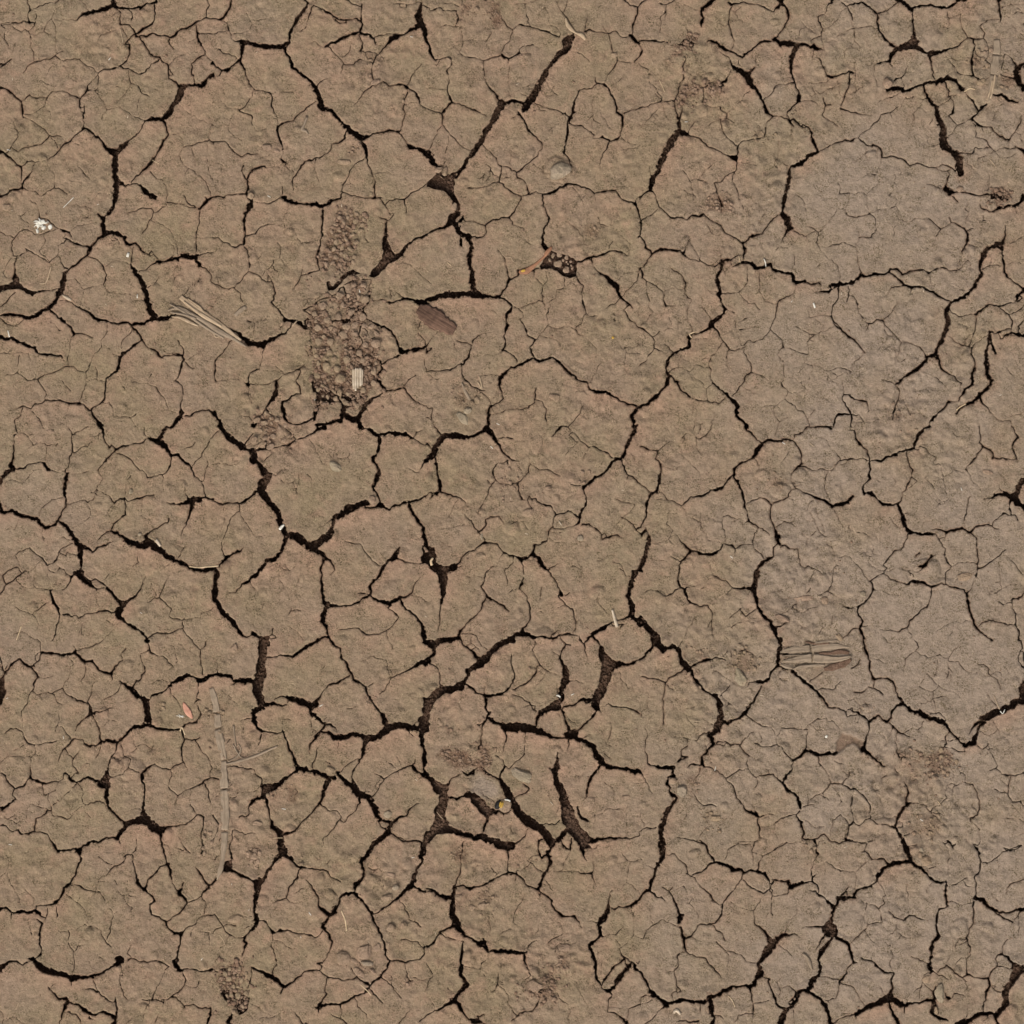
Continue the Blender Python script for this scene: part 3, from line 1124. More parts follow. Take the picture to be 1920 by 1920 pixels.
9 54,2:10 50,4:7 44,7:5 38,9:7 32,8:8 26,7:9 17,7:9 13,11:9 9,17:8 6,24:9 2,28:7 0,30
3 0,15 6,21
8 54,2 60,8:7 64,14:6 67,20:4 71,26:4 75,29:4 82,31:1
1.5 65,11:1.2 69,9:3 74,10:2.5 77,10:1
4 7,27:4 9,34 11,44:5 11,53:6 11,58:6 5,64:3
2.5 0,62 4,60:3 9,61
4 15,59:3 20,61:4 25,63:3.5 31,64:3 36,68:1
1.2 29,66 24,73 20,81
1.5 73,30 66,33 61,36:2 60,41:3 62,47:2.5 61,49 58,51:3
2 58,51 55,57:2.5 54,63 51,69 48,74:2 46,77 48,80:1
1.2 54,48 57,51
1.2 63,48 68,51 73,52 76,54 79,51:2.5 82,52
1.5 73,30 73,34
1.2 81,34 86,39
2 82,51:2.5 84,60:2.5 86,66:3
2.5 82,51 87,45:2 93,41:2 93,34:1.5 90,27:1
2 94,34:1.5 102,38 109,39 116,42:2.5 120,43:1
1.5 85,66 90,67 94,73:1.5 94,76
4 92,63:3 94,66 98,65 101,68 107,70:3 112,71:3.5 113,74:2.5 117,79
3 117,79 123,78:3 127,75 132,77:1 137,82
1 79,68 72,68
2.5 117,79 115,84:2.5 114,87
3 114,91:4 110,94:4 109,102:4 103,105 96,108:3
5 97,109 95,115:8 88,119:6 85,120:8 80,117:4 75,117:4 69,113:3
4 85,121 87,126:2 87,134:1.2 86,140 84,146
8 96,115:8 100,118:8 104,125:7 110,130:4 115,138:2.5 120,145:2 121,150
1.2 84,146 78,148 73,151
1.2 84,146 89,150 91,153:2 92,165:4 93,174:3 90,179:2.5 86,182:4
3 110,130:2 115,126:1
2.5 46,94 50,98:2 53,105
3 48,94:2 43,90:3 38,84:2 32,77:1
2.5 48,94:3 50,90:3 53,88:3 52,85
3 52,84:2.5 57,81:3 65,81:3 69,86:1.5
1.5 76,87 83,86:2 87,85
1.2 87,86 91,92
3 53,105 46,108:3 41,112:3 33,117:3 29,122:3 25,125:4
3 53,105 63,106 67,110:1.5
3 25,125 29,126 33,124:1
9 25,125 20,128:9 15,130:15
12 0,108:6 4,112:10 6,117:8
8 0,118:16 6,125:12 13,129:16 15,135:14 15,142:11 15,150:7 13,160:4 12,172:2.5 10,184:1
1 11,92 18,91 25,89 34,88
3.5 60,126:1.5 54,130:3 53,137:3.5 50,143:4 52,148:3.5 55,153
4 55,153 62,158:3.5 70,163:4 74,167:1.5
2.5 55,153 51,158:3 50,164 43,171:2 36,177:2.5 30,184:5 28,190:6
1 66,127 73,128:1.5 78,122:1.5
1.5 70,129:2 72,137:2 73,143:1
1 33,132 39,136
1 44,134 51,136
1.5 104,145 103,156
1.2 69,115 66,122 64,126
1.5 30,186 40,187 44,188 46,192
9 85,187:9 80,188:6 75,191:6
9 86,182:5 86,186:10 92,187:6 98,191:6 105,188:5 110,190:5 115,191:4
3 114,192 120,188 126,186:4 132,187:3 137,188:1
3 132,185:1.5 133,178:2.5 133,170:2.5 131,164 125,158:2 120,154:1.5 119,152
2 121,150 126,150 129,148:1
1 125,160 118,164
4 188,0:7 184,9:6 180,17:7 177,25:6 175,29:6
6 175,29 170,29:7 165,37:6 160,42:5 153,46:6 146,51:5 140,56:7
3 168,29 164,24:3 157,21 152,18:2 145,19 142,16:2.5 138,13 135,8:2 129,3:1.5
1.5 129,8 134,13 139,13
1 134,14 125,25
1.2 145,19 142,30
3 176,30 178,36:4 181,43:3 187,45 192,51:2
1.2 182,45 179,53
4 140,57:4 143,63:3 142,72:4 139,79:5 137,87:6
2 139,55 134,53:2.5 129,52
2 137,88:1.5 130,89:1 120,92
2.5 137,89 146,87:3 151,91:3 157,97 157,101:2.5
1.5 157,98 161,95
3 157,101 163,99 172,97 177,99:1.5
2 114,92:1 120,92
1.5 130,75 136,80 138,83
1 110,99 116,103 124,104
1.2 110,130 118,124
1 125,128 133,125 139,129 134,115
1.2 170,66 178,68 188,71 180,79 176,82
2 175,81 182,85:2.5 187,89:2.5 191,96:3
1 169,89 176,84
1 159,72 164,74 167,88
1 168,122 174,124 180,135
1 154,150 153,157 158,163 166,170
5 192,127:4 187,132:9 185,139:7 183,146:7 180,153:7
8 180,153:7 184,160:10 184,170:8 188,174:8 192,178:8
4 184,170:8 176,173:3 168,175:4 162,180:7 155,184:7 149,187:8 145,192:4
4 150,188:5 152,192
3 174,182 177,177:2 169,180
1 100,166 106,168
3 120,182:1 116,186:3 114,187:2
1.5 122,8:1 112,9
4 122,0:4 117,5:4 113,9:2
T 1200 800
3 0,17:3 7,21 13,21:3 16,22:3
1.5 17,21 24,15
3 16,22:2.5 15,28:3.5 20,36:5 20,42:5 17,50:6 16,57:5
5 16,57 10,61:5 6,68:5 6,76:4 4,84:4 0,91:4
1 21,35 31,38 37,35
1.5 17,57 21,62 24,67:2.5 30,68:2 36,71:1.5 41,77:1
1 14,64 23,67
4 38,70:3 43,67:3.5 46,64 57,62:4 63,58 71,56:6 77,51:4 81,46 86,44:2
5 86,46:5 86,37:5 90,34 99,30:3 104,25:5 106,19:8 109,15:5 117,12:5 124,12:6 132,11:5 138,12:4
3 138,12 142,17:3 145,23:3 145,33:3 144,35
2 139,11 140,8:2 146,5:2.5 150,1:3 158,0:3
4 161,0:4 168,0:4 173,1:6
4 94,0:4 95,4:3 100,6 104,10:3 107,12:1.5
1.2 115,11 114,0
1.2 121,11 124,0
4 86,46:5 90,54:5 92,61:5 94,68:4
4 94,68 93,72 97,77:3 98,85:3 103,88 106,91:3
3 94,69:2.5 103,66:3 109,65 114,66:3 119,70:4
3 119,70 125,66:3 133,63:3 137,57:3 141,55:3
2.5 141,55 137,47:1 136,42:1.5 139,38:3 144,35:3
2 144,35 150,36 155,39:1.5 163,38 173,40:1
2 141,55:2.5 146,57
4 146,58:2 152,61:4 159,64:5 166,67:5 173,71:6 180,70:6 187,67:6 192,62
1.5 168,40 166,50:1 165,54 169,62 171,66
1 173,39 180,30:1.5 192,30
1 180,30 178,25
3 119,70 118,78:3 118,84 121,90:4
7 121,90:3 124,98:8 125,105:6
1.5 125,105:3 126,110
3 123,105:1.5 120,108 119,117:3
6 119,117:3 113,120:7 107,126:6 105,133:10 103,141:9 102,146:12
6 102,145:10 96,146:6 90,145:6 84,144:2 77,139:2.5 66,134:2.5
1.2 66,134 64,129 63,124
1 66,135 60,138 55,147
1.5 122,90 129,86 136,86
1 136,86 141,80
1 136,86 140,90
1.5 106,92 103,97 101,106
1.5 107,91 112,93 116,98
1 92,88 97,85
4 33,97:1 39,105:2.5 45,112:5 55,114:4 65,115:5 72,110:4 75,105:3.5
3 75,105 82,107:3 86,110:4 86,115:2
1.5 75,105 77,98 74,89 73,85 75,80 80,79 87,83
1 72,85 62,82
2 86,110 90,107:2 95,107:1.5
1.5 102,108 108,114:2 111,118
3 45,112:5 40,119:5 37,124:4 36,130:3 34,136:3 36,145:5
4 36,145 40,147:5 43,155:5 45,158:4 54,162:3
1.5 36,145 30,149:2.5 25,152:2.5 20,150 15,147:1.5 10,147 4,148:1
1 44,158 41,166 39,172
1 47,142 40,146
1 47,83 55,86:1.5 57,95 62,103 71,103 75,106
1 55,86 55,76
1.5 27,75:1 26,80 24,87 29,93 27,101 31,106
1 27,102 20,104 15,105 9,104
1 20,78 33,78
1.2 27,116 36,121
1 10,119 25,122
1 55,142 40,146
1 83,144 77,152 72,155
1 86,116 84,120 88,126
5 102,146:9 105,155:7 106,162:5 112,171:6 118,176:6 122,183:9 122,188:5 126,192:5
2 58,160:2 61,160:3 66,169:1.5 64,175 65,183 66,188
1 64,176 60,180
3 106,164:2 100,167:2 95,170 90,165
1.5 90,163:2 85,168 80,173
2 130,107:3 135,110 142,110 143,117:2 145,124 148,127
1.5 152,125:3 158,128 163,131
1 158,129 152,140 153,145 158,149 160,151
2 153,145:1.5 150,149:2
2.5 160,151 169,149:3 174,151 178,153:2
2 169,149 172,143 173,138 174,128 177,124
1.2 169,103 174,111 177,124 180,125
1.5 184,161 188,164:3 192,164:3
1.2 138,163 132,166:2 127,168 122,170
1.2 137,163 143,166 152,164 160,160
1.2 138,162 142,159:2
1 153,77 158,86 161,95 168,99
1 158,86 150,85
1 150,107 152,101 158,94
1 151,101 145,96
1.2 50,170 45,180 39,192
1 174,170 170,181
1 165,180 160,187
5 0,172:8 5,179:8 11,185:9 16,192:11
7 5,90:1 7,97:5 8,103:7 5,112:6 4,119:7 1,126:7 0,130
4 1,98 5,92
P 1,98 5,94 6,100 1,100
1 37,9:1.5 44,6 50,6 50,0
2 37,15:1 40,10:2
2 50,9:1.5 54,11:2 61,8:2.5 65,0
1 62,8 69,11
1.2 51,9 51,18 55,24
1 42,28 49,35 54,43
1 33,22 42,28
2 0,51 7,55
3 122,180:3 128,178:2 133,175
1 64,42 68,52 70,56
1 156,65 151,74 146,77
1.5 103,28 107,35
T 1520 800
1.5 32,3:1 39,3:3 40,10:4 45,16:4 51,22:4 53,29:3.5
4 53,29 53,38:4 53,46:5
4 53,46 48,51:3 46,55:4 49,60:5
1.5 53,31 45,30 37,29 27,30:1.5
5 53,31:3 59,30:4 64,31:5 70,27:5 77,26:5 82,22:4 90,21:5 94,19:5
6 94,19 95,12:5 97,6:6 103,1:5 107,0:5
2 94,20 98,21:2 99,18 104,18 107,23:1.2 112,27
1.2 112,28 112,33 118,35 119,43 120,50 123,60
1.2 119,44 125,43:1 129,39 139,40
1 118,46 111,49
3 87,23:3 87,28 89,34:2.5 92,40:3 91,45:1.5 88,50 86,57 83,60:2
2 83,60 82,67:2.5 78,71:3
4 49,60:5 54,60:6 60,65:4 66,70:6 73,71:5 78,71:5
6 78,71 82,81:7 86,90:7 90,95:7 97,96:6 106,97:6 112,96:4
2.5 112,96 116,101:2.5 121,109:2
5 108,92:1 114,92:3 122,95:5 130,93:4 137,91:5 144,94:5
4 144,94 148,90:3 155,89:4 161,88:3 165,92:2 169,92:1.5
2.5 164,88 167,84 173,79:3 178,79:3 185,80 187,85:2.5
1.5 122,95 121,100 117,101
1.5 140,91 138,84 141,75:2 142,67:2 144,62
4 156,65:3 162,63:4 169,62:5 174,60:5
8 174,60 181,63:9 187,68:9 192,72:8
9 184,63:11 187,55:9 192,48:9
1.2 174,60 169,56 169,52
3 180,64:5 179,72:3 181,79
3 152,0:2 154,8 152,15:3 157,19:4 162,22:4 166,28:3
3 164,28:4 171,29:2.5 177,30 185,30:1.5
3 182,0:2.5 186,9:3.5 181,18:3.5 184,27:3 186,31
3 155,19:3 150,25 144,32 139,38:2
1.2 140,38 144,46 150,52 154,57
1.2 85,79 88,78
3 144,95 149,100:2 149,110 151,119:2.5 150,127 149,133
3 150,127 156,126 164,121:2.5 172,114 177,110:2
1.5 149,133 147,138 144,146 141,150:3
1.5 122,110 120,115 126,126
3 119,116:3 122,121:3.5 126,126:3
1.2 126,126 134,122 141,122 149,123
1.5 126,126 122,132 122,142
4 122,142:2.5 129,144 137,146:3 141,150:4
5 141,150 142,161:5 145,172:5 147,178:4 152,185:4 160,190:3 165,192
3 122,142:2 118,141 109,144:5 102,141:5 93,138:6 91,138
3 92,138 87,142:2.5 80,140 73,137:2 66,132:2
4 66,132:2 60,135:3 55,138:4 57,146:4 53,155:4 47,160:4 42,163:5
4 42,163 42,168:4 46,175:4 44,181:5 49,192:6
2.5 44,181 38,181:3 33,187:2 29,190
2.5 66,132:2 69,127 65,124:2 70,117:3 76,112:3
2 76,112 82,110:1.5
2.5 88,96:2.5 87,101:2 84,105:3
1.5 92,137 92,134 88,130
3 109,144 108,154:3 104,162 97,169:3 89,175:2.5 86,181:2 80,184 76,184:1.5 62,182:1
1.2 86,181 91,189
1 57,146 64,147 72,150 80,152
4 109,115:3 106,120:4 103,124:6 98,127:6
4 95,116:4 99,113:3
1.2 25,117:1 35,117 41,124 47,131 55,139
1 30,162 36,163
2.5 31,162 37,163 42,163
1 43,179 50,179 56,178
1.2 113,115 108,118
1 145,176:1 140,173 136,176 129,174 119,180 114,184
1 129,174 127,185 123,192
3 151,180:1 155,176 164,174:2.5 171,175 177,178:3 184,177:4
4 184,177 188,184:4 187,192:4
4 184,177 185,170:3 181,163:2.5 181,156:3 187,155 192,150:3
2 170,157 174,160 180,159
1.5 181,121 186,128 192,134
1 164,174 166,167
1 5,76 12,94
1 21,74 26,85 30,91
1 41,95 48,95 54,100
1 110,52 115,62 118,67 124,66
1 118,67 113,71
1 29,90 34,89 36,94
1 75,45 77,50 74,54
1 57,46 62,50
1 93,47:1.5 97,49 88,56
1.2 10,38 15,39
2 128,4:1 133,8
1 106,48 110,53
T 0 1200
3 0,12:3 1,22 4,30:3
4 4,30 10,23:4 15,18:4 18,16:5 22,21:5 28,24:5
7 4,30:3 1,34:7 2,40:9 2,46:10 1,55:7
1.5 34,0:1 37,4 37,10:2 32,14:1 32,18
3 38,11 36,18:2.5 32,22:2.5 29,24
3.5 29,24 32,31:3.5 33,34 30,40:4 31,43:3 26,52:3 23,60:2.5 20,64:1.5 19,68
4 38,11:4 45,12:5 51,11:4 57,13:5 63,12:4 68,12:7
2 68,10 75,8 84,5:2 90,2 93,0
1.5 66,5:1 69,10
5 68,12 73,17:5 77,21:4 83,19:5 87,24:4 92,28:4 100,31:6
1.2 77,22 78,26 74,37
3 100,31:4 105,23:3 110,18:2 109,13:1 114,8
3 100,31 101,34 102,37:1
7 107,37:2 112,40:5 117,44:7 121,48:8 127,53:8 131,55:11
3 119,44:4 125,35:3.5 131,28:3 130,24:1.5
1.2 130,24 127,17 127,13 133,9
4 132,0:5 134,6:3.5 136,11 143,14:1.5 151,18:2 157,25:1
4 133,54:2 138,50:3.5 143,49:4
3 147,46:3 151,44:4 154,41:5 155,39
5 155,38:5 163,35:7 170,32:6 176,34:6 181,36:9 188,32:7 192,31:6
1.5 154,45:1.5 154,49 159,54 163,60
1.2 154,38 148,35 142,36 137,39
10 131,55 132,64:9 134,72:11 135,75
8 135,76:7 128,77:7 120,79:6 114,83:6 111,88:6 107,92:5
7 135,76 141,79:6 147,81:6 156,81:5 162,81:3
2.5 173,0:1 175,4 180,8:1.5 184,6 186,0
2.5 181,9:2 181,17 182,24:3 183,30:3
1.5 180,37 179,45 177,55 178,63 181,67:2.5 177,73
4 177,73 172,74:3 167,76:4 164,80:4 165,85 166,90:4
2 174,58:1 177,55 181,54
5 107,92 100,91:5 92,91:5
3 92,91 89,85:3 89,79 84,71:3 83,67:5
P 79,58 83,61 84,66 88,65 84,68 84,72 82,67 78,70 81,65
2 79,58:3 75,56:4 69,54:3 64,50:2 59,48:1.5 56,44 50,46:1.2 46,48
2.5 79,56:2.5 82,50 84,42:1
2 86,65:2.5 93,64 101,60:1
3 80,68:4 74,73:3 68,81:1.2
1.2 30,46 35,49 42,47:2 48,50 51,55 56,57
1 18,47 27,49
1 56,44 58,40 62,34
1 83,42 88,37
2 108,40:1 106,45 99,50 93,53
1 32,33 38,35 43,34 47,32
1 20,64 12,67 6,64
1.2 19,68 21,74
5 92,91 89,94:4 86,96:3 81,95 77,93:4
1.5 77,93:1.5 74,89:2 66,89
4 66,89:5 64,93:4 60,96:4 56,102:2 53,110:1.2
2 66,89 61,84:2 57,78:1.2 52,77 50,83
1.2 52,77 54,70 53,66
2 60,98 63,103:1.5 66,106
1.5 73,98:1 70,102:2 65,108:2.5 66,113:2 71,120:2
1.2 92,92 91,98 86,107
2 53,90:1 47,93:2 40,93:2 31,94:1.5
3 31,94 24,91:3 22,87:3 20,82:1.5 16,80 10,80 5,84:1
1.2 31,94 32,98 32,102 28,107 27,115
3 27,115 27,124:4
1 32,102 35,105
1 27,105 17,104 8,105 0,111
1 22,93 17,98 11,99
5 27,124 32,127:5 38,129:5 44,128:3 50,127:2 57,125:2 59,120:4
4 59,120 64,125:4 68,128:4 72,126:4 77,123:5
1.2 68,120 65,123
5 77,123 84,125:5 88,127:6 93,131:8
P 89,127 94,122 97,123 98,130 95,131
3 106,93:3 103,102:3 99,110:4 97,117:6 96,124:9
7 96,131 95,137:6 97,145:6 98,150:4.5 103,156:4 110,162:4 113,165:6
1.2 27,124 22,130:3 16,133:3 13,133:3
3 0,120:2.5 4,122:3 9,129:3 13,133:3 11,139:2
2 38,129 38,136:1.5 39,139
1 52,128 50,135 43,138 44,144:1.2 46,149
3 46,149 46,153:3 42,154 36,159:2.5 32,160:2.5 31,166 31,171:3
2 46,153 48,158:1.2 54,159 61,160
1 46,148 54,144 61,136
1 61,137 66,131 69,128
1 69,128 74,136 74,146:1.5 76,149
1.5 75,149 80,147:2.5 85,147 91,145:2.5 96,150:1
1 76,150 77,156 82,161
1 75,149 68,154 63,159
4 0,150:3 3,151
4 3,153:5 7,149:5 13,144:4
1 27,147 24,155 24,160
1 42,152 35,150 28,147
2.5 0,165:2 6,167 10,171 17,171:3
2.5 31,171 25,174:3 19,175:3
2.5 31,171 42,174:2.5 47,182:3 52,190:5
5 52,190 60,189:4 68,187:4
5 70,192 73,188:5 79,183:5 83,181:5 89,182:5 94,179:4 100,178:4 106,178:5
8 106,178 109,172:8 114,166:9 121,164:10 128,162:14 131,162:14
9 130,160:12 129,152:6 129,145:4 130,135:4 129,128:4 128,120:6
10 131,162:14 136,167:14 142,170:13 146,170:10
4 146,170:8 150,168:4 158,167:3 166,166:3 172,162:2.5 177,158:3
4 128,120 134,115:4 140,111:2
2.5 128,120 122,117:2.5 116,115:2
1.5 116,116 109,121 102,124
1.5 140,112 147,117:2 153,116:2.5
2.5 153,116 160,113:2.5 166,111:2.5
4 166,90 163,96:4 164,104:3 166,111:2.5
3 166,90 171,90 177,90:3
1.5 177,91:2 181,98 186,104 190,109
3 177,90 181,87
1.2 153,116 155,122:2 152,128 151,131:2 156,137 160,141:2
2 160,141 165,137:1.5 172,134:2 178,131:2.5 184,128:3 190,123:2.5
1.5 160,141 158,148:1.2
1.2 172,135 172,145 174,152:2.5 177,156
4 177,157:4 183,159:4 183,167:3 181,175:3 182,183:3.5 182,192:4
2.5 184,129 187,138:2.5 190,147:3
1.2 166,111 169,118
2 190,123 190,112
5 144,171:8 145,180:3.5 147,192:4
1.5 107,178 110,183
1.2 124,178 123,187 120,190
1 161,176 164,183 167,188:2.5 172,192
1 167,188 160,190
1.2 109,93 111,98 111,103 118,108:1.2
1 119,82 121,89 124,97 118,102 118,110 116,116
1 124,95 130,93 136,99
1.2 109,108 113,104
1 100,105 107,107
1 138,91 136,100
1 10,170 8,178
T 400 1200
14 46,0:17 45,10:14 44,20:13 43,30:14 41,37:16 39,44:17 42,53:13 44,58:12
9 44,59 40,62:8 36,66:10 37,72:9 40,78:6 43,82:6
5 0,31:4 7,32:7 15,33:6 19,36:4
8 20,37:6 26,37:9 34,37:9 37,39
2 20,39:2 15,41:1
2 3,20:1 4,30
4 49,15:3 60,13:3 70,14:5 76,12:6 83,7:6 90,3:5 97,0:4
5 105,0:4 110,5:4 114,8:4 116,16:4 121,25:5 124,30:5 126,36:5 132,38:4 137,42:4 139,50:4 144,56:4 149,62:4 153,67:7 155,75:8
3 123,31 118,35:3.5 111,39:4 104,40:3 100,45:2 97,49:2.5 93,56:5
4 54,54:1 60,51:3.5 66,51:6 72,54:7 76,55:6
10 76,54 82,57:11 88,59:11 92,58:10
4 49,58:6 54,57:5 62,59:4 67,58:1.5
8 88,60:7 88,66:6 93,70:6 100,75:6
4 100,76 105,77:5 109,79:3 111,82:1
5 100,77 97,81:4 92,86:6 89,90:5 87,98:3 87,103:1
5 95,83 104,84:5 111,88:8 118,87:7 127,84:7 133,86:8 137,89:12
12 137,89 146,87:10 152,84:10 158,79:13
12 158,79 167,76:12 176,78:10 184,80:11 190,80:12
7 190,70:9 192,60
2.5 43,82:4 52,82:4 57,83:3.5 63,83:3
3.5 43,83 42,90:3 41,94:2
1 62,83 62,76 62,71 70,72
5 63,83 66,91:4 68,97:4 72,104:5 74,111:6 77,116:8
7 77,116 83,116:7 90,118:6 98,122:7 108,124:8
7 77,116 71,120:5 65,124:6 60,129:8 55,132:9 48,134:14
3 95,95:1 94,103:3 90,111:2.5 90,116:3
P 44,133 52,132 55,134 50,138 49,141 44,142 44,137
3 13,113:2 20,114 28,116:2 36,116:2 38,121:3 43,125:3.5 45,132:6
6 45,142 40,142:6 33,146:6 31,151:3 31,157:3 23,160:2.5
6 48,142 50,149:5 51,156:3 52,163:4 54,169:7 59,173:12
10 59,173 60,178:9 61,185:9 63,192:10
5 62,175:5 69,173:4 74,171:3 78,165:3 82,161:3 88,156:4 95,149:4 97,147:5
8 107,124:4 104,126:9 101,133:8 98,141:6 97,147:5
2 97,148:2.5 104,154:2 113,154:1.5 115,159
2 114,161:2 110,168:2.5 104,174:2 100,178:2 97,188:1.2
1.5 131,147:3 129,153:2 122,159:2 118,164
9 111,119:5 115,123:7 121,129:8 126,131:9 131,138:12 139,142:8 144,149:10 148,157:8 151,161:6
5 131,140:6 132,146:3
6 137,90:10 135,98:7 134,105:5 130,110:3 126,119:3 125,124:3 127,131:5
2 134,106:1.5 126,108 121,112 115,119:2
1 112,97 113,90
2.5 142,142:2 147,136:2 150,130:2.5 155,125 163,120:2 171,116:3 179,113:3
5 180,113 184,118:5 188,121:8
2 152,124:1.5 145,121
1 150,125 145,130 148,134
4 180,113 182,108:2
1 165,106 171,115
5 151,161:4 156,163:6 160,165:7
8 160,165:7 158,172:7 151,178:7 145,184:8 139,192:9
2 148,162:1.5 152,168 157,170
5 160,165 165,161:5 173,158:4 178,151:2.5 185,147:2
3 158,173 164,176:3 171,180 178,181:3 188,183
8 192,175 190,185:9 188,192:10
9 188,72:12 188,85:9 188,93:7 190,100:6 191,110:7
10 190,80:14 192,76
2.5 140,42:2.5 145,38:1
2.5 160,35:2 170,30:3.5 180,24:4 187,20:7 192,21:9
1.5 160,35 155,43 150,49:1
1.2 160,35 158,27 156,19 150,16 145,15
1 145,14 133,19
1 160,2 162,10
1 120,61 130,60
3 190,52:6 190,58:7 192,60
3 0,123:2 4,125
2 16,187:2 17,180:2.5 18,172:2.5
1.5 20,172 28,175 37,174
2 0,158:4 5,165:3 5,172 0,180
1.5 25,73 32,71
1.2 27,80 25,87
2 12,94:1.5 14,90
5 191,110:6 190,116:4 193,122:7
T 800 1200
9 0,3 6,4:14 13,1:9 22,0:8
5 6,5 7,12:6 3,18:7 0,20:8
2 4,21:2 10,26:2.5 13,34:2 12,42:2
4 30,0:3 36,6:4 42,10:5 48,17:7
1.5 46,0:1 50,5 55,9
10 79,0:8 69,2:9 62,7:9 57,11:8 53,16:13 47,22:11 41,26:8 38,27:7
8 38,27 37,32:6 34,38:7 30,41:9
9 31,42:9 24,44:10 13,45:14 8,50:11 3,55:12 0,61:14
9 0,62:9 1,68:10 0,76:5
4 34,39:4 40,43:4 46,48:3 53,50:4
4 53,50 60,50:6 68,48:5 75,43:4 79,35:3 79,28:3 77,18:2.5 76,12:1.5
1 53,48 53,40
5 53,50 54,56:5 54,61:5 57,65:5
5 53,69:4 50,77:4
2 50,77 51,84:2.5 49,91:2.5 47,98:3
1.5 46,76 50,75 52,70
7 53,70:7 60,73:6 66,75:7 71,79:10 77,79:12 84,79:12 92,80:12 100,82:11 107,85:8 113,87:5 118,88:4 127,87:4
2 71,82:3 71,90:2.5 70,97:2 67,103:1
1.5 89,83 88,93 88,102:2 84,107 80,111 74,115
2.5 62,104:2 68,108:3 71,113:2.5
1.5 76,43:1.5 80,45:2 88,40:3 94,35:3 98,29:3 99,24:2.5 102,23
2 99,0:2 95,9:2 99,16:2.5 102,22:3 104,25 110,29:1.5 118,31:1
2 76,49:1 84,52:2.5 92,56:2.5 97,62:2.5 102,66
5 97,79:4 99,73:4 102,66:7 110,61:8 116,58:12
P 110,60 118,54 121,53 120,57 122,63 112,63 106,64
9 121,53 120,48:8 124,38:9 126,30:9 124,24:7 120,17:5 121,13:4 125,4:3
3 125,4 130,4:3
2 125,4 122,0
1.5 114,11:1 120,14
3 122,63:4 125,73:4 128,81:5
11 128,84:12 133,84:14
4 123,61:2 130,59:4 136,56:4 142,53:6
8 131,85 138,90:6 145,93:7 150,97:8 152,103:8 157,109:14
4 133,83:5 140,79:4 145,73:4 151,67:5 152,63
14 157,6:6 160,15:13 163,22:20 161,33:17 157,45:16 152,52:15 152,60:11
8 150,54:9 144,54
4 163,23:16 168,22:10 175,23:6 184,21:5 192,17:4
4 153,0:4 157,6
2 154,62:5 157,66:1
1.2 127,36 135,37 141,39
4 138,0 142,4:4 144,10:2 146,18:1
1.5 157,59:1 164,57 168,59:2 178,61:3 186,63:3.5 192,67:4
1.5 165,74 166,80 163,92:1
1.2 161,102 165,107
6 156,110 151,119:5 146,128:5 145,134:4 144,142:4 142,148:3
8 157,109 163,114:8 170,115:6 180,116:6 192,118:7
3 128,87 128,93:3 127,99:1
9 118,102:3 118,108:6 117,115:12 115,116:9 117,128:10 122,138:12 124,146:15
P 121,150 131,150 135,160 140,170 148,178 144,184 136,178 128,172 122,165 121,156
6 111,114:4 115,117
7 140,177 148,181:8 156,180:6 165,179:5 173,178:4 184,179:3 192,176:3
6 126,172:7 122,177:8 117,181:8
8 0,122:8 6,128:10 10,132:14 17,133:8
3 20,130:4 23,125:3 29,121:3
P 31,118 36,124 43,122 44,117 47,114 42,117 38,122
12 14,134:18 14,145:12 11,155:13
P 8,155 14,160 24,168 10,172 2,184 0,178 6,166
4 20,142:5 28,142:5 36,139:4
12 37,139 43,143:12 49,147:14 54,154:14 60,155:9
4 64,154:3 70,157:3.5 76,153:2.5
P 49,146 56,152 62,154 56,160 52,156 47,150
4 55,161:5 52,168:4 49,177:5
9 17,166:9 24,170:9 32,174:8 42,177:9 50,176:10 58,181:10 66,185:14 76,186:14
4 78,186 84,181:3 88,176:2 92,170:2
8 66,125:5 69,131:9 73,138:12 77,146:12
11 77,147 83,155:12 92,164:14 102,169:12 109,177:12 114,184:11
4 50,114:4 54,120:5 60,122:5 65,125:4 67,118:4 71,113:4
1.5 102,168:2 107,165:2.5 115,165:2 120,161:3
4 102,181:3 102,192:3
3 102,180 106,179
5 114,184 110,192:5
3 121,178:3 124,185:3 129,187 131,179:2.5
5 138,180:5 140,187:4 141,192
3 89,130:3 93,133:3 90,137:3 83,141:1.5
3 34,181:1.5 33,186
P 134,149 136,149 140,158 146,163 144,164 138,160
1 160,128 168,133 169,144
1 148,159 157,157 162,152 176,153
1 181,148 180,160 180,176
T 1200 1200
9 13,0:11 15,4:12 20,8:11 25,7:7
12 30,6:8 36,10:8 38,18:8 42,25:10 45,28:9
4 46,25:4 53,20:4 60,18:5 65,17:3 70,16:3 78,18:1
1 62,18 65,25
4 12,5:5 6,12:3 0,18
1.5 36,5 39,0
3 0,33:3 8,34 17,35:3 23,38:3
4 37,28:4 31,31:4 26,34:4 23,39:3
2.5 23,39 22,49:2.5 20,60 21,67:2.5 21,76:2
1.2 25,40 31,46
6 46,30:5 50,37:5 55,42:5 56,45:4 63,49:5 69,52:7
7 69,50:6 72,57:8 73,64:9 73,71:10 71,77:12 68,82:9
8 68,82 63,86:8 66,91:7 67,93:5
5 67,93 63,98:6 59,102:4 55,105:4 55,112:7 53,114:4
3 76,73:6 80,75:5 88,70:5 95,65:7 102,57:5 106,47:4 110,40:3
5 103,38:3 111,38:7 117,35:6 119,28:5 124,22:6 125,13:7 126,4:8 126,0:8
2 100,38:2 95,42:1
5 124,24:4 135,26:3
4 124,13:2 132,14
3 139,29:6 145,36:6 153,41:6 160,46:5 166,54:5 170,60:4
3 170,61 179,62:4 186,66:4
1.5 154,36:2 161,31 164,28
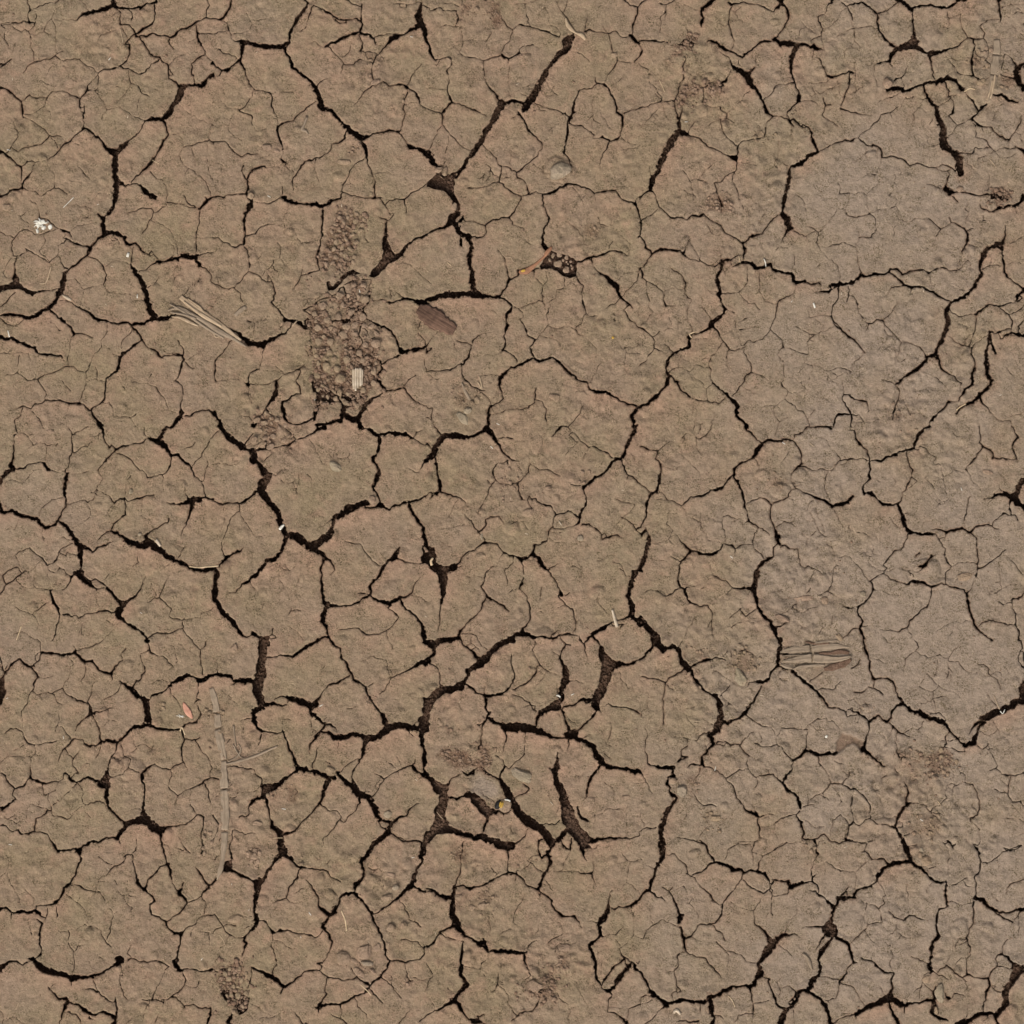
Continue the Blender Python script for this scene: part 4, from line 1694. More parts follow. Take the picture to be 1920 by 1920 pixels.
2 161,44 166,43 174,44 181,37:1
1.5 73,50:1.5 78,45 82,41
1.5 82,10 84,15
3 92,9 97,10
1.2 97,69:1.5 103,74:2 110,77:3 117,79:2 121,83:1
1.2 70,91:2.5 76,91:2.5 82,96:3
2 69,93 75,96
2.5 84,94:2.5 89,94 95,101:2.5 98,104
1.5 91,94:2 96,89 103,83:1
1.5 98,104 97,112:2 100,118 105,123:2.5
1 98,104 105,107 112,103
2 108,94:1.5 103,93 110,96:2 117,96 123,94:2.5
2 123,94 123,86:1 128,80 140,79 150,80:1 152,81
3 123,94 127,96 131,102 137,108:3
1 150,80 154,75 160,70 168,70 175,74 180,79
1 154,76 159,81 166,81
1 152,81 150,90:2.5 150,99:3
5 137,108 144,104:4 150,99:5
3 137,108 136,113:2
5 150,99 156,101:5 161,104:6 168,102:4 178,101:7
3 161,104 162,114:1.5
1.2 162,112 167,117 171,124 172,128:2
3 172,128 182,130:3 188,125:1.5 189,119
1.2 182,130 192,134
2 172,128 169,134:2 164,138:2.5 155,142:1.2 151,144
1 164,138 168,145
2.5 105,123 112,122:3 120,120:2.5 124,125:3 128,128:5
5 137,117:3 132,122:6 130,128:7
6 129,129 132,134:6 139,138:5 141,141:4
5 141,139 142,145:6 144,151:6
2 144,150 152,149 156,148:1
4 144,151 140,157:4
4 140,157 145,164:5 147,170:4 147,177:4
3 140,157 134,159:2.5 127,160:2.5 121,164:2
1 121,164 120,170 124,178
2 147,178 153,180:3 159,179:3 166,174:3
3 166,174:3 172,181:3 180,182:3 188,179:3 192,180
1 172,176 174,162:1.5 181,157:1.5 188,165
1.5 156,180:2 160,192:3
1.5 184,178 188,167:2 192,162
2 106,159:2.5 107,168:3 107,178:3 103,182:2
1 103,182 96,181 90,182 83,187 78,192
1.5 103,182 101,188 101,192
3 107,159 112,158:2.5 119,157:1
4 88,143:2 94,148:4 96,153:4 103,156:5 107,159:4
3 77,126:2 83,131:3 85,138:3 87,142:3
1.5 55,113:2 65,116:2 73,121:2 77,125:2.5
2 77,124 84,120:2 90,116:2.5
1.2 92,117 98,116
1.2 105,123 107,128 103,134
1.5 53,114:3 53,120:2 50,125
4 53,113:4 47,113:3 43,114:1.5
3 43,105:3 38,107:4 35,109:5
2 37,104 38,100:2 42,96 43,90:2
1.5 31,88 38,88 43,89 50,90 53,86:2 59,84 65,81
2.5 6,110:3 12,112:4 17,114:6 23,114:7 29,115:9 30,113
1.5 5,78:1 6,88 4,95 6,102:2 6,109:3
6 29,115 31,122:7
6 25,124:3 24,129:6 27,133:5
5 25,137:3 30,141:7 32,144:7
6 32,144 27,150:7 23,156:8 20,163:8 18,172:7 19,182:8 20,192:8
4 0,118:5 3,120:4
1.5 3,121 7,129 12,137
2.5 16,169:2.5 9,170:2 5,169 0,172:1.2
2 35,177:1 45,179:1.5 50,180:2 58,184:3 61,191:2.5
1 50,180 57,172 64,167
3 57,148 64,149:3 69,150:1
1.5 48,138 52,146
1 128,182 121,188 117,192
1 128,182 145,182 148,178
1 58,73 68,77
1 57,75 50,74
1 192,140 188,152 192,158
1 72,168 78,160
T 1520 1200
4 48,0:5 50,10:4 53,18:4 53,27:3 56,34:5
3 56,35:4 65,34:3 69,34:3 74,38:4 76,42
2.5 56,35 56,42:1.5
2 51,41:1 57,43:3 62,47:2.5 65,50:1
3.5 76,42 76,47:2.5 80,52:4 83,56:5
5 83,57 90,63:6 98,66:7 106,70:7 113,71:6 120,74:6 124,80:5 129,86:4 135,92:3 139,94:4
6 83,57 78,60:4 73,64:4 72,70:5 69,74:5
3 69,74 65,72:4 60,69:4 55,72:5 52,75:5
4 52,75 48,69:4 43,65:4 37,65:3
2 32,66 37,61
2 32,66 33,70 42,67:1
5 52,75 52,82:3 50,88:4 48,95:5 47,99:8
6 47,99 53,102:5 59,106:5 62,110:4 66,114:4
2 70,74:1.5 74,78:3 79,83:3 85,85:2.5 89,88:2
1.2 78,84 76,92 78,97
4 76,100:3 80,103:6 83,107:7
1 84,84 92,80 97,81 102,74 103,72
8 139,95 146,92:10 150,85:7 153,77:6 157,73:6
2 143,84:1 145,80:3 151,75:5 155,74:7
9 155,71:8 163,67:11 172,64:11 180,60:11 187,55:9 191,55:11
9 191,35:5 190,45:9 191,55:11
4 189,0:3 190,8:3.5 187,15:2.5 188,21:2 192,24
2 190,8 192,12
1.5 124,84:2 121,88:3 122,93:3 118,97:2
2 121,96 127,96 133,99:3 139,100
1.5 94,0:1 97,6 95,10 99,13:1.5 104,14 106,16:2
1 95,10 91,13 86,17:1.5 84,25 84,31
1.2 106,16 115,13 124,16 131,7 134,4
1.2 124,16 125,26 128,29
1.2 124,18 134,20 140,27 142,29 151,29
1.5 149,22 157,22 161,25:2.5 161,31 167,36 171,44
1 156,32 161,31
1 104,31 101,37 98,42 91,46
1 104,31 109,33 116,25 114,18
1 109,33 112,39 119,44 129,47 135,53
1 98,42 106,46 110,46 114,42
1.2 110,46 112,58 112,65
2 108,65 116,66 121,72:1.2
1 158,48 163,53 169,63:1.5
1 163,70 171,83
1.5 146,92:2 154,97:1.2 159,95 162,93
1.2 160,92 164,102 168,113 166,115:2
2.5 161,118:1.5 166,115:2.5 171,120:3 178,122:3 186,121:3 192,119
2 181,123:2 178,130:2.5 178,139:3 183,147:2
2 165,134:1.5 171,137:1.5 175,135 178,138
3 183,147 189,146:3 192,150
1 182,149 188,157 192,162
1.2 139,121:1.5 139,128:3
1.5 134,119 139,121
1.5 120,138:1.2 123,131 127,130 134,130
2.5 145,130:2 150,138:2 153,145:3 153,152:3 151,157:2.5 145,161:3
1.2 146,164 153,170 153,180 150,186
1.2 108,155 115,149 122,142:1.5
1 108,155 116,162 121,166
2 90,147 104,149:1.5 108,155
5 84,128:2 88,133:4 89,138:4 86,144:4 87,148
5 88,149 84,152:6 79,158:6 77,165:5 76,168
1.5 68,121 65,124
2 75,116 80,120:2
3 76,168 68,166:2.5 60,165:3 54,161:2.5 53,156:1 54,150 50,143 44,137 40,134 33,132 28,130
1.2 40,134 37,142 36,150:2 38,157 39,163:2.5
3 39,163 45,166:2.5
2.5 45,166 49,162 54,160:2.5
3 39,163 36,167:3 33,175:3 32,179:4
3 32,180 40,182:3 50,182:2 56,180
5 76,168 80,175:4 84,183:7 88,192:6
1.5 79,170 84,165
1.5 84,176:3 89,174
1.5 88,185 96,184
1.2 75,186 82,184
4 147,183:2 150,188:4 153,192:5
1.5 174,187:2 180,190:3 190,186
1.5 121,184:2 125,182:3 129,188
1 56,128 60,140 64,148
1.5 40,46:2.5 46,47:3 49,45
2 37,25:3 42,21:2.5 45,17
1 57,13 62,13 66,16
1 176,160 184,161 192,164
1.2 119,157 108,155
T 0 1520
2 68,37 72,34:4
4 70,36:3 72,42:3 70,50 67,58 64,65 58,70:6 56,76:5 52,82:7 48,84:4 39,86:1.5 33,85
2 51,83 51,90:2.5 51,96:1
4 0,87:4 7,88 11,91:4 15,92:6 20,90:6 26,91:6 31,89:6 36,91:6 38,95:4
3 11,92 10,97:2
1.5 31,97:1.5 34,98:3 38,101:5
3 43,87:1.5 42,93:2 41,98:2.5 38,103:5 36,112:5 35,120:4 37,126:4 36,129:4 32,131:2 30,134
1 37,128 36,134
8 26,134:7 30,134:8 35,139:10 41,143:11 48,146:9 58,147:9 66,150:10 72,149:7 78,150:6 85,149:5
8 0,143:9 3,139:9 7,136:5 15,136:4 21,139:2 26,135:4
5 85,149:5 92,146:4 98,141:4 105,138:7 108,134:12
2.5 85,150 87,159:1.5 89,163 94,169:3 99,172 104,173
2 64,151:3 64,157:1
2 75,160:1 82,159:3 88,163:4
4 43,158:1 47,163:3 52,168:4 57,170:6 60,170
5 60,171:7 57,179:5 55,188:3 53,192:2.5
6 61,172:4 66,175:5
7 70,174:4 75,178:7 80,182:6 87,184:4 93,181:5 100,183:6 104,187:7
4 104,168:1.5 105,178:4 104,187:5 102,192:5
3 79,182 80,186:4 84,187:1
1.5 58,181:1 68,184:2.5 72,188:2.5 73,192
1 0,179 3,187 2,192
1 5,186 14,185 20,190 23,192
1.5 64,67:1.5 72,68:2.5 81,72:2 90,73:1.5 92,77:1 94,81
1 60,76 70,82 75,87 80,95
1.5 96,116 99,110:2.5 100,100 102,93 107,89:1
1 102,93 98,88
1 53,108 60,108 70,106 77,102 85,105 91,107 92,112:1.2 97,119:3 100,124
1.5 62,109:2 63,118 64,124 67,128 67,138 66,146:1
1.2 67,128 71,122 76,120
1 88,129 94,135
1 103,62 107,72 112,80 119,88 118,90
1 112,76 111,80
1 0,60 7,54 8,46 5,43
1 7,54 9,65 14,71 17,78 19,85
1 17,74 25,74
4 119,39:3 120,48:2.5 122,58:4 124,65:6 130,71:5
5 130,70 134,62:4 140,56:4 146,49:3 151,48
4 130,71 134,74:3 140,80:5 136,84:3 135,88:2.5 136,95:3 143,96:3 149,100:3.5
1 160,33:1 165,36
4 144,20:4 146,32:3.5 149,46:3.5 153,53:5 154,60:4
1.5 154,60:2 155,66 159,71 162,74
3 149,100:3 152,106:3 157,111:5 163,111:4
3 150,99:2 157,94:2 162,91:3 167,84:3 168,82
2.5 163,111:3 170,105 177,100:2 180,95:1.5 184,94
2 184,94 192,94
2 181,77 185,86:2 184,94:2.5
2.5 168,82 175,80 181,77:3 188,69:5
4 168,82:3 165,77 161,74:5 164,69:5 165,64:2
5 163,111 163,120:4 160,128:3.5 158,137:8
8 157,136 160,140:8 164,143:8 166,144:5
2.5 165,144 167,152:3 164,158 158,164 152,170:2.5 146,170:2.5
3 166,142 175,142 185,144:4 192,143:4
3 116,134:5 120,132:2.5 125,135:2.5 134,135:2 141,134 147,136 152,139:1.5
1.5 118,132 115,128:1.5 118,121
1 188,112 188,122
1.2 180,108 188,110 192,110
1.5 107,147:2 108,155:2.5 109,161 113,168 117,171:1
1.5 110,140 110,148
1.2 151,140 146,150 141,158 138,164:2 136,170:3
2 128,170 136,170:3 141,169:3 146,172:2.5 148,174
1.2 134,173 130,180 128,190
1.5 143,182 140,190:1.5
2.5 156,168 162,173:2 166,177
1.5 166,176 174,174 180,177:2.5 190,177:3 190,182:5 187,192:4
1 180,152 176,160 170,158 165,156
4 176,52:3 183,62:4 188,69:5
3 113,42:2 111,46 106,49:2.5 101,51 96,58:1.2
3 111,41 118,39:3
1 124,25 123,32 119,38
1 88,40 95,46 100,49
T 400 1520
1.5 0,5:4 5,12:4
12 60,24:8 62,32:11 63,38:12
8 62,39:9 56,45:6 49,54:6 46,60:6 40,65:10 39,72:8 37,82:7 36,90:6 38,97:5 40,99:7
7 63,38 70,43:5 76,49:5 78,51
3 78,51 86,51:4 95,52:3 104,54:3 107,60:2.5 113,63:2.5 116,65:1
3 78,51 75,60:3 70,67:3 67,73 66,80:1.5 58,81 54,84:1
1 66,80 74,84 80,83
6 40,99 36,106:6 30,112:4 28,117:5 31,119:5 29,124:4 27,130:3
3 42,99 46,99:2 50,105:1.5 54,110:7
2 55,111:4 60,108:4 66,107:3 74,109:2.5 82,111:2 90,114:2 93,115:3
2 54,112:2.5 53,121:2 55,130 57,139:1.5 54,145 54,150
3 93,115 98,110:3 100,107
4 84,63:1.5 88,68:2.5 92,75:4 95,80:3.5 94,85:4 99,90:6 104,94:6
7 104,94 108,91:7 111,88:6 113,83:4 117,76:6 124,75:6 128,74:9
1.5 111,84 107,87
6 104,94 102,100:5 98,105:7 104,111:5 106,118:4 105,124:3 102,132:2.5 98,138:2.5 95,143:4
5 128,74 128,66:6 134,62:6 136,54:6 133,46:7 140,38:8
8 139,39 146,28:8 154,21:8 158,16:8 160,10:6
5 128,75 136,83:5 141,91:6 144,99:5 148,108:4 153,118:5 155,128:4 158,134:4
3 144,94:2 150,91:3 158,85:4 166,78:5 172,72:6 178,67:8 181,62:9 183,52:5 188,46:5 186,40:5
8 192,26:6 190,34:8 186,42:6
3 181,68 186,71:4 192,73:4
3 158,134 166,134:4 174,136:3 186,134:3 190,129:3 189,124:2.5 192,121
3 158,135 154,144:4 150,150:5 144,155:4 140,160:4
2 189,123 184,118:2 177,116:1.5 174,115:2.5 168,116:2.5
3 94,137:5 98,137:4
4 95,143 87,143:3 82,145:3.5 76,150:4 70,155:4 64,158:6 58,153:6 52,149:8 45,146:6 38,142:5 34,142
2 63,158 62,164:4
3 95,143 100,147:3 105,150:4 112,151:3 118,153:2 126,151:2 129,149:2 136,154:4 140,157:5
1.5 129,149 126,145:1.5 124,142
4 104,149:3 102,155:3 100,160:2 102,164:3 98,170:3 95,174:4
7 95,176:9 102,174:5 108,174:5 114,175:5 121,171:4 128,166:4 135,164:3 138,161:7
3 114,175 116,182:1.5
2 96,177:2 96,182:3
4 140,159:4 144,166:3 148,169:3 152,172:2
1.5 129,170:1.5 130,176 134,181 138,184:3 139,187
1.5 173,139:1.5 174,148 175,152:4 180,153:1
1.2 175,152 172,159
1.5 154,151 160,158 165,165:1.5 169,168
4 73,182:2 77,187:3 80,192:3
1.5 106,183:1 112,186:3 118,188:3 121,192:3
3 192,184:3 186,190:3
1.5 178,178:1 172,186:1.5 168,191:4
1 34,173 47,182 55,186
3 0,143:2 5,144:3
P 8,141 16,140 22,143 21,148 14,147 8,146
P 7,159 15,161 20,165 28,166 32,168 30,180 24,184 18,176 10,170 7,165
4 18,182:3 14,190:7
3 34,143:2 33,152:3 31,160:2
5 9,55:6 16,54:6 22,57:5 28,60:5 34,62:3 38,64:6
P 10,47 16,45 18,52 12,56 9,53
4 16,38:3 16,43:5
5 0,65:5 3,62:5
2 0,93 4,96:2 7,101:2 10,107 13,111 20,114:1.2 27,115
1.5 0,108 7,104 14,102 20,102:2
1 5,122 5,130 3,136
1 14,112 11,120 6,124
2.5 168,80:1 172,87:2 175,93:3 176,98:1.5 183,100 187,104
1 160,148 160,158
2 159,19 164,22:1.5 172,25:2 182,27:2.5 190,29:2.5
1 106,44 102,48
T 800 1520
3 33,28:1 32,44:1.5 30,54:3 26,63:2.5
3.5 73,38:3 73,56:3
1 57,50 62,56 64,60
5 25,68:4 32,68:4 39,70:5 47,68:4 56,64:4 64,60:4 73,57:4 80,57:4 86,61:4 90,66:3 97,69:3 100,70:5
9 25,68:5 24,75:8 23,83:9 23,92:9 26,101:11 30,106:9 34,113:4
5 0,70:3 6,72:5 12,77:6 20,78:7 23,79:9
2 0,74 6,73
5 0,122:5 7,118 12,110:4 17,106:3 24,104:5
2 17,114:1.5 23,115:2.5 30,117:1
5 35,113 42,118:4 48,120:8 52,119:9 55,126:5
4 52,115:4 52,120
7 55,127:4 62,127:6 70,127:7 80,127:7 86,128:7 89,127:5
4 89,127 92,121:3 95,118:2 101,117:1
5 87,128 88,135:4 90,141:3 93,147:1.5
3 109,38:6 110,41:6
6 110,41 111,48:5 108,55:6 104,62:5 101,69:7
5 101,70:7 102,74:4 108,77:4 113,79:6 113,83:4 117,91:4 122,95:5 128,94:3 132,94:4 137,100:3 139,105:1.5
1.5 101,75 101,78
2 102,37:4 104,42:4 109,39:4
1.2 91,44 101,39
1 91,44 96,49 106,56:2
1.2 89,74 86,81 82,86:1.5 80,92 79,99 82,102
1.2 57,93:1.2 57,100:1.5 58,105 57,110:1
1.2 66,111:1 76,105
1 100,103 100,108 97,112
1 116,96 111,102 110,109
1 108,121 113,115:2 120,113 128,109
5 33,118:3 32,125:5 30,133:7 31,142:7 31,149:6 36,155:7
1.2 32,141 42,141 48,142 50,137 55,133 57,128:1
1 48,142 53,148
8 36,156 30,163:7 25,169:9 20,174:5 12,178:5 6,181:2 0,184:3
5 26,171:9 30,176:6 34,183:4 39,189:4
P 39,187 46,187 52,190 46,192 40,192
3 53,192:4 48,189:3 47,185:3 52,183
1.2 0,137 6,148 2,156 0,160
1 20,139 26,141 31,141
1 19,159 25,165
3 65,145:1.5 64,156:3 62,161:2.5 58,163:1
1.5 64,156 70,160:2 73,166:1.2 73,173 78,181:1.5 82,184
3 77,189:2 84,182:3 89,180:2 95,181:2.5 99,176 103,169:1
1.5 111,55:1 122,55 134,54:1
2 137,56:2 148,56:3 150,60:3 152,67:1.5
1.5 150,55 152,48:2 150,42:1
4 138,28:6 139,36:4 142,43:2 145,47:1
1 121,55 126,44 130,36
1.2 121,23:2 124,33:1.5 130,34 131,26
1.5 101,26:2.5 102,36:2
1 176,38 181,45 183,46 192,44
1 183,46 181,56 180,64 192,74
1 180,64 175,70
4 192,80:6 186,84:6 180,87:4 174,87:3 168,89:3
1.5 167,72:1.5 164,79:2 163,85:2
6 163,87:6 160,95:7 155,103:7 156,112:6 152,116:6 147,120:7
1.5 154,101 146,99:1
5 148,125:6 151,131:7 151,141:6 152,150:5 157,157:4
3 157,157 161,150:4 168,141:4 175,134:3.5 178,133
6 163,162:6 168,158:6 175,148:6 182,140:7 184,137
2.5 157,158 163,162:4 167,166:4 163,172:3 163,181:2 170,183:3 176,187:4 180,192:4
1.5 173,124:1.5 176,130:3 182,133:3 188,140:5 192,145:5
3 177,131:2 180,138:3 182,143:3
1.5 188,140 192,135
1.2 156,114:1 163,111 171,111
1.2 171,111 175,104
1 184,85 186,96 187,112:1.2 192,113
1.2 187,112 182,118 176,122 173,124
1 170,115 175,122
2 179,188:1 182,178:2 188,176:3 192,174
1 135,153 139,164 145,173
1 116,160 121,168
1 120,168 128,176 130,180 127,186 128,192
2 102,165:4 105,162:6
1 7,181 7,175 2,168 0,163
2 96,148:1 88,153
T 1200 1520
7 24,0:7 20,12:8 19,22:8 21,32:7 19,45:7 14,54:6 10,65:6 9,71:5
6 9,71 4,74:4 0,79:5
4 10,72 16,77:3 20,79:4 23,82:1.5
1 0,43 6,49 13,53:1.2
2 22,40:1 31,39:1.5 36,43:2 42,48:3 43,56:3
3 42,56 46,58:3 50,61:2 54,68:1.5 60,72 63,75 66,81 70,85:1.5 74,86:3
3 48,57:2.5 56,55:4 60,50:4 67,46:5 72,47:6 78,49:6 83,53:7 90,53:5 94,56:6 100,54:4 106,55:5 112,57:6 117,65:3
2 53,26:2 60,31 61,37 66,43:4 67,46
1.2 34,24:1 45,25 51,26:1.5
1.5 93,57 92,62:1.5 87,67 85,73 79,77:3 74,86:3
4 74,86 74,91:4 70,98:4 65,102:4 61,103:3 54,102:3 50,108:2 46,113:2.5 41,115:3
2 65,102 68,108:1.5 74,112 77,117
3 92,63:1.5 101,69:2.5 107,72:3.5 112,75:3
3 112,75 117,70 119,66:3
2.5 119,66 120,62:5 126,62:4 133,63:5 135,68:6
2 134,67 133,74 126,75:1.5 119,76 117,70
6 135,68:7 142,66:6 150,65:4 156,64:4 160,67:4 162,72:3
2 152,71:1 158,73:3 162,76:5 168,80:5 173,85:6 175,88
2 154,64:2 156,60:5 153,53:1.5 157,46:1.5 161,39:2 158,33:2 157,26
1.2 155,61 159,57
2 106,53:5 109,45:1.5 111,41:1.5 120,36:1.2 131,28
1 100,31 101,38 111,41
1 101,38 101,44 102,48
1.2 74,46 77,41 79,35 88,30 100,31:1.5
1.2 111,77:1 106,85:1.5 103,90:2 104,98:2 103,103:2.5 110,107:3.5 115,113:6 118,120:12
1.2 81,82:1 91,87 97,89 103,90:1.5
1.2 119,70 119,82:1.5 118,90:1.5 120,96:1
1 118,90 114,97
12 118,120:14 123,115:10 129,111:6 134,112:4 140,110:2 144,113:1
1.5 130,110 133,101:1 140,93:1.2 141,85:1
10 118,120:14 115,125:12 110,132:8 106,138:7 108,145:9 105,152:7 100,158:8
1.5 105,137 96,136:1.5 90,131:2 85,128:2 78,127 73,122:2 68,118:1
6 98,158 90,157:4 82,159:5 75,163:6 68,166:6 62,167:9
9 62,167 63,174:9 65,181:7 68,186:5 64,192:6
5 61,168 56,172:6 48,172:5 42,171:5 39,170:6 33,171:6 27,173:5 23,174:6
5 0,144:5 4,152:5 9,163:7 16,168:6 20,172:7 23,176:7
2.5 21,178 16,181:2 11,188 4,192:2
1.5 0,168 8,164:2
1.2 0,175 8,171 11,168
2 54,173 54,180:3
3 68,185:3 72,184:2 75,188:1
6 99,159:7 101,165:3.5 102,172:3 102,180:3 102,186:2.5
1.5 102,173 108,172:2 118,170:1.2
2 102,183 96,183:2 90,184 85,189:1
2 110,149:1.5 116,152:3
4 115,154:3 119,161:5 122,168:5 122,173:5 127,178:5 131,179:8
8 131,179 130,185:8 125,192:8
4 134,173:2 138,169:4 142,165:5 146,162:6
6 131,179 138,176:6 143,163:7
P 137,175 140,177 133,181
6 146,162 152,162:7 154,157:9 155,152:8 160,149:7 163,142:6 161,134:6 164,126:8 169,119:7 175,113:6
6 152,162 158,167:6 165,173:6 170,182:7 172,192:6
12 175,113:8 173,106:14 169,107:10
P 164,104 168,100 171,97 174,108 178,113 170,114 165,110 163,106
5 172,98 172,92:5 176,86:4
4 176,86 178,80:3
5 178,79:6 184,77:5 192,77:6
3 179,78 183,74:2.5 187,73:1.5
4 164,105:4 156,104:3 150,104:1.5 146,106:1
3 167,112:4 162,119:2.5 158,126:1
8 176,114 182,117:7 188,121:6 190,128:5 192,136:5
1.5 188,120 192,117
3 191,137:3 187,143:3 183,151:4 180,155:3
2 180,154 179,162:2 176,169 170,171 164,171:2
1.2 180,153 172,151 164,149
1.5 182,155 192,158
1.2 127,160 134,159 141,163:1.5
1.2 125,120:1 132,126 138,131
5 34,90:4 37,94:8 36,100:7
3 21,69:1.5 27,72:2.5 31,80:4 33,85:4 35,90
2 27,72 30,68
1.5 37,100 34,104:2 36,107:3
5 36,105 38,112:5 40,115:6 41,122:5 41,127:3
1.5 34,104 27,102:1 19,99 12,103:1.2 7,108 3,115:1.5 0,114
1 12,103 9,95 9,88
3 41,127 46,129:1.5 54,131:2 60,133 63,138 70,146 75,151:1
2 41,127 37,128 34,131:3 35,138 32,143:2.5 32,150:1.5 32,158 36,162
1.2 31,144 23,145
1 32,160 35,168
1.5 29,167:2 29,164
1 38,93 45,91
1 33,70 39,68 42,74 42,78
1 181,182 190,182
1 126,150 124,155 127,163 125,168
2 155,61 155,64
1.5 34,190:2 46,189:4 53,188:5
T 1520 1520
4 74,13:4 78,18:4 83,26:6 87,33:8 89,42:7 90,45:8
6 90,45 82,47:6 75,48:6 70,50:6 65,53:6 61,58:6 59,63:5 54,67:3 48,69:4 42,71:3.5 38,77:5 33,79:5 25,79:6
2 49,68 54,68:4
6 25,79 24,85:4
2 26,78 31,74:2 36,66:1
2 33,74 35,76
6 90,45 96,50:6 101,53:6 105,58:4 111,63:5 117,65:5 122,65:5
2 45,29:1.5 50,30:1.5 48,36:2 54,40:2.5 56,44:3 66,44:3 70,49:3
1.2 14,46 22,52 27,55 40,55 50,46:1
1 40,55 42,61 40,70
4 122,65 121,72:5 122,79:5 123,85:4 117,88:3 114,93:5 112,103:5 114,113:6 110,120:6 109,128:5 108,134:4 107,140:7 108,144:7
1.2 123,68:1 131,66 137,63 141,68 146,68
1 137,63 140,60
2 152,37:4 153,46:3.5 151,54:3 147,60:3 148,66:3 149,73:3 148,80:4
1 125,34 124,44 124,52 125,58
1.5 120,29:2 124,34:1
2.5 123,27:3 128,32:3 131,29
2 178,36:2.5 170,39 165,43:2.5 159,47:1.5 153,47
2.5 178,36:2.5 184,33:2 190,32
1 183,36 186,41
1.5 174,34 178,37
2 176,74:1.5 180,66:2.5 186,64:2 192,61:1.5
6 149,80 155,81:7 160,86:5 165,89:5 170,92:4 176,91:3.5 182,90:4 188,88:4
5 188,87:5 192,88:7
3 160,88:1.5 168,93:3 175,97:3.5 181,100:5
2.5 181,100 186,95 189,90:3
1.5 188,95 188,104:2 187,114:1
3 148,80 146,85:4 147,92:4 147,100:3 142,106:2 140,115:2.5 143,122:2.5 144,130:1.2 141,132 141,140 141,147
1.2 123,81 128,81 133,84 139,84:1.2 146,83
1 140,118 130,122
1.5 104,136 96,134 90,132:1
1.5 116,142:2 123,140:3 129,143:4 134,148:3.5 138,152:2 140,153
2.5 137,150:2.5 143,147:3 148,150:2 155,151:3 160,151:5
2 108,144 116,147:2 124,152:1
2 108,145 102,148:2 100,155:1.5 98,162:2 97,170:1
1.5 100,155 106,160
1 130,142 132,136 136,131 141,132
5 160,151:5 161,158:5 157,164:5 157,170:3.5 155,176:4 156,182:3
2.5 160,158:2 166,161:2 172,163:2
1.2 161,158 166,158
2.5 160,151 162,146:3 166,141:2.5 168,138:1.5 166,134 171,128
1.5 167,140 175,141:2 179,143
4 172,129:4 178,133:5 183,138:7 186,143:14
1.5 172,129 173,121:1.5 177,116
12 187,143:16 192,141:10
9 186,144:14 182,151:10 177,158:9 175,164:9 176,172:9 172,180:8 168,184:8
6 168,183 160,183:6 151,183:6 144,187:6 139,190:10 132,192:9
5 166,185:5 169,192:5
12 71,168:12 66,171:10 58,174:8 50,178:8 44,181:8 40,183:6
3 40,183 33,184:2 26,187:1.5 22,191
2 40,184 41,187
4 71,166:7 74,160:4 73,152:4 74,147:4
4 73,147 66,145:4 60,140:4 54,135:4 47,133:4 45,132:1
1.5 74,146 71,140 71,134:1
2 38,136:3 42,136
9 73,169:10 79,173:8 84,175:7 92,173:4 98,174:5 104,170:5 110,171:7
4 84,176 84,181:3
6 71,172:5 74,180:5 77,188:7 80,192:8
4 22,116 14,113
2 36,119:2 43,113 50,106 52,102:1.5 61,100:1.5
1 51,103 50,100
1 49,110 54,116 58,119
1.2 50,82:2.5 50,90:1 48,97
1.5 44,80:1 50,83 58,85 62,88:1.5 67,82 65,77
1.2 59,63 65,69 68,76
1.2 62,88 63,95 64,100
1.5 70,89 75,95:2.5 83,97:2.5 89,94:3 98,96:1.5 103,98:1
1 87,67 86,72 88,75 88,82
1 109,64 105,69 105,74
1 79,110 82,112 90,114
1 82,112 76,118
1 67,119 71,122 74,129 72,134
1 58,128 55,135
1.5 114,168:7 110,173:5 114,183:1
6 112,172:4 108,181:5 114,185:6 119,188:7 123,189:5
1.5 126,169:1 130,165:2 138,166
4 121,165:2 124,170:6
5 113,158:2 110,163:3 111,170:5
P 107,180 113,174 116,182 113,184
1.5 26,155:1.5 32,156 39,158:2 42,163 44,168 49,177:2
1 62,158 66,165
1 13,149 24,152
1 139,153 141,161
1 143,177 139,187
'''

def new_mat(name):
    m = bpy.data.materials.new(name)
    m.use_nodes = True
    nt = m.node_tree
    p = nt.nodes['Principled BSDF']
    p.inputs['Roughness'].default_value = 0.95
    p.inputs['Specular IOR Level'].default_value = 0.15
    return m, nt, p

def N(nt, typ, **kw):
    n = nt.nodes.new(typ)
    for k, v in kw.items():
        setattr(n, k, v)
    return n

def noise(nt, vec, scale, detail=3.0, rough=0.55, dist=0.0):
    n = N(nt, 'ShaderNodeTexNoise')
    n.inputs['Scale'].default_value = scale
    n.inputs['Detail'].default_value = detail
    n.inputs['Roughness'].default_value = rough
    n.inputs['Distortion'].default_value = dist
    nt.links.new(vec, n.inputs['Vector'])
    return n.outputs['Fac']

def ramp(nt, fac, a, b, ca=0.0, cb=1.0):
    n = N(nt, 'ShaderNodeMapRange')
    n.inputs['From Min'].default_value = a
    n.inputs['From Max'].default_value = b
    n.inputs['To Min'].default_value = ca
    n.inputs['To Max'].default_value = cb
    nt.links.new(fac, n.inputs['Value'])
    return n.outputs['Result']

def mixc(nt, fac, a, b, mode='MIX'):
    n = N(nt, 'ShaderNodeMix', data_type='RGBA', blend_type=mode)
    for sock, v in ((n.inputs[0], fac), (n.inputs[6], a), (n.inputs[7], b)):
        if isinstance(v, (int, float)):
            sock.default_value = v
        elif isinstance(v, tuple):
            sock.default_value = (*v, 1.0)
        else:
            nt.links.new(v, sock)
    return n.outputs[2]

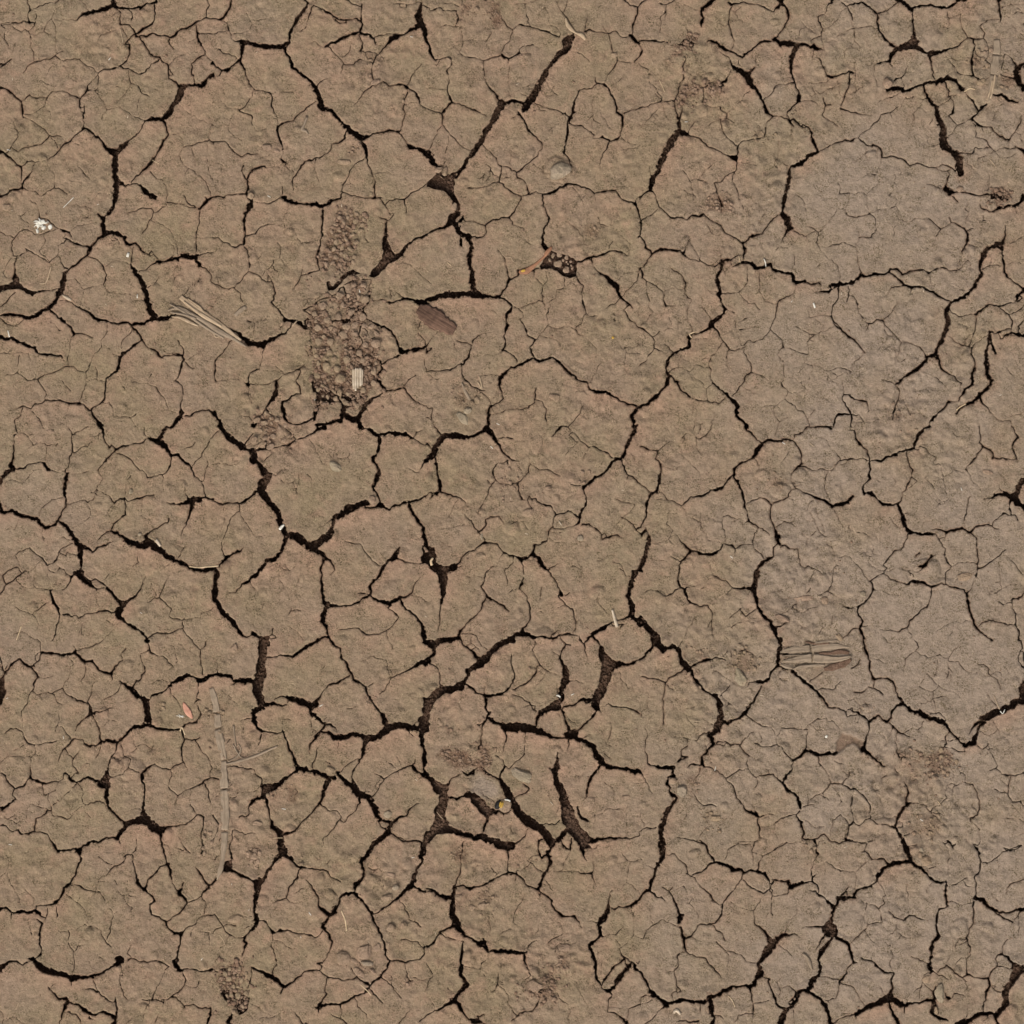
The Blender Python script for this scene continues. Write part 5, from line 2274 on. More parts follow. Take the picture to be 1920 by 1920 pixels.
def mth(nt, op, a, b=None):
    n = N(nt, 'ShaderNodeMath', operation=op)
    for i, v in enumerate((a, b)):
        if v is None:
            continue
        if isinstance(v, (int, float)):
            n.inputs[i].default_value = v
        else:
            nt.links.new(v, n.inputs[i])
    return n.outputs[0]

def bump(nt, p, height, dist, strength=1.0):
    b = N(nt, 'ShaderNodeBump')
    b.inputs['Strength'].default_value = strength
    b.inputs['Distance'].default_value = dist
    nt.links.new(height, b.inputs['Height'])
    nt.links.new(b.outputs[0], p.inputs['Normal'])

def mud_material(name, with_attr=True, base=None, var=1.0):
    m, nt, p = new_mat(name)
    geo = N(nt, 'ShaderNodeNewGeometry')
    pos = geo.outputs['Position']
    BROWN = base or MUD_BROWN
    big = noise(nt, pos, 6.5, 4, 0.6)
    col = mixc(nt, ramp(nt, big, 0.40, 0.62), BROWN, tuple(a * b for a, b in zip(BROWN, (0.94, 0.99, 0.90))))
    med = noise(nt, pos, 26, 4, 0.65, 0.4)
    col = mixc(nt, ramp(nt, med, 0.52, 0.74, 0, 0.75 * var), col, MUD_PINK)
    if with_attr:
        at = N(nt, 'ShaderNodeAttribute', attribute_name='mud')
        sep = N(nt, 'ShaderNodeSeparateColor')
        nt.links.new(at.outputs['Color'], sep.inputs[0])
        col = mixc(nt, sep.outputs[0], col, MUD_GREY)
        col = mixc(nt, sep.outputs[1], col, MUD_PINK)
        col = mixc(nt, sep.outputs[2], col, MUD_CRUMB)
    # olive-dark freckles gathered in soft patches
    patch = ramp(nt, noise(nt, pos, 30, 5, 0.72), 0.44, 0.60)
    fr = ramp(nt, noise(nt, pos, 360, 3, 0.65), 0.50, 0.60)
    col = mixc(nt, mth(nt, 'MULTIPLY', mth(nt, 'MULTIPLY', patch, fr), 1.0 * var), col, MUD_OLIVE)
    # grain
    g1 = ramp(nt, noise(nt, pos, 900, 2, 0.7), 0.25, 0.75, 0.80, 1.20)
    g2 = ramp(nt, noise(nt, pos, 260, 3, 0.7), 0.28, 0.72, 0.87, 1.13)
    g3 = ramp(nt, noise(nt, pos, 75, 5, 0.75, 0.3), 0.36, 0.58, 0.80, 1.07)      # damp and worn mottling
    gr = mth(nt, 'MULTIPLY', mth(nt, 'MULTIPLY', g1, g2), g3)
    col = mixc(nt, 1.0, col, gr, 'MULTIPLY')
    # sparse pale sand grains
    v = N(nt, 'ShaderNodeTexVoronoi', feature='F1')
    v.inputs['Scale'].default_value = 190
    nt.links.new(pos, v.inputs['Vector'])
    vs = N(nt, 'ShaderNodeSeparateColor'); nt.links.new(v.outputs['Color'], vs.inputs[0])
    dot = mth(nt, 'MULTIPLY', mth(nt, 'LESS_THAN', v.outputs['Distance'], 0.16), mth(nt, 'GREATER_THAN', vs.outputs[0], 0.86))
    col = mixc(nt, mth(nt, 'MULTIPLY', dot, 0.55), col, (0.50, 0.40, 0.25))
    nt.links.new(col, p.inputs['Base Color'])
    h = mth(nt, 'ADD', mth(nt, 'MULTIPLY', noise(nt, pos, 70, 5, 0.68), 1.0), mth(nt, 'MULTIPLY', noise(nt, pos, 520, 3, 0.7), 0.28))
    bump(nt, p, h, 0.006, 0.85)
    return m

def soil_material(name, a, b, scale=160):
    m, nt, p = new_mat(name)
    geo = N(nt, 'ShaderNodeNewGeometry')
    pos = geo.outputs['Position']
    col = mixc(nt, ramp(nt, noise(nt, pos, scale, 4, 0.7), 0.35, 0.65), a, b)
    col = mixc(nt, 1.0, col, ramp(nt, noise(nt, pos, 900, 2, 0.7), 0.25, 0.75, 0.7, 1.35), 'MULTIPLY')
    nt.links.new(col, p.inputs['Base Color'])
    bump(nt, p, noise(nt, pos, 330, 4, 0.75), 0.004, 1.0)
    return m

def fibre_material(name, a, b, rough=0.7, scale=400):
    m, nt, p = new_mat(name)
    tc = N(nt, 'ShaderNodeTexCoord')
    mp = N(nt, 'ShaderNodeMapping')
    mp.inputs['Scale'].default_value = (0.06, 1, 1)
    nt.links.new(tc.outputs['Object'], mp.inputs['Vector'])
    n = noise(nt, mp.outputs[0], scale, 4, 0.7)
    col = mixc(nt, ramp(nt, n, 0.35, 0.66), a, b)
    col = mixc(nt, ramp(nt, noise(nt, tc.outputs['Object'], 90, 3), 0.45, 0.7, 0, 0.6), col, tuple(x * 0.75 for x in a))
    nt.links.new(col, p.inputs['Base Color'])
    p.inputs['Roughness'].default_value = rough
    bump(nt, p, n, 0.002, 0.8)
    return m

MUD_BROWN = (0.262, 0.186, 0.125)
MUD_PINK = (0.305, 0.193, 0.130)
MUD_GREY = (0.272, 0.207, 0.152)
MUD_OLIVE = (0.100, 0.074, 0.040)
MUD_CRUMB = (0.150, 0.086, 0.054)
mat_mud = mud_material('cracked_mud')
mat_clod = mud_material('clod_mud', False, (0.290, 0.200, 0.138), 0.6)
mat_pale = mud_material('pale_stone', False, (0.30, 0.232, 0.168), 0.4)
mat_far = mud_material('far_mud', False)
mat_bed = soil_material('damp_bed', (0.060, 0.034, 0.022), (0.115, 0.066, 0.043))
mat_crumb = soil_material('crumb_soil', (0.215, 0.134, 0.088), (0.285, 0.196, 0.133), 70)
mat_dcrumb = soil_material('dark_crumb_soil', (0.085, 0.050, 0.033), (0.17, 0.105, 0.070), 90)
mat_straw = fibre_material('straw', (0.33, 0.235, 0.150), (0.50, 0.38, 0.25))
mat_dstraw = fibre_material('dusty_straw', (0.225, 0.168, 0.115), (0.315, 0.242, 0.170))
mat_wood = fibre_material('split_wood', (0.36, 0.27, 0.18), (0.74, 0.64, 0.50))
mat_bark = fibre_material('bark', (0.050, 0.028, 0.019), (0.185, 0.110, 0.075), .9, 220)
mat_leaf = fibre_material('pink_leaf', (0.46, 0.21, 0.14), (0.60, 0.33, 0.23), 0.6)
mat_oleaf = fibre_material('orange_leaf', (0.24, 0.115, 0.065), (0.36, 0.19, 0.11), 0.8)
mat_white = fibre_material('white_chip', (0.60, 0.56, 0.47), (0.80, 0.77, 0.68))
mat_black = fibre_material('black_shell', (0.010, 0.009, 0.009), (0.025, 0.022, 0.02), 0.35)
mat_yellow = fibre_material('yellow_spot', (0.42, 0.25, 0.04), (0.55, 0.35, 0.07), 0.6)
mat_root = fibre_material('pale_root', (0.50, 0.36, 0.21), (0.64, 0.50, 0.33))
mat_redsoil = soil_material('red_dirt', (0.115, 0.068, 0.044), (0.20, 0.125, 0.084), 120)

# ---------------------------------------------------------------- numpy noise
def vnoise(X, Y, wl, seed):
    r = np.random.default_rng(seed)
    T = 256
    tab = r.random((T, T)).astype(np.float32) * 2 - 1
    x = X / wl + 1000.0; y = Y / wl + 1000.0
    xi = np.floor(x).astype(np.int32); yi = np.floor(y).astype(np.int32)
    fx = (x - xi).astype(np.float32); fy = (y - yi).astype(np.float32)
    fx = fx * fx * (3 - 2 * fx); fy = fy * fy * (3 - 2 * fy)
    x0 = xi % T; y0 = yi % T; x1 = (xi + 1) % T; y1 = (yi + 1) % T
    a = tab[y0, x0]; b = tab[y0, x1]; c = tab[y1, x0]; d = tab[y1, x1]
    return (a + (b - a) * fx) + ((c + (d - c) * fx) - (a + (b - a) * fx)) * fy

def fbm(X, Y, wl, seed, octaves=3, gain=0.5):
    out = 0; amp = 1.0
    for k in range(octaves):
        out = out + amp * vnoise(X, Y, wl / 2 ** k, seed * 31 + k)
        amp *= gain
    return out

# ---------------------------------------------------------------- the crack map, in photograph pixels
P_SEGS = []          # x0 y0 w0 x1 y1 w1
P_PITS = []
P_ENDS, P_LID = [], []
ox = oy = 0.0
for line in CRACKS.strip().splitlines():
    t = line.split()
    if t[0] == 'T':
        ox, oy = float(t[1]), float(t[2]); continue
    pts = []
    w = None if t[0] == 'P' else float(t[0])
    for q in t[1:]:
        ww = w
        if ':' in q:
            q, ws = q.split(':'); ww = float(ws)
        a, b = q.split(',')
        pts.append((ox + float(a) / 0.48, oy + float(b) / 0.48, ww))
        if w is not None and ':' not in q and len(pts) > 1:
            pass
    if w is None:
        P_PITS.append([(a, b) for a, b, _ in pts]); continue
    ln = len(P_ENDS)
    for p0, p1 in zip(pts, pts[1:]):
        P_SEGS.append((*p0, *p1)); P_LID.append(ln)
    P_ENDS.append((*pts[0], ln)); P_ENDS.append((*pts[-1], ln))
SEG = np.array(P_SEGS)
# close the small gaps my points leave at the junctions: link each loose end to the nearest other crack
ENDS = np.array(P_ENDS)          # x y w line
LID = np.array(P_LID)
mid_links = []
for x, y, w, ln in ENDS:
    k = LID != ln
    s_ = SEG[k]
    dx, dy = s_[:, 3] - s_[:, 0], s_[:, 4] - s_[:, 1]
    t = np.clip(((x - s_[:, 0]) * dx + (y - s_[:, 1]) * dy) / (dx * dx + dy * dy + 1e-6), 0, 1)
    qx, qy = s_[:, 0] + t * dx, s_[:, 1] + t * dy
    ww = s_[:, 2] + t * (s_[:, 5] - s_[:, 2])
    d = np.hypot(qx - x, qy - y)
    d[np.maximum(ww, 0) < min(w, 1.4) - .01] += 3
    j = int(np.argmin(d))
    lim = 12 if w >= 1.4 else 5
    if 0.6 < d[j] - ww[j] / 2 + 0.6 and d[j] < lim + ww[j] / 2 and (w > 1.05 or d[j] < 4.5):
        mid_links.append((x, y, w, qx[j], qy[j], min(w, ww[j])))
SEG = np.vstack([SEG, np.array(mid_links)])
# the finest crazing between the traced cracks
hr = np.random.default_rng(5); fine_segs = []
for _ in range(620):
    x, y = hr.random(2) * 1920
    if x < 1150 and hr.random() < 0.35: continue
    d = np.hypot(SEG[:, 0] - x, SEG[:, 1] - y).min()
    if d < 9: continue
    a = hr.random() * 6.28; n = int(hr.integers(2, 9)); w = 1.0
    for k in range(n):
        L = hr.uniform(5, 10); x2, y2 = x + math.cos(a) * L, y + math.sin(a) * L
        fine_segs.append((x, y, w, x2, y2, w))
        if hr.random() < 0.16:
            b = a + hr.choice((-1.2, 1.2)); q = hr.uniform(6, 16)
            fine_segs.append((x2, y2, w, x2 + math.cos(b) * q, y2 + math.sin(b) * q, w))
        x, y = x2, y2; a += hr.normal() * 0.45
        if np.hypot(SEG[:, 0] - x, SEG[:, 1] - y).min() < 4: break
SEG = np.vstack([SEG, np.array(fine_segs)])

M = 36.0
NG = 1580
LX = 1920 + 2 * M
H = LX / NG
gx = (np.arange(NG + 1) * H - M).astype(np.float32)
X, Y = np.meshgrid(gx, gx)
# jagged edges: warp where the distance is measured
WX = X + 1.6 * vnoise(X, Y, 26, 1) + 1.8 * vnoise(X, Y, 11, 2) + 1.3 * vnoise(X, Y, 5, 3)
WY = Y + 1.6 * vnoise(X, Y, 26, 4) + 1.8 * vnoise(X, Y, 11, 5) + 1.3 * vnoise(X, Y, 5, 6)
S = np.full(X.shape, 30.0, np.float32)      # distance to the edge of the nearest cut crack
G = np.full(X.shape, 30.0, np.float32)      # distance to the nearest hairline
def wrapped(seg):
    out = [seg]
    for dx in (-1920, 0, 1920):
        for dy in (-1920, 0, 1920):
            if dx == dy == 0: continue
            s = seg + np.array([dx, dy, 0, dx, dy, 0])
            lo = np.minimum(s[:, :2], s[:, 3:5]); hi = np.maximum(s[:, :2], s[:, 3:5])
            k = (hi > -M - 20).all(1) & (lo < 1920 + M + 20).all(1)
            out.append(s[k])
    return np.concatenate(out)
SEGW = wrapped(SEG)
def paint(field, seg, wx, wy, h, org, n, rad, fn):
    for x0, y0, w0, x1, y1, w1 in seg:
        r = rad + max(w0, w1) / 2
        i0 = max(0, int((min(x0, x1) - r - org) / h)); i1 = min(n, int((max(x0, x1) + r - org) / h) + 1)
        j0 = max(0, int((min(y0, y1) - r - org) / h)); j1 = min(n, int((max(y0, y1) + r - org) / h) + 1)
        if i1 <= i0 or j1 <= j0: continue
        xs = wx[j0:j1 + 1, i0:i1 + 1]; ys = wy[j0:j1 + 1, i0:i1 + 1]
        dx, dy = x1 - x0, y1 - y0
        L2 = dx * dx + dy * dy + 1e-6
        t = np.clip(((xs - x0) * dx + (ys - y0) * dy) / L2, 0, 1)
        d = np.sqrt((xs - x0 - t * dx) ** 2 + (ys - y0 - t * dy) ** 2)
        fn(field, slice(j0, j1 + 1), slice(i0, i1 + 1), d, w0 + t * (w1 - w0))
def cut(f, a, b, d, w):
    v = d - np.interp(w, [1, 1.2, 1.4, 1.5, 2, 2.5, 3, 4, 5, 7, 10, 14, 20], [.90, 1.08, 1.28, 1.30, 1.45, 1.7, 2.1, 3.0, 4.4, 7.6, 12.3, 17.5, 24]) / 2
    np.minimum(f[a, b], v, out=f[a, b])
is_hair = np.maximum(SEGW[:, 2], SEGW[:, 5]) < 1.3
paint(S, SEGW, WX, WY, H, -M, NG, 11, cut)
SW = np.zeros(X.shape, np.float32)      # width of the crack a point belongs to
paint(SW, SEGW, WX, WY, H, -M, NG, 5, lambda f, a, b, d, w: np.maximum(f[a, b], np.where(d < w / 2 + 2.5, w, 0), out=f[a, b]))
paint(G, SEGW[is_hair], WX, WY, H, -M, NG, 5, lambda f, a, b, d, w: np.minimum(f[a, b], d, out=f[a, b]))
def poly_sd(poly, xs, ys):
    """signed distance, negative inside"""
    d = np.full(xs.shape, 1e9, np.float32); ins = np.zeros(xs.shape, bool)
    n = len(poly)
    for k in range(n):
        x0, y0 = poly[k]; x1, y1 = poly[(k + 1) % n]
        dx, dy = x1 - x0, y1 - y0
        t = np.clip(((xs - x0) * dx + (ys - y0) * dy) / (dx * dx + dy * dy + 1e-6), 0, 1)
        d = np.minimum(d, np.hypot(xs - x0 - t * dx, ys - y0 - t * dy))
        c = ((y0 > ys) != (y1 > ys)) & (xs < dx * (ys - y0) / (dy if dy else 1e-9) + x0)
        ins ^= c
    return np.where(ins, -d, d)
def box(poly, r, h, org, n):
    a = np.array(poly)
    i0, j0 = np.maximum(0, ((a.min(0) - r - org) / h).astype(int)); i1, j1 = np.minimum(n, ((a.max(0) + r - org) / h).astype(int) + 1)
    return slice(j0, j1 + 1), slice(i0, i1 + 1)
P_PITS += EXTRA_PITS
for poly in P_PITS:
    sl = box(poly, 12, H, -M, NG)
    S[sl] = np.minimum(S[sl], poly_sd(poly, WX[sl], WY[sl]))
# crumbly lips on the wide ones
S += np.minimum(1.9 * vnoise(X, Y, 4.6, 9) + 1.3 * vnoise(X, Y, 2.6, 10), 10.0) * np.clip((SW - 1.8) / 6.0, 0.0, 1)

# curl of the plates towards wide cracks, on a coarse grid
HC = 4.0
nc = int(LX / HC)
cxs = np.arange(nc + 1) * HC - M
CX, CY = np.meshgrid(cxs, cxs)
E = np.zeros(CX.shape, np.float32)
def curl(f, a, b, d, w):
    amp = np.minimum(w, 10) / 10
    v = amp * np.exp(-np.maximum(d - w / 2, 0) / (9 + 11 * amp))
    np.maximum(f[a, b], v, out=f[a, b])
paint(E, SEGW[SEGW[:, 2] > 1.8], CX, CY, HC, -M, nc, 60, curl)
for _ in range(2):
    E[1:-1, 1:-1] = (E[1:-1, 1:-1] * 2 + E[:-2, 1:-1] + E[2:, 1:-1] + E[1:-1, :-2] + E[1:-1, 2:]) / 6
def sample(F, x, y, org=-M, h=HC):
    u = np.clip((x - org) / h, 0, F.shape[1] - 1.001); v = np.clip((y - org) / h, 0, F.shape[0] - 1.001)
    i = u.astype(np.int32); j = v.astype(np.int32); fu = (u - i).astype(np.float32); fv = (v - j).astype(np.float32)
    return (F[j, i] * (1 - fu) + F[j, i + 1] * fu) * (1 - fv) + (F[j + 1, i] * (1 - fu) + F[j + 1, i + 1] * fu) * fv
EF = sample(E, X, Y)

def spots(lst, X, Y):
    out = np.zeros(X.shape, np.float32)
    for x, y, r, a in lst:
        out += a * np.exp(-((X - x) ** 2 + (Y - y) ** 2) / (r * r))
    return out
GREYC = sample(spots(GREY_SPOTS, CX, CY), X, Y)
tt = np.clip((X + 0.15 * (Y - 960) - 1080) / 560, 0, 1); tt = tt * tt * (3 - 2 * tt)
grey = np.clip(0.50 * tt + 0.55 * GREYC + (0.10 + 0.30 * tt) * fbm(X, Y, 90, 21, 4), 0, 1)
LUMPC = sample(spots(LUMP_SPOTS, CX, CY), X, Y)
lump = np.clip(0.34 + LUMPC + 0.30 * fbm(X, Y, 120, 22, 2), 0.05, 1.3)
RUB = np.zeros(CX.shape, np.float32)
for poly, amt in RUBBLE:
    sl = box(poly, 30, HC, -M, nc)
    RUB[sl] = np.maximum(RUB[sl], amt * np.clip(0.5 - poly_sd(poly, CX[sl] + 17 * vnoise(CX[sl], CY[sl], 26, 40), CY[sl] + 17 * vnoise(CX[sl], CY[sl], 26, 41)) / 18, 0, 1))
for x_, y_, r_, a_ in WORN:
    RUB = np.maximum(RUB, a_ * np.exp(-(((CX - x_) ** 2 + (CY - y_) ** 2) / (r_ * r_)) ** 1.5))
RUB *= np.clip(0.65 + 1.25 * fbm(CX, CY, 24, 42, 3), 0.05, 1)
rub = sample(RUB, X, Y)

# relief
Z = 4.0 * EF + 1.6 * fbm(X, Y, 90, 11, 3) + lump * (3.6 * fbm(X, Y, 22, 12, 3, 0.55) + 1.2 * vnoise(X, Y, 7, 15))
# ridged crumple in the lumpy parts
Z += lump ** 1.5 * 2.2 * (0.35 - np.abs(fbm(X, Y, 17, 13, 2)))
# domes pressed up under the crust and small pits
nb = 0
for _ in range(3600):
    bx, by = rng.random(2) * 1920
    i, j = int((bx + M) / H), int((by + M) / H)
    if rng.random() > 1.0 * lump[j, i] ** 1.3 or S[j, i] < 2.5: continue
    r = 3.2 + 8.5 * rng.random() ** 1.6; a = r * rng.uniform(0.20, 0.42) * (1 if rng.random() < 0.78 else -0.7)
    k = int(r * 1.6 / H) + 1
    sl = (slice(max(0, j - k), j + k + 1), slice(max(0, i - k), i + k + 1))
    th = rng.random() * 3.14; e = rng.uniform(0.55, 1.0)
    dx, dy = X[sl] - bx, Y[sl] - by
    u = (dx * math.cos(th) + dy * math.sin(th)) / r; v = (-dx * math.sin(th) + dy * math.cos(th)) / (r * e)
    q = np.sqrt(u * u + v * v) + 0.15 * vnoise(X[sl], Y[sl], 5, 50)
    Z[sl] += a * np.clip(1.15 - q * q, 0, 1) - 0.34 * abs(a) * np.exp(-((q - 1.15) / 0.15) ** 2)
    nb += 1
for bx, by, rx, ry, th, a in DOMES:
    i, j = int((bx + M) / H), int((by + M) / H); k = int(max(rx, ry) * 1.7 / H)
    sl = (slice(max(0, j - k), j + k + 1), slice(max(0, i - k), i + k + 1))
    th = math.radians(th); dx, dy = X[sl] - bx, Y[sl] - by
    u = (dx * math.cos(th) + dy * math.sin(th)) / rx; v = (-dx * math.sin(th) + dy * math.cos(th)) / ry
    q = np.sqrt(u * u + v * v) + 0.12 * vnoise(X[sl], Y[sl], 6, 51)
    Z[sl] += a * np.sqrt(np.clip(1.1 - q * q, 0, 1)) - 0.25 * abs(a) * np.exp(-((q - 1.12) / 0.14) ** 2)
Z -= rub * (2.0 + 1.6 * vnoise(X, Y, 9, 60))
for poly in DENTS:
    sl = box(poly, 14, H, -M, NG)
    dd = poly_sd(poly, WX[sl], WY[sl])
    k = np.clip(0.5 - dd / 3.0, 0, 1)
    Z[sl] -= 5.5 * k; rub[sl] = np.maximum(rub[sl], 0.55 * k)
# edges of the cracks worn round
SWR = np.maximum(SW, 0.6)
Z -= np.clip(0.3 + 0.35 * SWR, 0, 1.5) * np.clip(1 - S / 3.4, 0, 1) ** 2
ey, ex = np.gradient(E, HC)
face = sample(np.clip(-(ey * 0.9 + ex * 0.3) * 45, -1, 1), X, Y)      # painted light: sunward rim slopes tinted pinker, slopes turned away less
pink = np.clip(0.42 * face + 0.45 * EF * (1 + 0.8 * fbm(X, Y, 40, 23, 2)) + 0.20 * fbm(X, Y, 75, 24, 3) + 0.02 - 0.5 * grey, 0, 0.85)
rust = np.clip(1 - S / 3.2, 0, 1) * np.clip(SW / 4, 0, 1) * np.clip(0.5 + 1.3 * vnoise(X, Y, 30, 95), 0, 1) * 0.8      # chipped edges show the redder inside
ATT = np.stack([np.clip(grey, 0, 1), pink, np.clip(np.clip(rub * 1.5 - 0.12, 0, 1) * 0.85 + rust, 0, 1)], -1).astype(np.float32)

def floor_z(x, y):
    return -34 + 5 * vnoise(x, y, 40, 70) + 3 * vnoise(x, y, 9, 71)
FC = floor_z(CX, CY)
wid = np.zeros(CX.shape, np.float32)
paint(wid, SEGW[SEGW[:, 2] > 8.5], CX, CY, HC, -M, nc, 8, lambda f, a, b, d, w: np.maximum(f[a, b], np.clip((w - 8) / 6, 0, 1) * np.clip(1.6 - d / w, 0, 1), out=f[a, b]))
FC += 12 * np.clip(wid, 0, 1)
for poly in P_PITS:
    sl = box(poly, 14, HC, -M, nc)
    k = np.clip(1 - poly_sd(poly, CX[sl], CY[sl]) / 8, 0, 1)
    FC[sl] = FC[sl] * (1 - k) + k * (-15 + 2.5 * vnoise(CX[sl], CY[sl], 14, 72))

# ---------------------------------------------------------------- contour mesher: plates with real cut edges
def comp_labels(pos):
    """label of the 4-connected region each kept grid point belongs to"""
    ny, nx = pos.shape
    vid = np.arange(ny * nx).reshape(ny, nx)
    BIG = ny * nx + 5
    cur = np.where(pos, vid, BIG)
    root = np.arange(ny * nx + 6)
    for it in range(80):
        m = cur.copy()
        m[:, 1:] = np.minimum(m[:, 1:], np.where(pos[:, 1:], cur[:, :-1], BIG)); m[:, :-1] = np.minimum(m[:, :-1], np.where(pos[:, :-1], cur[:, 1:], BIG))
        m[1:] = np.minimum(m[1:], np.where(pos[1:], cur[:-1], BIG)); m[:-1] = np.minimum(m[:-1], np.where(pos[:-1], cur[1:], BIG))
        m = np.where(pos, m, BIG)
        np.minimum.at(root, cur[pos], m[pos])
        for _ in range(6):
            root = root[root]
        new = np.where(pos, root[np.where(pos, m, BIG)], BIG)
        if (new == cur).all(): break
        cur = new
    return cur

def plate_labels(S, core):
    """plates: the bodies left when every neck narrower than twice the core distance is cut"""
    pos = S > 0
    full = comp_labels(pos)
    if core is None: return full
    BIG = S.size + 5
    lab = comp_labels((S > core))
    for _ in range(26):
        m = np.full(lab.shape, BIG)
        m[:, 1:] = np.minimum(m[:, 1:], lab[:, :-1]); m[:, :-1] = np.minimum(m[:, :-1], lab[:, 1:])
        m[1:] = np.minimum(m[1:], lab[:-1]); m[:-1] = np.minimum(m[:-1], lab[1:])
        lab = np.where(pos & (lab == BIG), m, lab)
    return np.where(pos & (lab == BIG), full, lab)

def plates_from(S, Z, ATT, X, Y, coarse_ok, skip_cell=None, depth=38.0, core=None):
    ny, nx = S.shape
    pos = S > 0
    vid = np.arange(ny * nx).reshape(ny, nx)
    BIG = ny * nx + 5
    comp_v = plate_labels(S, core)
    # crossing vertices
    hx = pos[:, :-1] != pos[:, 1:]; vx = pos[:-1] != pos[1:]
    base = ny * nx
    hid = np.full(hx.shape, -1); nh = hx.sum(); hid[hx] = base + np.arange(nh)
    vidc = np.full(vx.shape, -1); nv = vx.sum(); vidc[vx] = base + nh + np.arange(nv)
    def inter(A, mask, ax):
        if ax == 1: a, b = A[:, :-1][mask], A[:, 1:][mask]; sa, sb = S[:, :-1][mask], S[:, 1:][mask]
        else: a, b = A[:-1][mask], A[1:][mask]; sa, sb = S[:-1][mask], S[1:][mask]
        t = np.clip(sa / (sa - sb), 0.03, 0.97)
        if a.ndim > 1: t = t[:, None]
        return a + (b - a) * t
    def zpos(mask, ax):
        if ax == 1: a, b, pa = Z[:, :-1][mask], Z[:, 1:][mask], pos[:, :-1][mask]
        else: a, b, pa = Z[:-1][mask], Z[1:][mask], pos[:-1][mask]
        return np.where(pa, a, b) - 0.4
    VX = np.concatenate([X.ravel(), inter(X, hx, 1), inter(X, vx, 0)])
    VY = np.concatenate([Y.ravel(), inter(Y, hx, 1), inter(Y, vx, 0)])
    VZ = np.concatenate([Z.ravel(), zpos(hx, 1), zpos(vx, 0)])
    VA = np.concatenate([ATT.reshape(-1, 3), inter(ATT, hx, 1), inter(ATT, vx, 0)])
    gyS, gxS = np.gradient(S)
    GXv = np.concatenate([gxS.ravel(), inter(gxS, hx, 1), inter(gxS, vx, 0)]); GYv = np.concatenate([gyS.ravel(), inter(gyS, hx, 1), inter(gyS, vx, 0)])
    p00, p01, p11, p10 = pos[:-1, :-1], pos[:-1, 1:], pos[1:, 1:], pos[1:, :-1]
    npos = p00.astype(int) + p01 + p11 + p10
    live = np.ones(npos.shape, bool) if skip_cell is None else ~skip_cell
    full = (npos == 4) & live
    sadA = (npos == 2) & p00 & p11 & live; sadB = (npos == 2) & p01 & p10 & live
    mixed = (npos > 0) & (npos < 4) & live & ~sadA & ~sadB
    LOOPS, CNT, CMP, WALL = [], [], [], []
    # coarse blocks
    fine = full.copy()
    if coarse_ok is not None:
        by, bxn = (ny - 1) // 2, (nx - 1) // 2
        ok = coarse_ok & full
        blk = ok[:2 * by:2, :2 * bxn:2] & ok[1:2 * by:2, :2 * bxn:2] & ok[:2 * by:2, 1:2 * bxn:2] & ok[1:2 * by:2, 1:2 * bxn:2]
        fine[:2 * by, :2 * bxn] &= ~np.repeat(np.repeat(blk, 2, 0), 2, 1)
        pad = np.pad(blk, 1)
        # a missing neighbour (fine or mixed) needs the midpoint
        nN, nS, nW, nE = ~pad[:-2, 1:-1], ~pad[2:, 1:-1], ~pad[1:-1, :-2], ~pad[1:-1, 2:]
        J, I = np.nonzero(blk); j, i = J * 2, I * 2
        slots = np.stack([vid[j, i], vid[j, i + 1], vid[j, i + 2], vid[j + 1, i + 2], vid[j + 2, i + 2], vid[j + 2, i + 1], vid[j + 2, i], vid[j + 1, i]], 1)
        tr = np.ones(len(J), bool)
        val = np.stack([tr, nN[J, I], tr, nE[J, I], tr, nS[J, I], tr, nW[J, I]], 1)
        LOOPS.append(slots[val]); CNT.append(val.sum(1)); CMP.append(comp_v[j, i])
    j, i = np.nonzero(fine)
    slots = np.stack([vid[j, i], vid[j, i + 1], vid[j + 1, i + 1], vid[j + 1, i]], 1)
    LOOPS.append(slots.ravel()); CNT.append(np.full(len(j), 4)); CMP.append(comp_v[j, i])
    j, i = np.nonzero(mixed)
    slots = np.stack([vid[j, i], hid[j, i], vid[j, i + 1], vidc[j, i + 1], vid[j + 1, i + 1], hid[j + 1, i], vid[j + 1, i], vidc[j, i]], 1)
    val = np.stack([pos[j, i], hx[j, i], pos[j, i + 1], vx[j, i + 1], pos[j + 1, i + 1], hx[j + 1, i], pos[j + 1, i], vx[j, i]], 1)
    cmpm = np.minimum.reduce([np.where(pos[a, b], comp_v[a, b], BIG) for a, b in ((j, i), (j, i + 1), (j + 1, i + 1), (j + 1, i))])
    LOOPS.append(slots[val]); CNT.append(val.sum(1)); CMP.append(cmpm)
    # walls: from a crossing to the next crossing when the corner between is not kept
    wa, wb, wc = [], [], []
    for k in (1, 3, 5, 7):
        e = val[:, k]
        k1, k2 = (k + 1) % 8, (k + 2) % 8
        cur_open = e & ~val[:, k1]
        tgt = np.full(len(j), -1)
        un = cur_open.copy()
        for step in (2, 4, 6):
            kk = (k + step) % 8
            hit = un & val[:, kk]
            tgt[hit] = slots[hit, kk]
            un &= ~hit & ~val[:, (kk + 1) % 8]
        g = tgt >= 0
        wa.append(slots[g, k]); wb.append(tgt[g]); wc.append(cmpm[g])
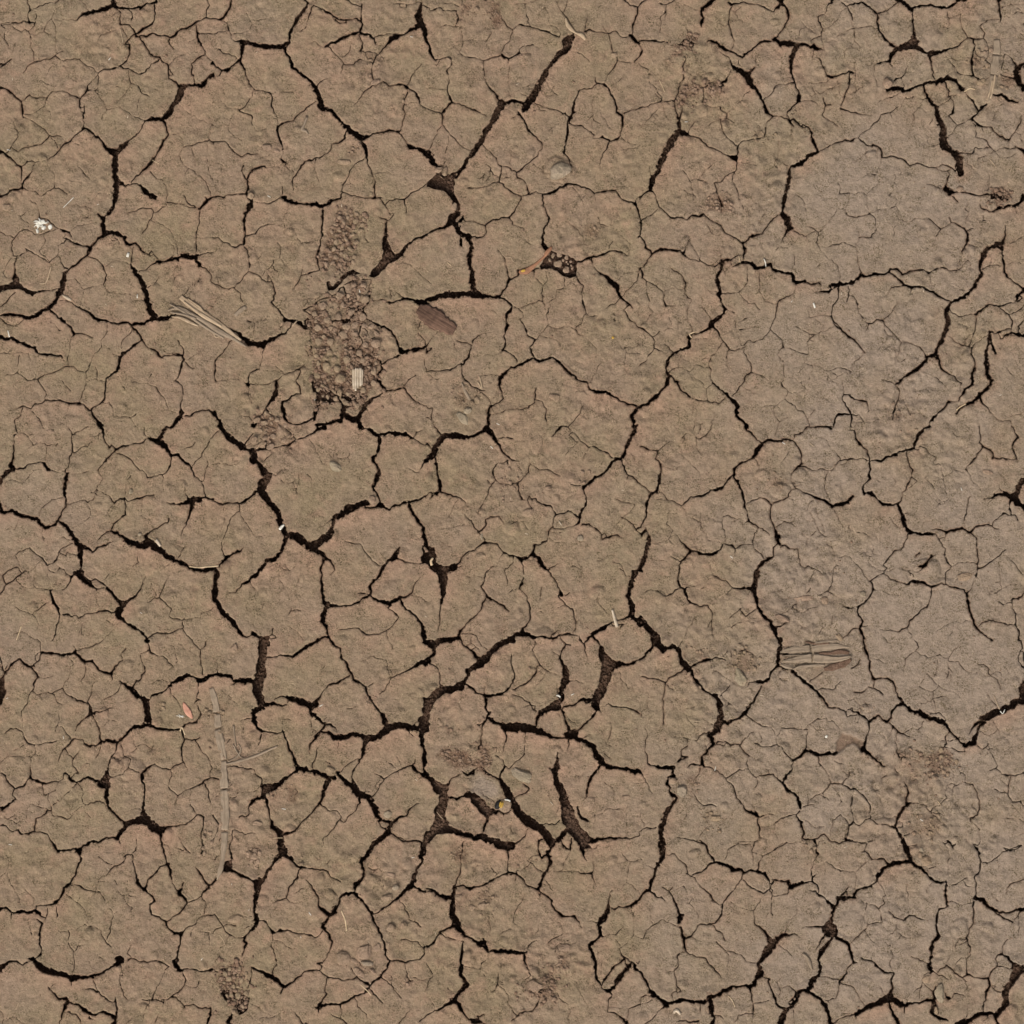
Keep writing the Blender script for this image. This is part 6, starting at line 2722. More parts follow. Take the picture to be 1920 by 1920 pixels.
    for m_, tri in ((sadA, ((7, 0, 1), (3, 4, 5))), (sadB, ((1, 2, 3), (5, 6, 7)))):
        j, i = np.nonzero(m_)
        sl_ = np.stack([vid[j, i], hid[j, i], vid[j, i + 1], vidc[j, i + 1], vid[j + 1, i + 1], hid[j + 1, i], vid[j + 1, i], vidc[j, i]], 1)
        cr = {0: (0, 0), 2: (0, 1), 4: (1, 1), 6: (1, 0)}
        for a_, b_, c_ in tri:
            dj, di = cr[b_]
            cc = comp_v[j + dj, i + di]
            LOOPS.append(sl_[:, [a_, b_, c_]].ravel()); CNT.append(np.full(len(j), 3)); CMP.append(cc)
            wa.append(sl_[:, c_]); wb.append(sl_[:, a_]); wc.append(cc)
    wa, wb, wc = map(np.concatenate, (wa, wb, wc))
    loops = np.concatenate(LOOPS); cnt = np.concatenate(CNT); cmp_ = np.concatenate(CMP)
    return dict(VX=VX, VY=VY, VZ=VZ, VA=VA, GX=GXv, GY=GYv, loops=loops, cnt=cnt, cmp=cmp_, wa=wa, wb=wb, wc=wc, comp_v=comp_v, depth=depth)

def make_mesh(name, R, psel, wsel, mats, taper=1.0):
    """mesh of the chosen polygons and wall pieces"""
    start = R['start']
    cn = R['cnt'][psel]
    idx = np.repeat(start[psel] - np.concatenate([[0], np.cumsum(cn)[:-1]]), cn) + np.arange(cn.sum())
    lp = R['loops'][idx]
    u, inv = np.unique(lp, return_inverse=True)
    wa, wb = R['wa'][wsel], R['wb'][wsel]
    wu, winv = np.unique(np.concatenate([wa, wb]), return_inverse=True)
    ia, ib = winv[:len(wa)], winv[len(wa):]
    nt_, nw = len(u), len(wu)
    gl = np.hypot(R['GX'][wu], R['GY'][wu]) + 1e-6
    ux, uy = R['GX'][wu] / gl, R['GY'][wu] / gl
    wxs, wys = R['VX'][wu], R['VY'][wu]
    sh = (0.15 + 0.9 * vnoise(wxs, wys, 7, 80)) * taper
    co = np.zeros((nt_ + 2 * nw, 3), np.float32)
    co[:nt_] = np.stack([R['VX'][u], R['VY'][u], R['VZ'][u]], 1)
    co[nt_:nt_ + nw] = np.stack([wxs, wys, R['VZ'][wu]], 1)
    co[nt_ + nw:] = np.stack([wxs + ux * sh, wys + uy * sh, np.full(nw, -R['depth'])], 1)
    co[:, 0] = (co[:, 0] - 960) * U; co[:, 1] = (960 - co[:, 1]) * U; co[:, 2] *= U
    # y is flipped, so turn the polygons round: reverse each loop
    off = np.concatenate([[0], np.cumsum(cn)])
    rev = np.repeat(off[:-1] + off[1:] - 1, cn) - np.arange(cn.sum())
    tl = inv[rev]
    wq = np.stack([nt_ + ib, nt_ + ia, nt_ + nw + ia, nt_ + nw + ib], 1)
    wq = wq[:, ::-1].ravel()
    me = bpy.data.meshes.new(name)
    me.vertices.add(len(co)); me.vertices.foreach_set('co', co.ravel())
    allp = np.concatenate([tl, wq]).astype(np.int32)
    me.loops.add(len(allp)); me.loops.foreach_set('vertex_index', allp)
    npoly = len(cn) + len(wa)
    tot = np.concatenate([cn, np.full(len(wa), 4)]).astype(np.int32)
    st = np.concatenate([[0], np.cumsum(tot)[:-1]]).astype(np.int32)
    me.polygons.add(npoly); me.polygons.foreach_set('loop_start', st); me.polygons.foreach_set('loop_total', tot)
    sm = np.zeros(npoly, bool); sm[:len(cn)] = True
    me.polygons.foreach_set('use_smooth', sm)
    at = me.attributes.new('mud', 'FLOAT_COLOR', 'POINT')
    c = np.ones((len(co), 4), np.float32)
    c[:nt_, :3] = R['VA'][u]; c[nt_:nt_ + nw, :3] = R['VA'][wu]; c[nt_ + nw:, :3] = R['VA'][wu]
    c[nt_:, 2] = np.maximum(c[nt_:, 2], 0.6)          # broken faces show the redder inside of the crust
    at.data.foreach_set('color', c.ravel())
    for m in mats: me.materials.append(m)
    me.update(calc_edges=True)
    return me

def tag(o, label=None, cat=None, group=None, kind=None):
    if label: o['label'] = label
    if cat: o['category'] = cat
    if group: o['group'] = group
    if kind: o['kind'] = kind
    return o

# the ground: damp bed under the crust, the plates are its parts
bme = bpy.data.meshes.new('ground')
FB = FC[::2, ::2]; nb_ = FB.shape[0]
co = np.stack([(CX[::2, ::2].ravel() - 960) * U, (960 - CY[::2, ::2].ravel()) * U, FB.ravel() * U], 1).astype(np.float32)
vi = np.arange(nb_ * nb_).reshape(nb_, nb_)
fq = np.stack([vi[:-1, :-1], vi[1:, :-1], vi[1:, 1:], vi[:-1, 1:]], -1).reshape(-1, 4)
bme.from_pydata(co.tolist(), [], fq.tolist())
bme.materials.append(mat_bed)
bme.polygons.foreach_set('use_smooth', np.ones(len(fq), bool))
ground = bpy.data.objects.new('ground', bme)
COL.objects.link(ground)
tag(ground, 'dark damp soil seen at the bottom of the wide cracks', kind='structure')

near = S - 0.9
c_ok = (near[:-1, :-1] > 1) & (near[1:, 1:] > 1) & (near[1:, :-1] > 1) & (near[:-1, 1:] > 1)
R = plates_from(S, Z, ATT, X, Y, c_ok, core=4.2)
R['start'] = np.concatenate([[0], np.cumsum(R['cnt'])[:-1]])
order = np.argsort(R['cmp'], kind='stable'); cs = R['cmp'][order]
labs, first, count = np.unique(cs, return_index=True, return_counts=True)
worder = np.argsort(R['wc'], kind='stable'); ws = R['wc'][worder]
w0 = np.searchsorted(ws, labs, 'left'); w1 = np.searchsorted(ws, labs, 'right')
big = np.argsort(-count)
keep = [k for k in big[:NPLATES] if count[k] > 40]
for k in keep:
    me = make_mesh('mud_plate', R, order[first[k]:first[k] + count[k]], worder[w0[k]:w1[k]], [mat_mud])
    o = bpy.data.objects.new('mud_plate', me); o.parent = ground; COL.objects.link(o)

rest = [k for k in big if k not in set(keep)]
if rest:
    ps = np.concatenate([order[first[k]:first[k] + count[k]] for k in rest]); wsx = np.concatenate([worder[w0[k]:w1[k]] for k in rest])
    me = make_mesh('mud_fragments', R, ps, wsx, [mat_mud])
    o = bpy.data.objects.new('mud_fragments', me); o.parent = ground; COL.objects.link(o); o['kind'] = 'stuff'
print('plates', len(keep), 'rest', len(rest), 'polys', len(R['cnt']), 'walls', len(R['wa']), 'bumps', nb)

# the flat goes on in every direction: coarser plates round the detailed part, then open mudflat
st = 15
per = int(round(1920 / (H * st)))
hs = 1920 / per
bxs = np.arange(per) * hs
ii = np.clip(((bxs + M) / H).round().astype(int), 0, NG)
Sp = S.copy()
Sp = np.minimum(Sp, np.roll(Sp, 2, 0)); Sp = np.minimum(Sp, np.roll(Sp, 2, 1)); Sp = np.minimum(Sp, np.roll(Sp, -2, 0)); Sp = np.minimum(Sp, np.roll(Sp, -2, 1))
tS, tZ, tA = Sp[np.ix_(ii, ii)] - 0.3, Z[np.ix_(ii, ii)], ATT[np.ix_(ii, ii)]
k3 = lambda a: np.tile(a, (3, 3) + (1,) * (a.ndim - 2))
bS, bZ, bA = k3(tS), k3(tZ), k3(tA)
rx = np.arange(3 * per) * hs - 1920
rX, rY = np.meshgrid(rx.astype(np.float32), rx.astype(np.float32))
inn = (rX[:-1, :-1] > -M + 1) & (rX[:-1, 1:] < 1920 + M - 1) & (rY[:-1, :-1] > -M + 1) & (rY[1:, :-1] < 1920 + M - 1)
R2 = plates_from(bS, bZ - 1.5, bA, rX, rY, None, inn, 30.0)
R2['start'] = np.concatenate([[0], np.cumsum(R2['cnt'])[:-1]])
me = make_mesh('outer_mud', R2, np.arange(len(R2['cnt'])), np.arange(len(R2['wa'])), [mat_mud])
o = bpy.data.objects.new('outer_mud', me); COL.objects.link(o)
tag(o, 'cracked mud crust going on beyond the frame', kind='stuff')
def flat(name, r0, r1, z, mat, hole):
    me = bpy.data.meshes.new(name)
    if hole:
        v = [(-r0, -r0, z), (r0, -r0, z), (r0, r0, z), (-r0, r0, z), (-r1, -r1, z), (r1, -r1, z), (r1, r1, z), (-r1, r1, z)]
        f = [(4, 5, 1, 0), (5, 6, 2, 1), (6, 7, 3, 2), (7, 4, 0, 3)]
    else:
        v = [(-r1, -r1, z), (r1, -r1, z), (r1, r1, z), (-r1, r1, z)]; f = [(0, 1, 2, 3)]
    me.from_pydata(v, [], f); me.materials.append(mat)
    o = bpy.data.objects.new(name, me); COL.objects.link(o); return o
tag(flat('soil', 0, 3.2, -0.052, mat_bed, False), 'damp soil under the outer crust', kind='structure')
tag(flat('terrain', 2.87, 300, -0.001, mat_far, True), 'open mudflat around the cracked ground', kind='structure')

# ---------------------------------------------------------------- loose things lying on the crust
def surf(x, y):
    return sample(Z, np.asarray(x, np.float32), np.asarray(y, np.float32), -M, H)
def W(x, y, z):
    return ((x - 960) * U, (960 - y) * U, z * U)
def link(me, name, mat, parent=None, smooth=False):
    me.materials.append(mat)
    if smooth:
        me.polygons.foreach_set('use_smooth', np.ones(len(me.polygons), bool))
    o = bpy.data.objects.new(name, me); COL.objects.link(o)
    if parent: o.parent = parent
    return o

def ico(sub):
    bm = bmesh.new(); bmesh.ops.create_icosphere(bm, subdivisions=sub, radius=1.0)
    v = np.array([p.co[:] for p in bm.verts]); f = np.array([[p.index for p in q.verts] for q in bm.faces]); bm.free()
    return v, f
ICO = {k: ico(k) for k in (1, 2, 3, 4)}

def rock(name, x, y, rx, ry, h, rot=0, mat=None, ang=0.5, sub=3, seed=0, z=None, sink=0.3, tilt=0, label=None, cat='clod', group=None, parent=None):
    """angular clod: a sphere cut by random planes, roughened, flattened; x y rx ry h in photograph pixels"""
    r = np.random.default_rng(seed * 977 + int(x * 3 + y * 7))
    v, f = ICO[sub]; v = v.copy()
    for _ in range(int(5 + 12 * ang)):
        n = r.normal(size=3); n /= np.linalg.norm(n); d = r.uniform(0.62, 0.92) if ang > 0.3 else r.uniform(0.82, 0.97)
        e = np.maximum(v @ n - d, 0); v -= e[:, None] * n
    nz = 0.10 * vnoise(v[:, 0] * 10 + seed * 31 + x, v[:, 1] * 10 + v[:, 2] * 7 + y, 4, 90) + 0.05 * vnoise(v[:, 0] * 30 + v[:, 2] * 23, v[:, 1] * 30 + x, 4, 91)
    v *= (1 + nz)[:, None]
    t = math.radians(tilt); c, s = math.cos(t), math.sin(t)
    v = v * np.array([rx, ry, h])
    v[:, [0, 2]] = np.stack([v[:, 0] * c - v[:, 2] * s, v[:, 0] * s + v[:, 2] * c], 1)
    a = math.radians(rot); c, s = math.cos(a), math.sin(a)
    v[:, [0, 1]] = np.stack([v[:, 0] * c - v[:, 1] * s, v[:, 0] * s + v[:, 1] * c], 1)
    z0 = float(surf(x, y)) if z is None else z
    me = bpy.data.meshes.new(name)
    me.from_pydata((v * U).tolist(), [], f.tolist())
    o = link(me, name, mat or mat_clod, parent, smooth=ang < 0.3)
    o.location = W(x, y, z0 + h * (1 - 2 * sink) if z is None else z0)
    return tag(o, label, cat if label else None, group)

def catmull(P, step=3.0):
    P = np.array(P, float)
    if len(P) < 3:
        n = max(2, int(np.hypot(*(P[-1] - P[0])[:2]) / step) + 1)
        return P[0] + (P[-1] - P[0]) * np.linspace(0, 1, n)[:, None]
    Q = np.vstack([2 * P[0] - P[1], P, 2 * P[-1] - P[-2]]); out = []
    for k in range(1, len(Q) - 2):
        n = max(2, int(np.hypot(*(Q[k + 1] - Q[k])[:2]) / step))
        for t in np.arange(n) / n:
            out.append(0.5 * (2 * Q[k] + (Q[k + 1] - Q[k - 1]) * t + (2 * Q[k - 1] - 5 * Q[k] + 4 * Q[k + 1] - Q[k + 2]) * t * t + (3 * Q[k] - Q[k - 1] - 3 * Q[k + 1] + Q[k + 2]) * t ** 3))
    out.append(P[-1]); return np.array(out)

def blade(name, P, thick=2.0, lift=0.5, mat=None, arch=0.5, ridges=0, parent=None, label=None, cat=None, group=None, seed=0, step=3.0, follow=True, ragged=0.09):
    """a strip or stalk along P = (x, y, width[, extra height]) in photograph pixels, closed below"""
    P = [tuple(p) + (0,) * (4 - len(p)) for p in P]
    C = catmull(P, step); n = len(C)
    r = np.random.default_rng(seed + 5)
    T = np.gradient(C[:, :2], axis=0); T /= np.hypot(T[:, 0], T[:, 1])[:, None] + 1e-6
    Nn = np.stack([-T[:, 1], T[:, 0]], 1)
    K = 9 if ridges else 5
    u = np.linspace(-1, 1, K)
    w = C[:, 2] / 2
    base = surf(C[:, 0], C[:, 1])
    k = min(9, n | 1); ker = np.ones(k) / k
    base = np.convolve(np.pad(base, k // 2, mode='edge'), ker, 'valid')[:n] if n > 3 else base
    rid = r.uniform(-1, 1, K) * ridges
    V = []; rw = 0.0
    for i in range(n):
        rw = 0.6 * rw + r.uniform(-1, 1); ww = w[i] * (1 + ragged * rw)
        for j in range(K):
            zz = base[i] + lift + C[i, 3] + thick * (1 - arch * u[j] ** 2) + rid[j] * (0.7 + 0.3 * math.sin(i * 0.7 + j))
            V.append(W(C[i, 0] + Nn[i, 0] * u[j] * ww, C[i, 1] + Nn[i, 1] * u[j] * ww, zz))
        for j in (K - 1, 0):
            V.append(W(C[i, 0] + Nn[i, 0] * u[j] * ww * 0.8, C[i, 1] + Nn[i, 1] * u[j] * ww * 0.8, base[i] + lift + C[i, 3] - 0.3))
    L = K + 2; F = []
    for i in range(n - 1):
        for j in range(L):
            a, b = i * L + j, i * L + (j + 1) % L
            F.append((a, b, b + L, a + L))
    F.append(tuple(range(L))); F.append(tuple(reversed(range((n - 1) * L, n * L))))
    # the object's own origin and x axis run along the strip so that the grain does too
    x0, y0 = C[0, 0], C[0, 1]; d = C[-1, :2] - C[0, :2]; a = math.atan2(-d[1], d[0])
    org = np.array(W(x0, y0, 0)); V = np.array(V) - org; c, s = math.cos(-a), math.sin(-a)
    V[:, :2] = np.stack([V[:, 0] * c - V[:, 1] * s, V[:, 0] * s + V[:, 1] * c], 1)
    me = bpy.data.meshes.new(name); me.from_pydata(V.tolist(), [], F)
    bm = bmesh.new(); bm.from_mesh(me); bmesh.ops.recalc_face_normals(bm, faces=bm.faces[:]); bm.to_mesh(me); bm.free()
    o = link(me, name, mat or mat_straw, None, smooth=True)
    o.location = org; o.rotation_euler = (0, 0, a)
    if parent:
        o.parent = parent; o.location = Vector(org) - parent.location
    return tag(o, label, cat, group)

def empty(name, x, y, label, cat, group=None):
    o = bpy.data.objects.new(name, None); COL.objects.link(o); o.location = W(x, y, 0); o.empty_display_size = 0.01
    return tag(o, label, cat, group)

def child_rock(parent, name, x, y, *a, **k):
    o = rock(name, x, y, *a, **k); o.parent = parent; o.location = Vector(o.location) - parent.location; return o

def crumbs(name, pts, mat, label, zfun, parent=None, flatten=0.55, seed=1):
    """many tiny grains joined: pts = x, y, r"""
    r = np.random.default_rng(seed)
    v, f = ICO[1]; n = len(pts); pts = np.array(pts)
    A = r.normal(size=(n, 3, 3)) * 0.16 + np.eye(3)
    Q = np.linalg.qr(r.normal(size=(n, 3, 3)))[0]
    vv = np.einsum('nij,vj->nvi', Q @ A, v) * (1 + 0.22 * r.uniform(-1, 1, (n, len(v), 1)))
    vv *= pts[:, 2][:, None, None]; vv[:, :, 2] *= flatten
    z = zfun(pts[:, 0], pts[:, 1]) + pts[:, 2] * 0.35
    vv[:, :, 0] += (pts[:, 0] - 960)[:, None]; vv[:, :, 1] += (960 - pts[:, 1])[:, None]; vv[:, :, 2] += z[:, None]
    ff = (f[None] + (np.arange(n) * len(v))[:, None, None]).reshape(-1, 3)
    me = bpy.data.meshes.new(name)
    co = (vv.reshape(-1, 3) * U).astype(np.float32)
    me.vertices.add(len(co)); me.vertices.foreach_set('co', co.ravel())
    me.loops.add(ff.size); me.loops.foreach_set('vertex_index', ff.ravel().astype(np.int32))
    me.polygons.add(len(ff)); me.polygons.foreach_set('loop_start', np.arange(0, ff.size, 3, dtype=np.int32)); me.polygons.foreach_set('loop_total', np.full(len(ff), 3, np.int32))
    me.update(calc_edges=True)
    o = link(me, name, mat, parent)
    return tag(o, label, kind='stuff')

def inpoly(poly, x, y):
    return float(poly_sd(poly, np.array([[x]], np.float32), np.array([[y]], np.float32))[0, 0]) < 0

# crumb fields
FIELD_TEXT = ['loose crumbs on the broken crust above the rubble hollow left of centre', 'heap of loose reddish mud crumbs filling the broken hollow left of centre',
 'crumbs around the small broken patch below the rubble hollow', 'crumbs in the broken patch at the middle of the top edge',
 'crumbs in the short dark pit near the top edge right of centre', 'crumbs on the scuffed crust below the dark pit near the top',
 'dark crumbs above the grey silt patch below centre', 'fine crumbs on the scuffed patch at the right below the long crack',
 'crumbs in the small pit at the right edge near the top', 'crumbs in the two broken pits at the bottom edge left of centre',
 'crumbs on the pressed mud right of centre at the bottom', 'crumbs beside the dark pit at the bottom edge']
for k, (poly, amt) in enumerate(RUBBLE):
    a = np.array(poly); lo, hi = a.min(0) - 14, a.max(0) + 14
    area = (hi - lo).prod(); pts = []
    nn = int(area * (0.17 if k in (0, 1, 2) else 0.22))
    for _ in range(nn):
        x, y = rng.uniform(lo, hi)
        if rng.random() > float(sample(RUB, np.float32(x), np.float32(y))) ** 1.1 + 0.012: continue
        pts.append((x, y, min(5, 0.6 + rng.exponential(0.7 if k in (3, 6, 7) else 1.05))))
    if pts: crumbs('mud_crumbs', pts, mat_crumb, FIELD_TEXT[k], surf, seed=k)

pts = []
for x_, y_, r_, a_ in WORN:
    for _ in range(int(r_ * r_ * 3.2 * 0.16)):
        a = rng.uniform(0, 6.28); d = r_ * 1.5 * math.sqrt(rng.random()); x, y = x_ + d * math.cos(a), y_ + d * math.sin(a)
        if rng.random() < 1.3 * float(sample(RUB, np.float32(x), np.float32(y))) + .03 and float(sample(S, np.float32(x), np.float32(y), -M, H)) > 1: pts.append((x, y, min(4.2, .7 + rng.exponential(.9))))
crumbs('loose_crumbs', pts, mat_clod, 'small crumbs gathered on the worn spots of the crust', surf, seed=77)

# damp crumbs at the bottom of the wide cracks
pts = []
wide = SEG[np.maximum(SEG[:, 2], SEG[:, 5]) >= 4.5]
for x0, y0, w0, x1, y1, w1 in wide:
    L = math.hypot(x1 - x0, y1 - y0)
    for _ in range(int(L * (w0 + w1) / 2 * 0.085)):
        t = rng.random(); ww = (w0 + t * (w1 - w0)) * CRACK_W
        off = rng.uniform(-.5, .5) * ww
        pts.append((x0 + t * (x1 - x0) - (y1 - y0) / L * off, y0 + t * (y1 - y0) + (x1 - x0) / L * off, rng.uniform(1.1, 2.4) * (1 + 0.5 * (rng.random() < .15))))
for poly in P_PITS:
    a = np.array(poly); lo, hi = a.min(0), a.max(0)
    for _ in range(int((hi - lo).prod() * 0.10)):
        x, y = rng.uniform(lo, hi)
        if inpoly(poly, x, y): pts.append((x, y, min(4, 0.8 + rng.exponential(0.7))))
fz = lambda x, y: sample(FC, np.asarray(x, np.float32), np.asarray(y, np.float32)) + 1
crumbs('crack_crumbs', pts, mat_dcrumb, 'dark damp crumbs fallen to the bottom of the wide cracks', fz, seed=40)
# crumbs jammed at the lips of the wide cracks, a little lower than the surface
pts = []
for x0, y0, w0, x1, y1, w1 in wide:
    L = math.hypot(x1 - x0, y1 - y0)
    for _ in range(rng.poisson(L * 0.07)):
        t = rng.random(); ww = (w0 + t * (w1 - w0)) * CRACK_W
        side = 1 if rng.random() < .5 else -1
        off = side * ww * rng.uniform(0.36, 0.5)
        pts.append((x0 + t * (x1 - x0) - (y1 - y0) / L * off, y0 + t * (y1 - y0) + (x1 - x0) / L * off, rng.uniform(1.0, 2.1)))
crumbs('lip_crumbs', pts, mat_dcrumb, 'soil crumbs clinging to the walls of the wide cracks', lambda x, y: surf(x, y) - 9 + 4 * vnoise(x, y, 5, 99), seed=41)
# grit all over
pts = []
for _ in range(9000):
    x, y = rng.random(2) * 1920
    l = float(sample(LUMPC, np.float32(x), np.float32(y)))
    if rng.random() > 0.35 + 0.6 * l or float(sample(S, np.float32(x), np.float32(y), -M, H)) < 1.5: continue
    pts.append((x, y, min(2.6, 0.45 + rng.exponential(0.38))))
crumbs('grit', pts, mat_crumb, 'fine mud grit scattered over the crust', surf, seed=42)

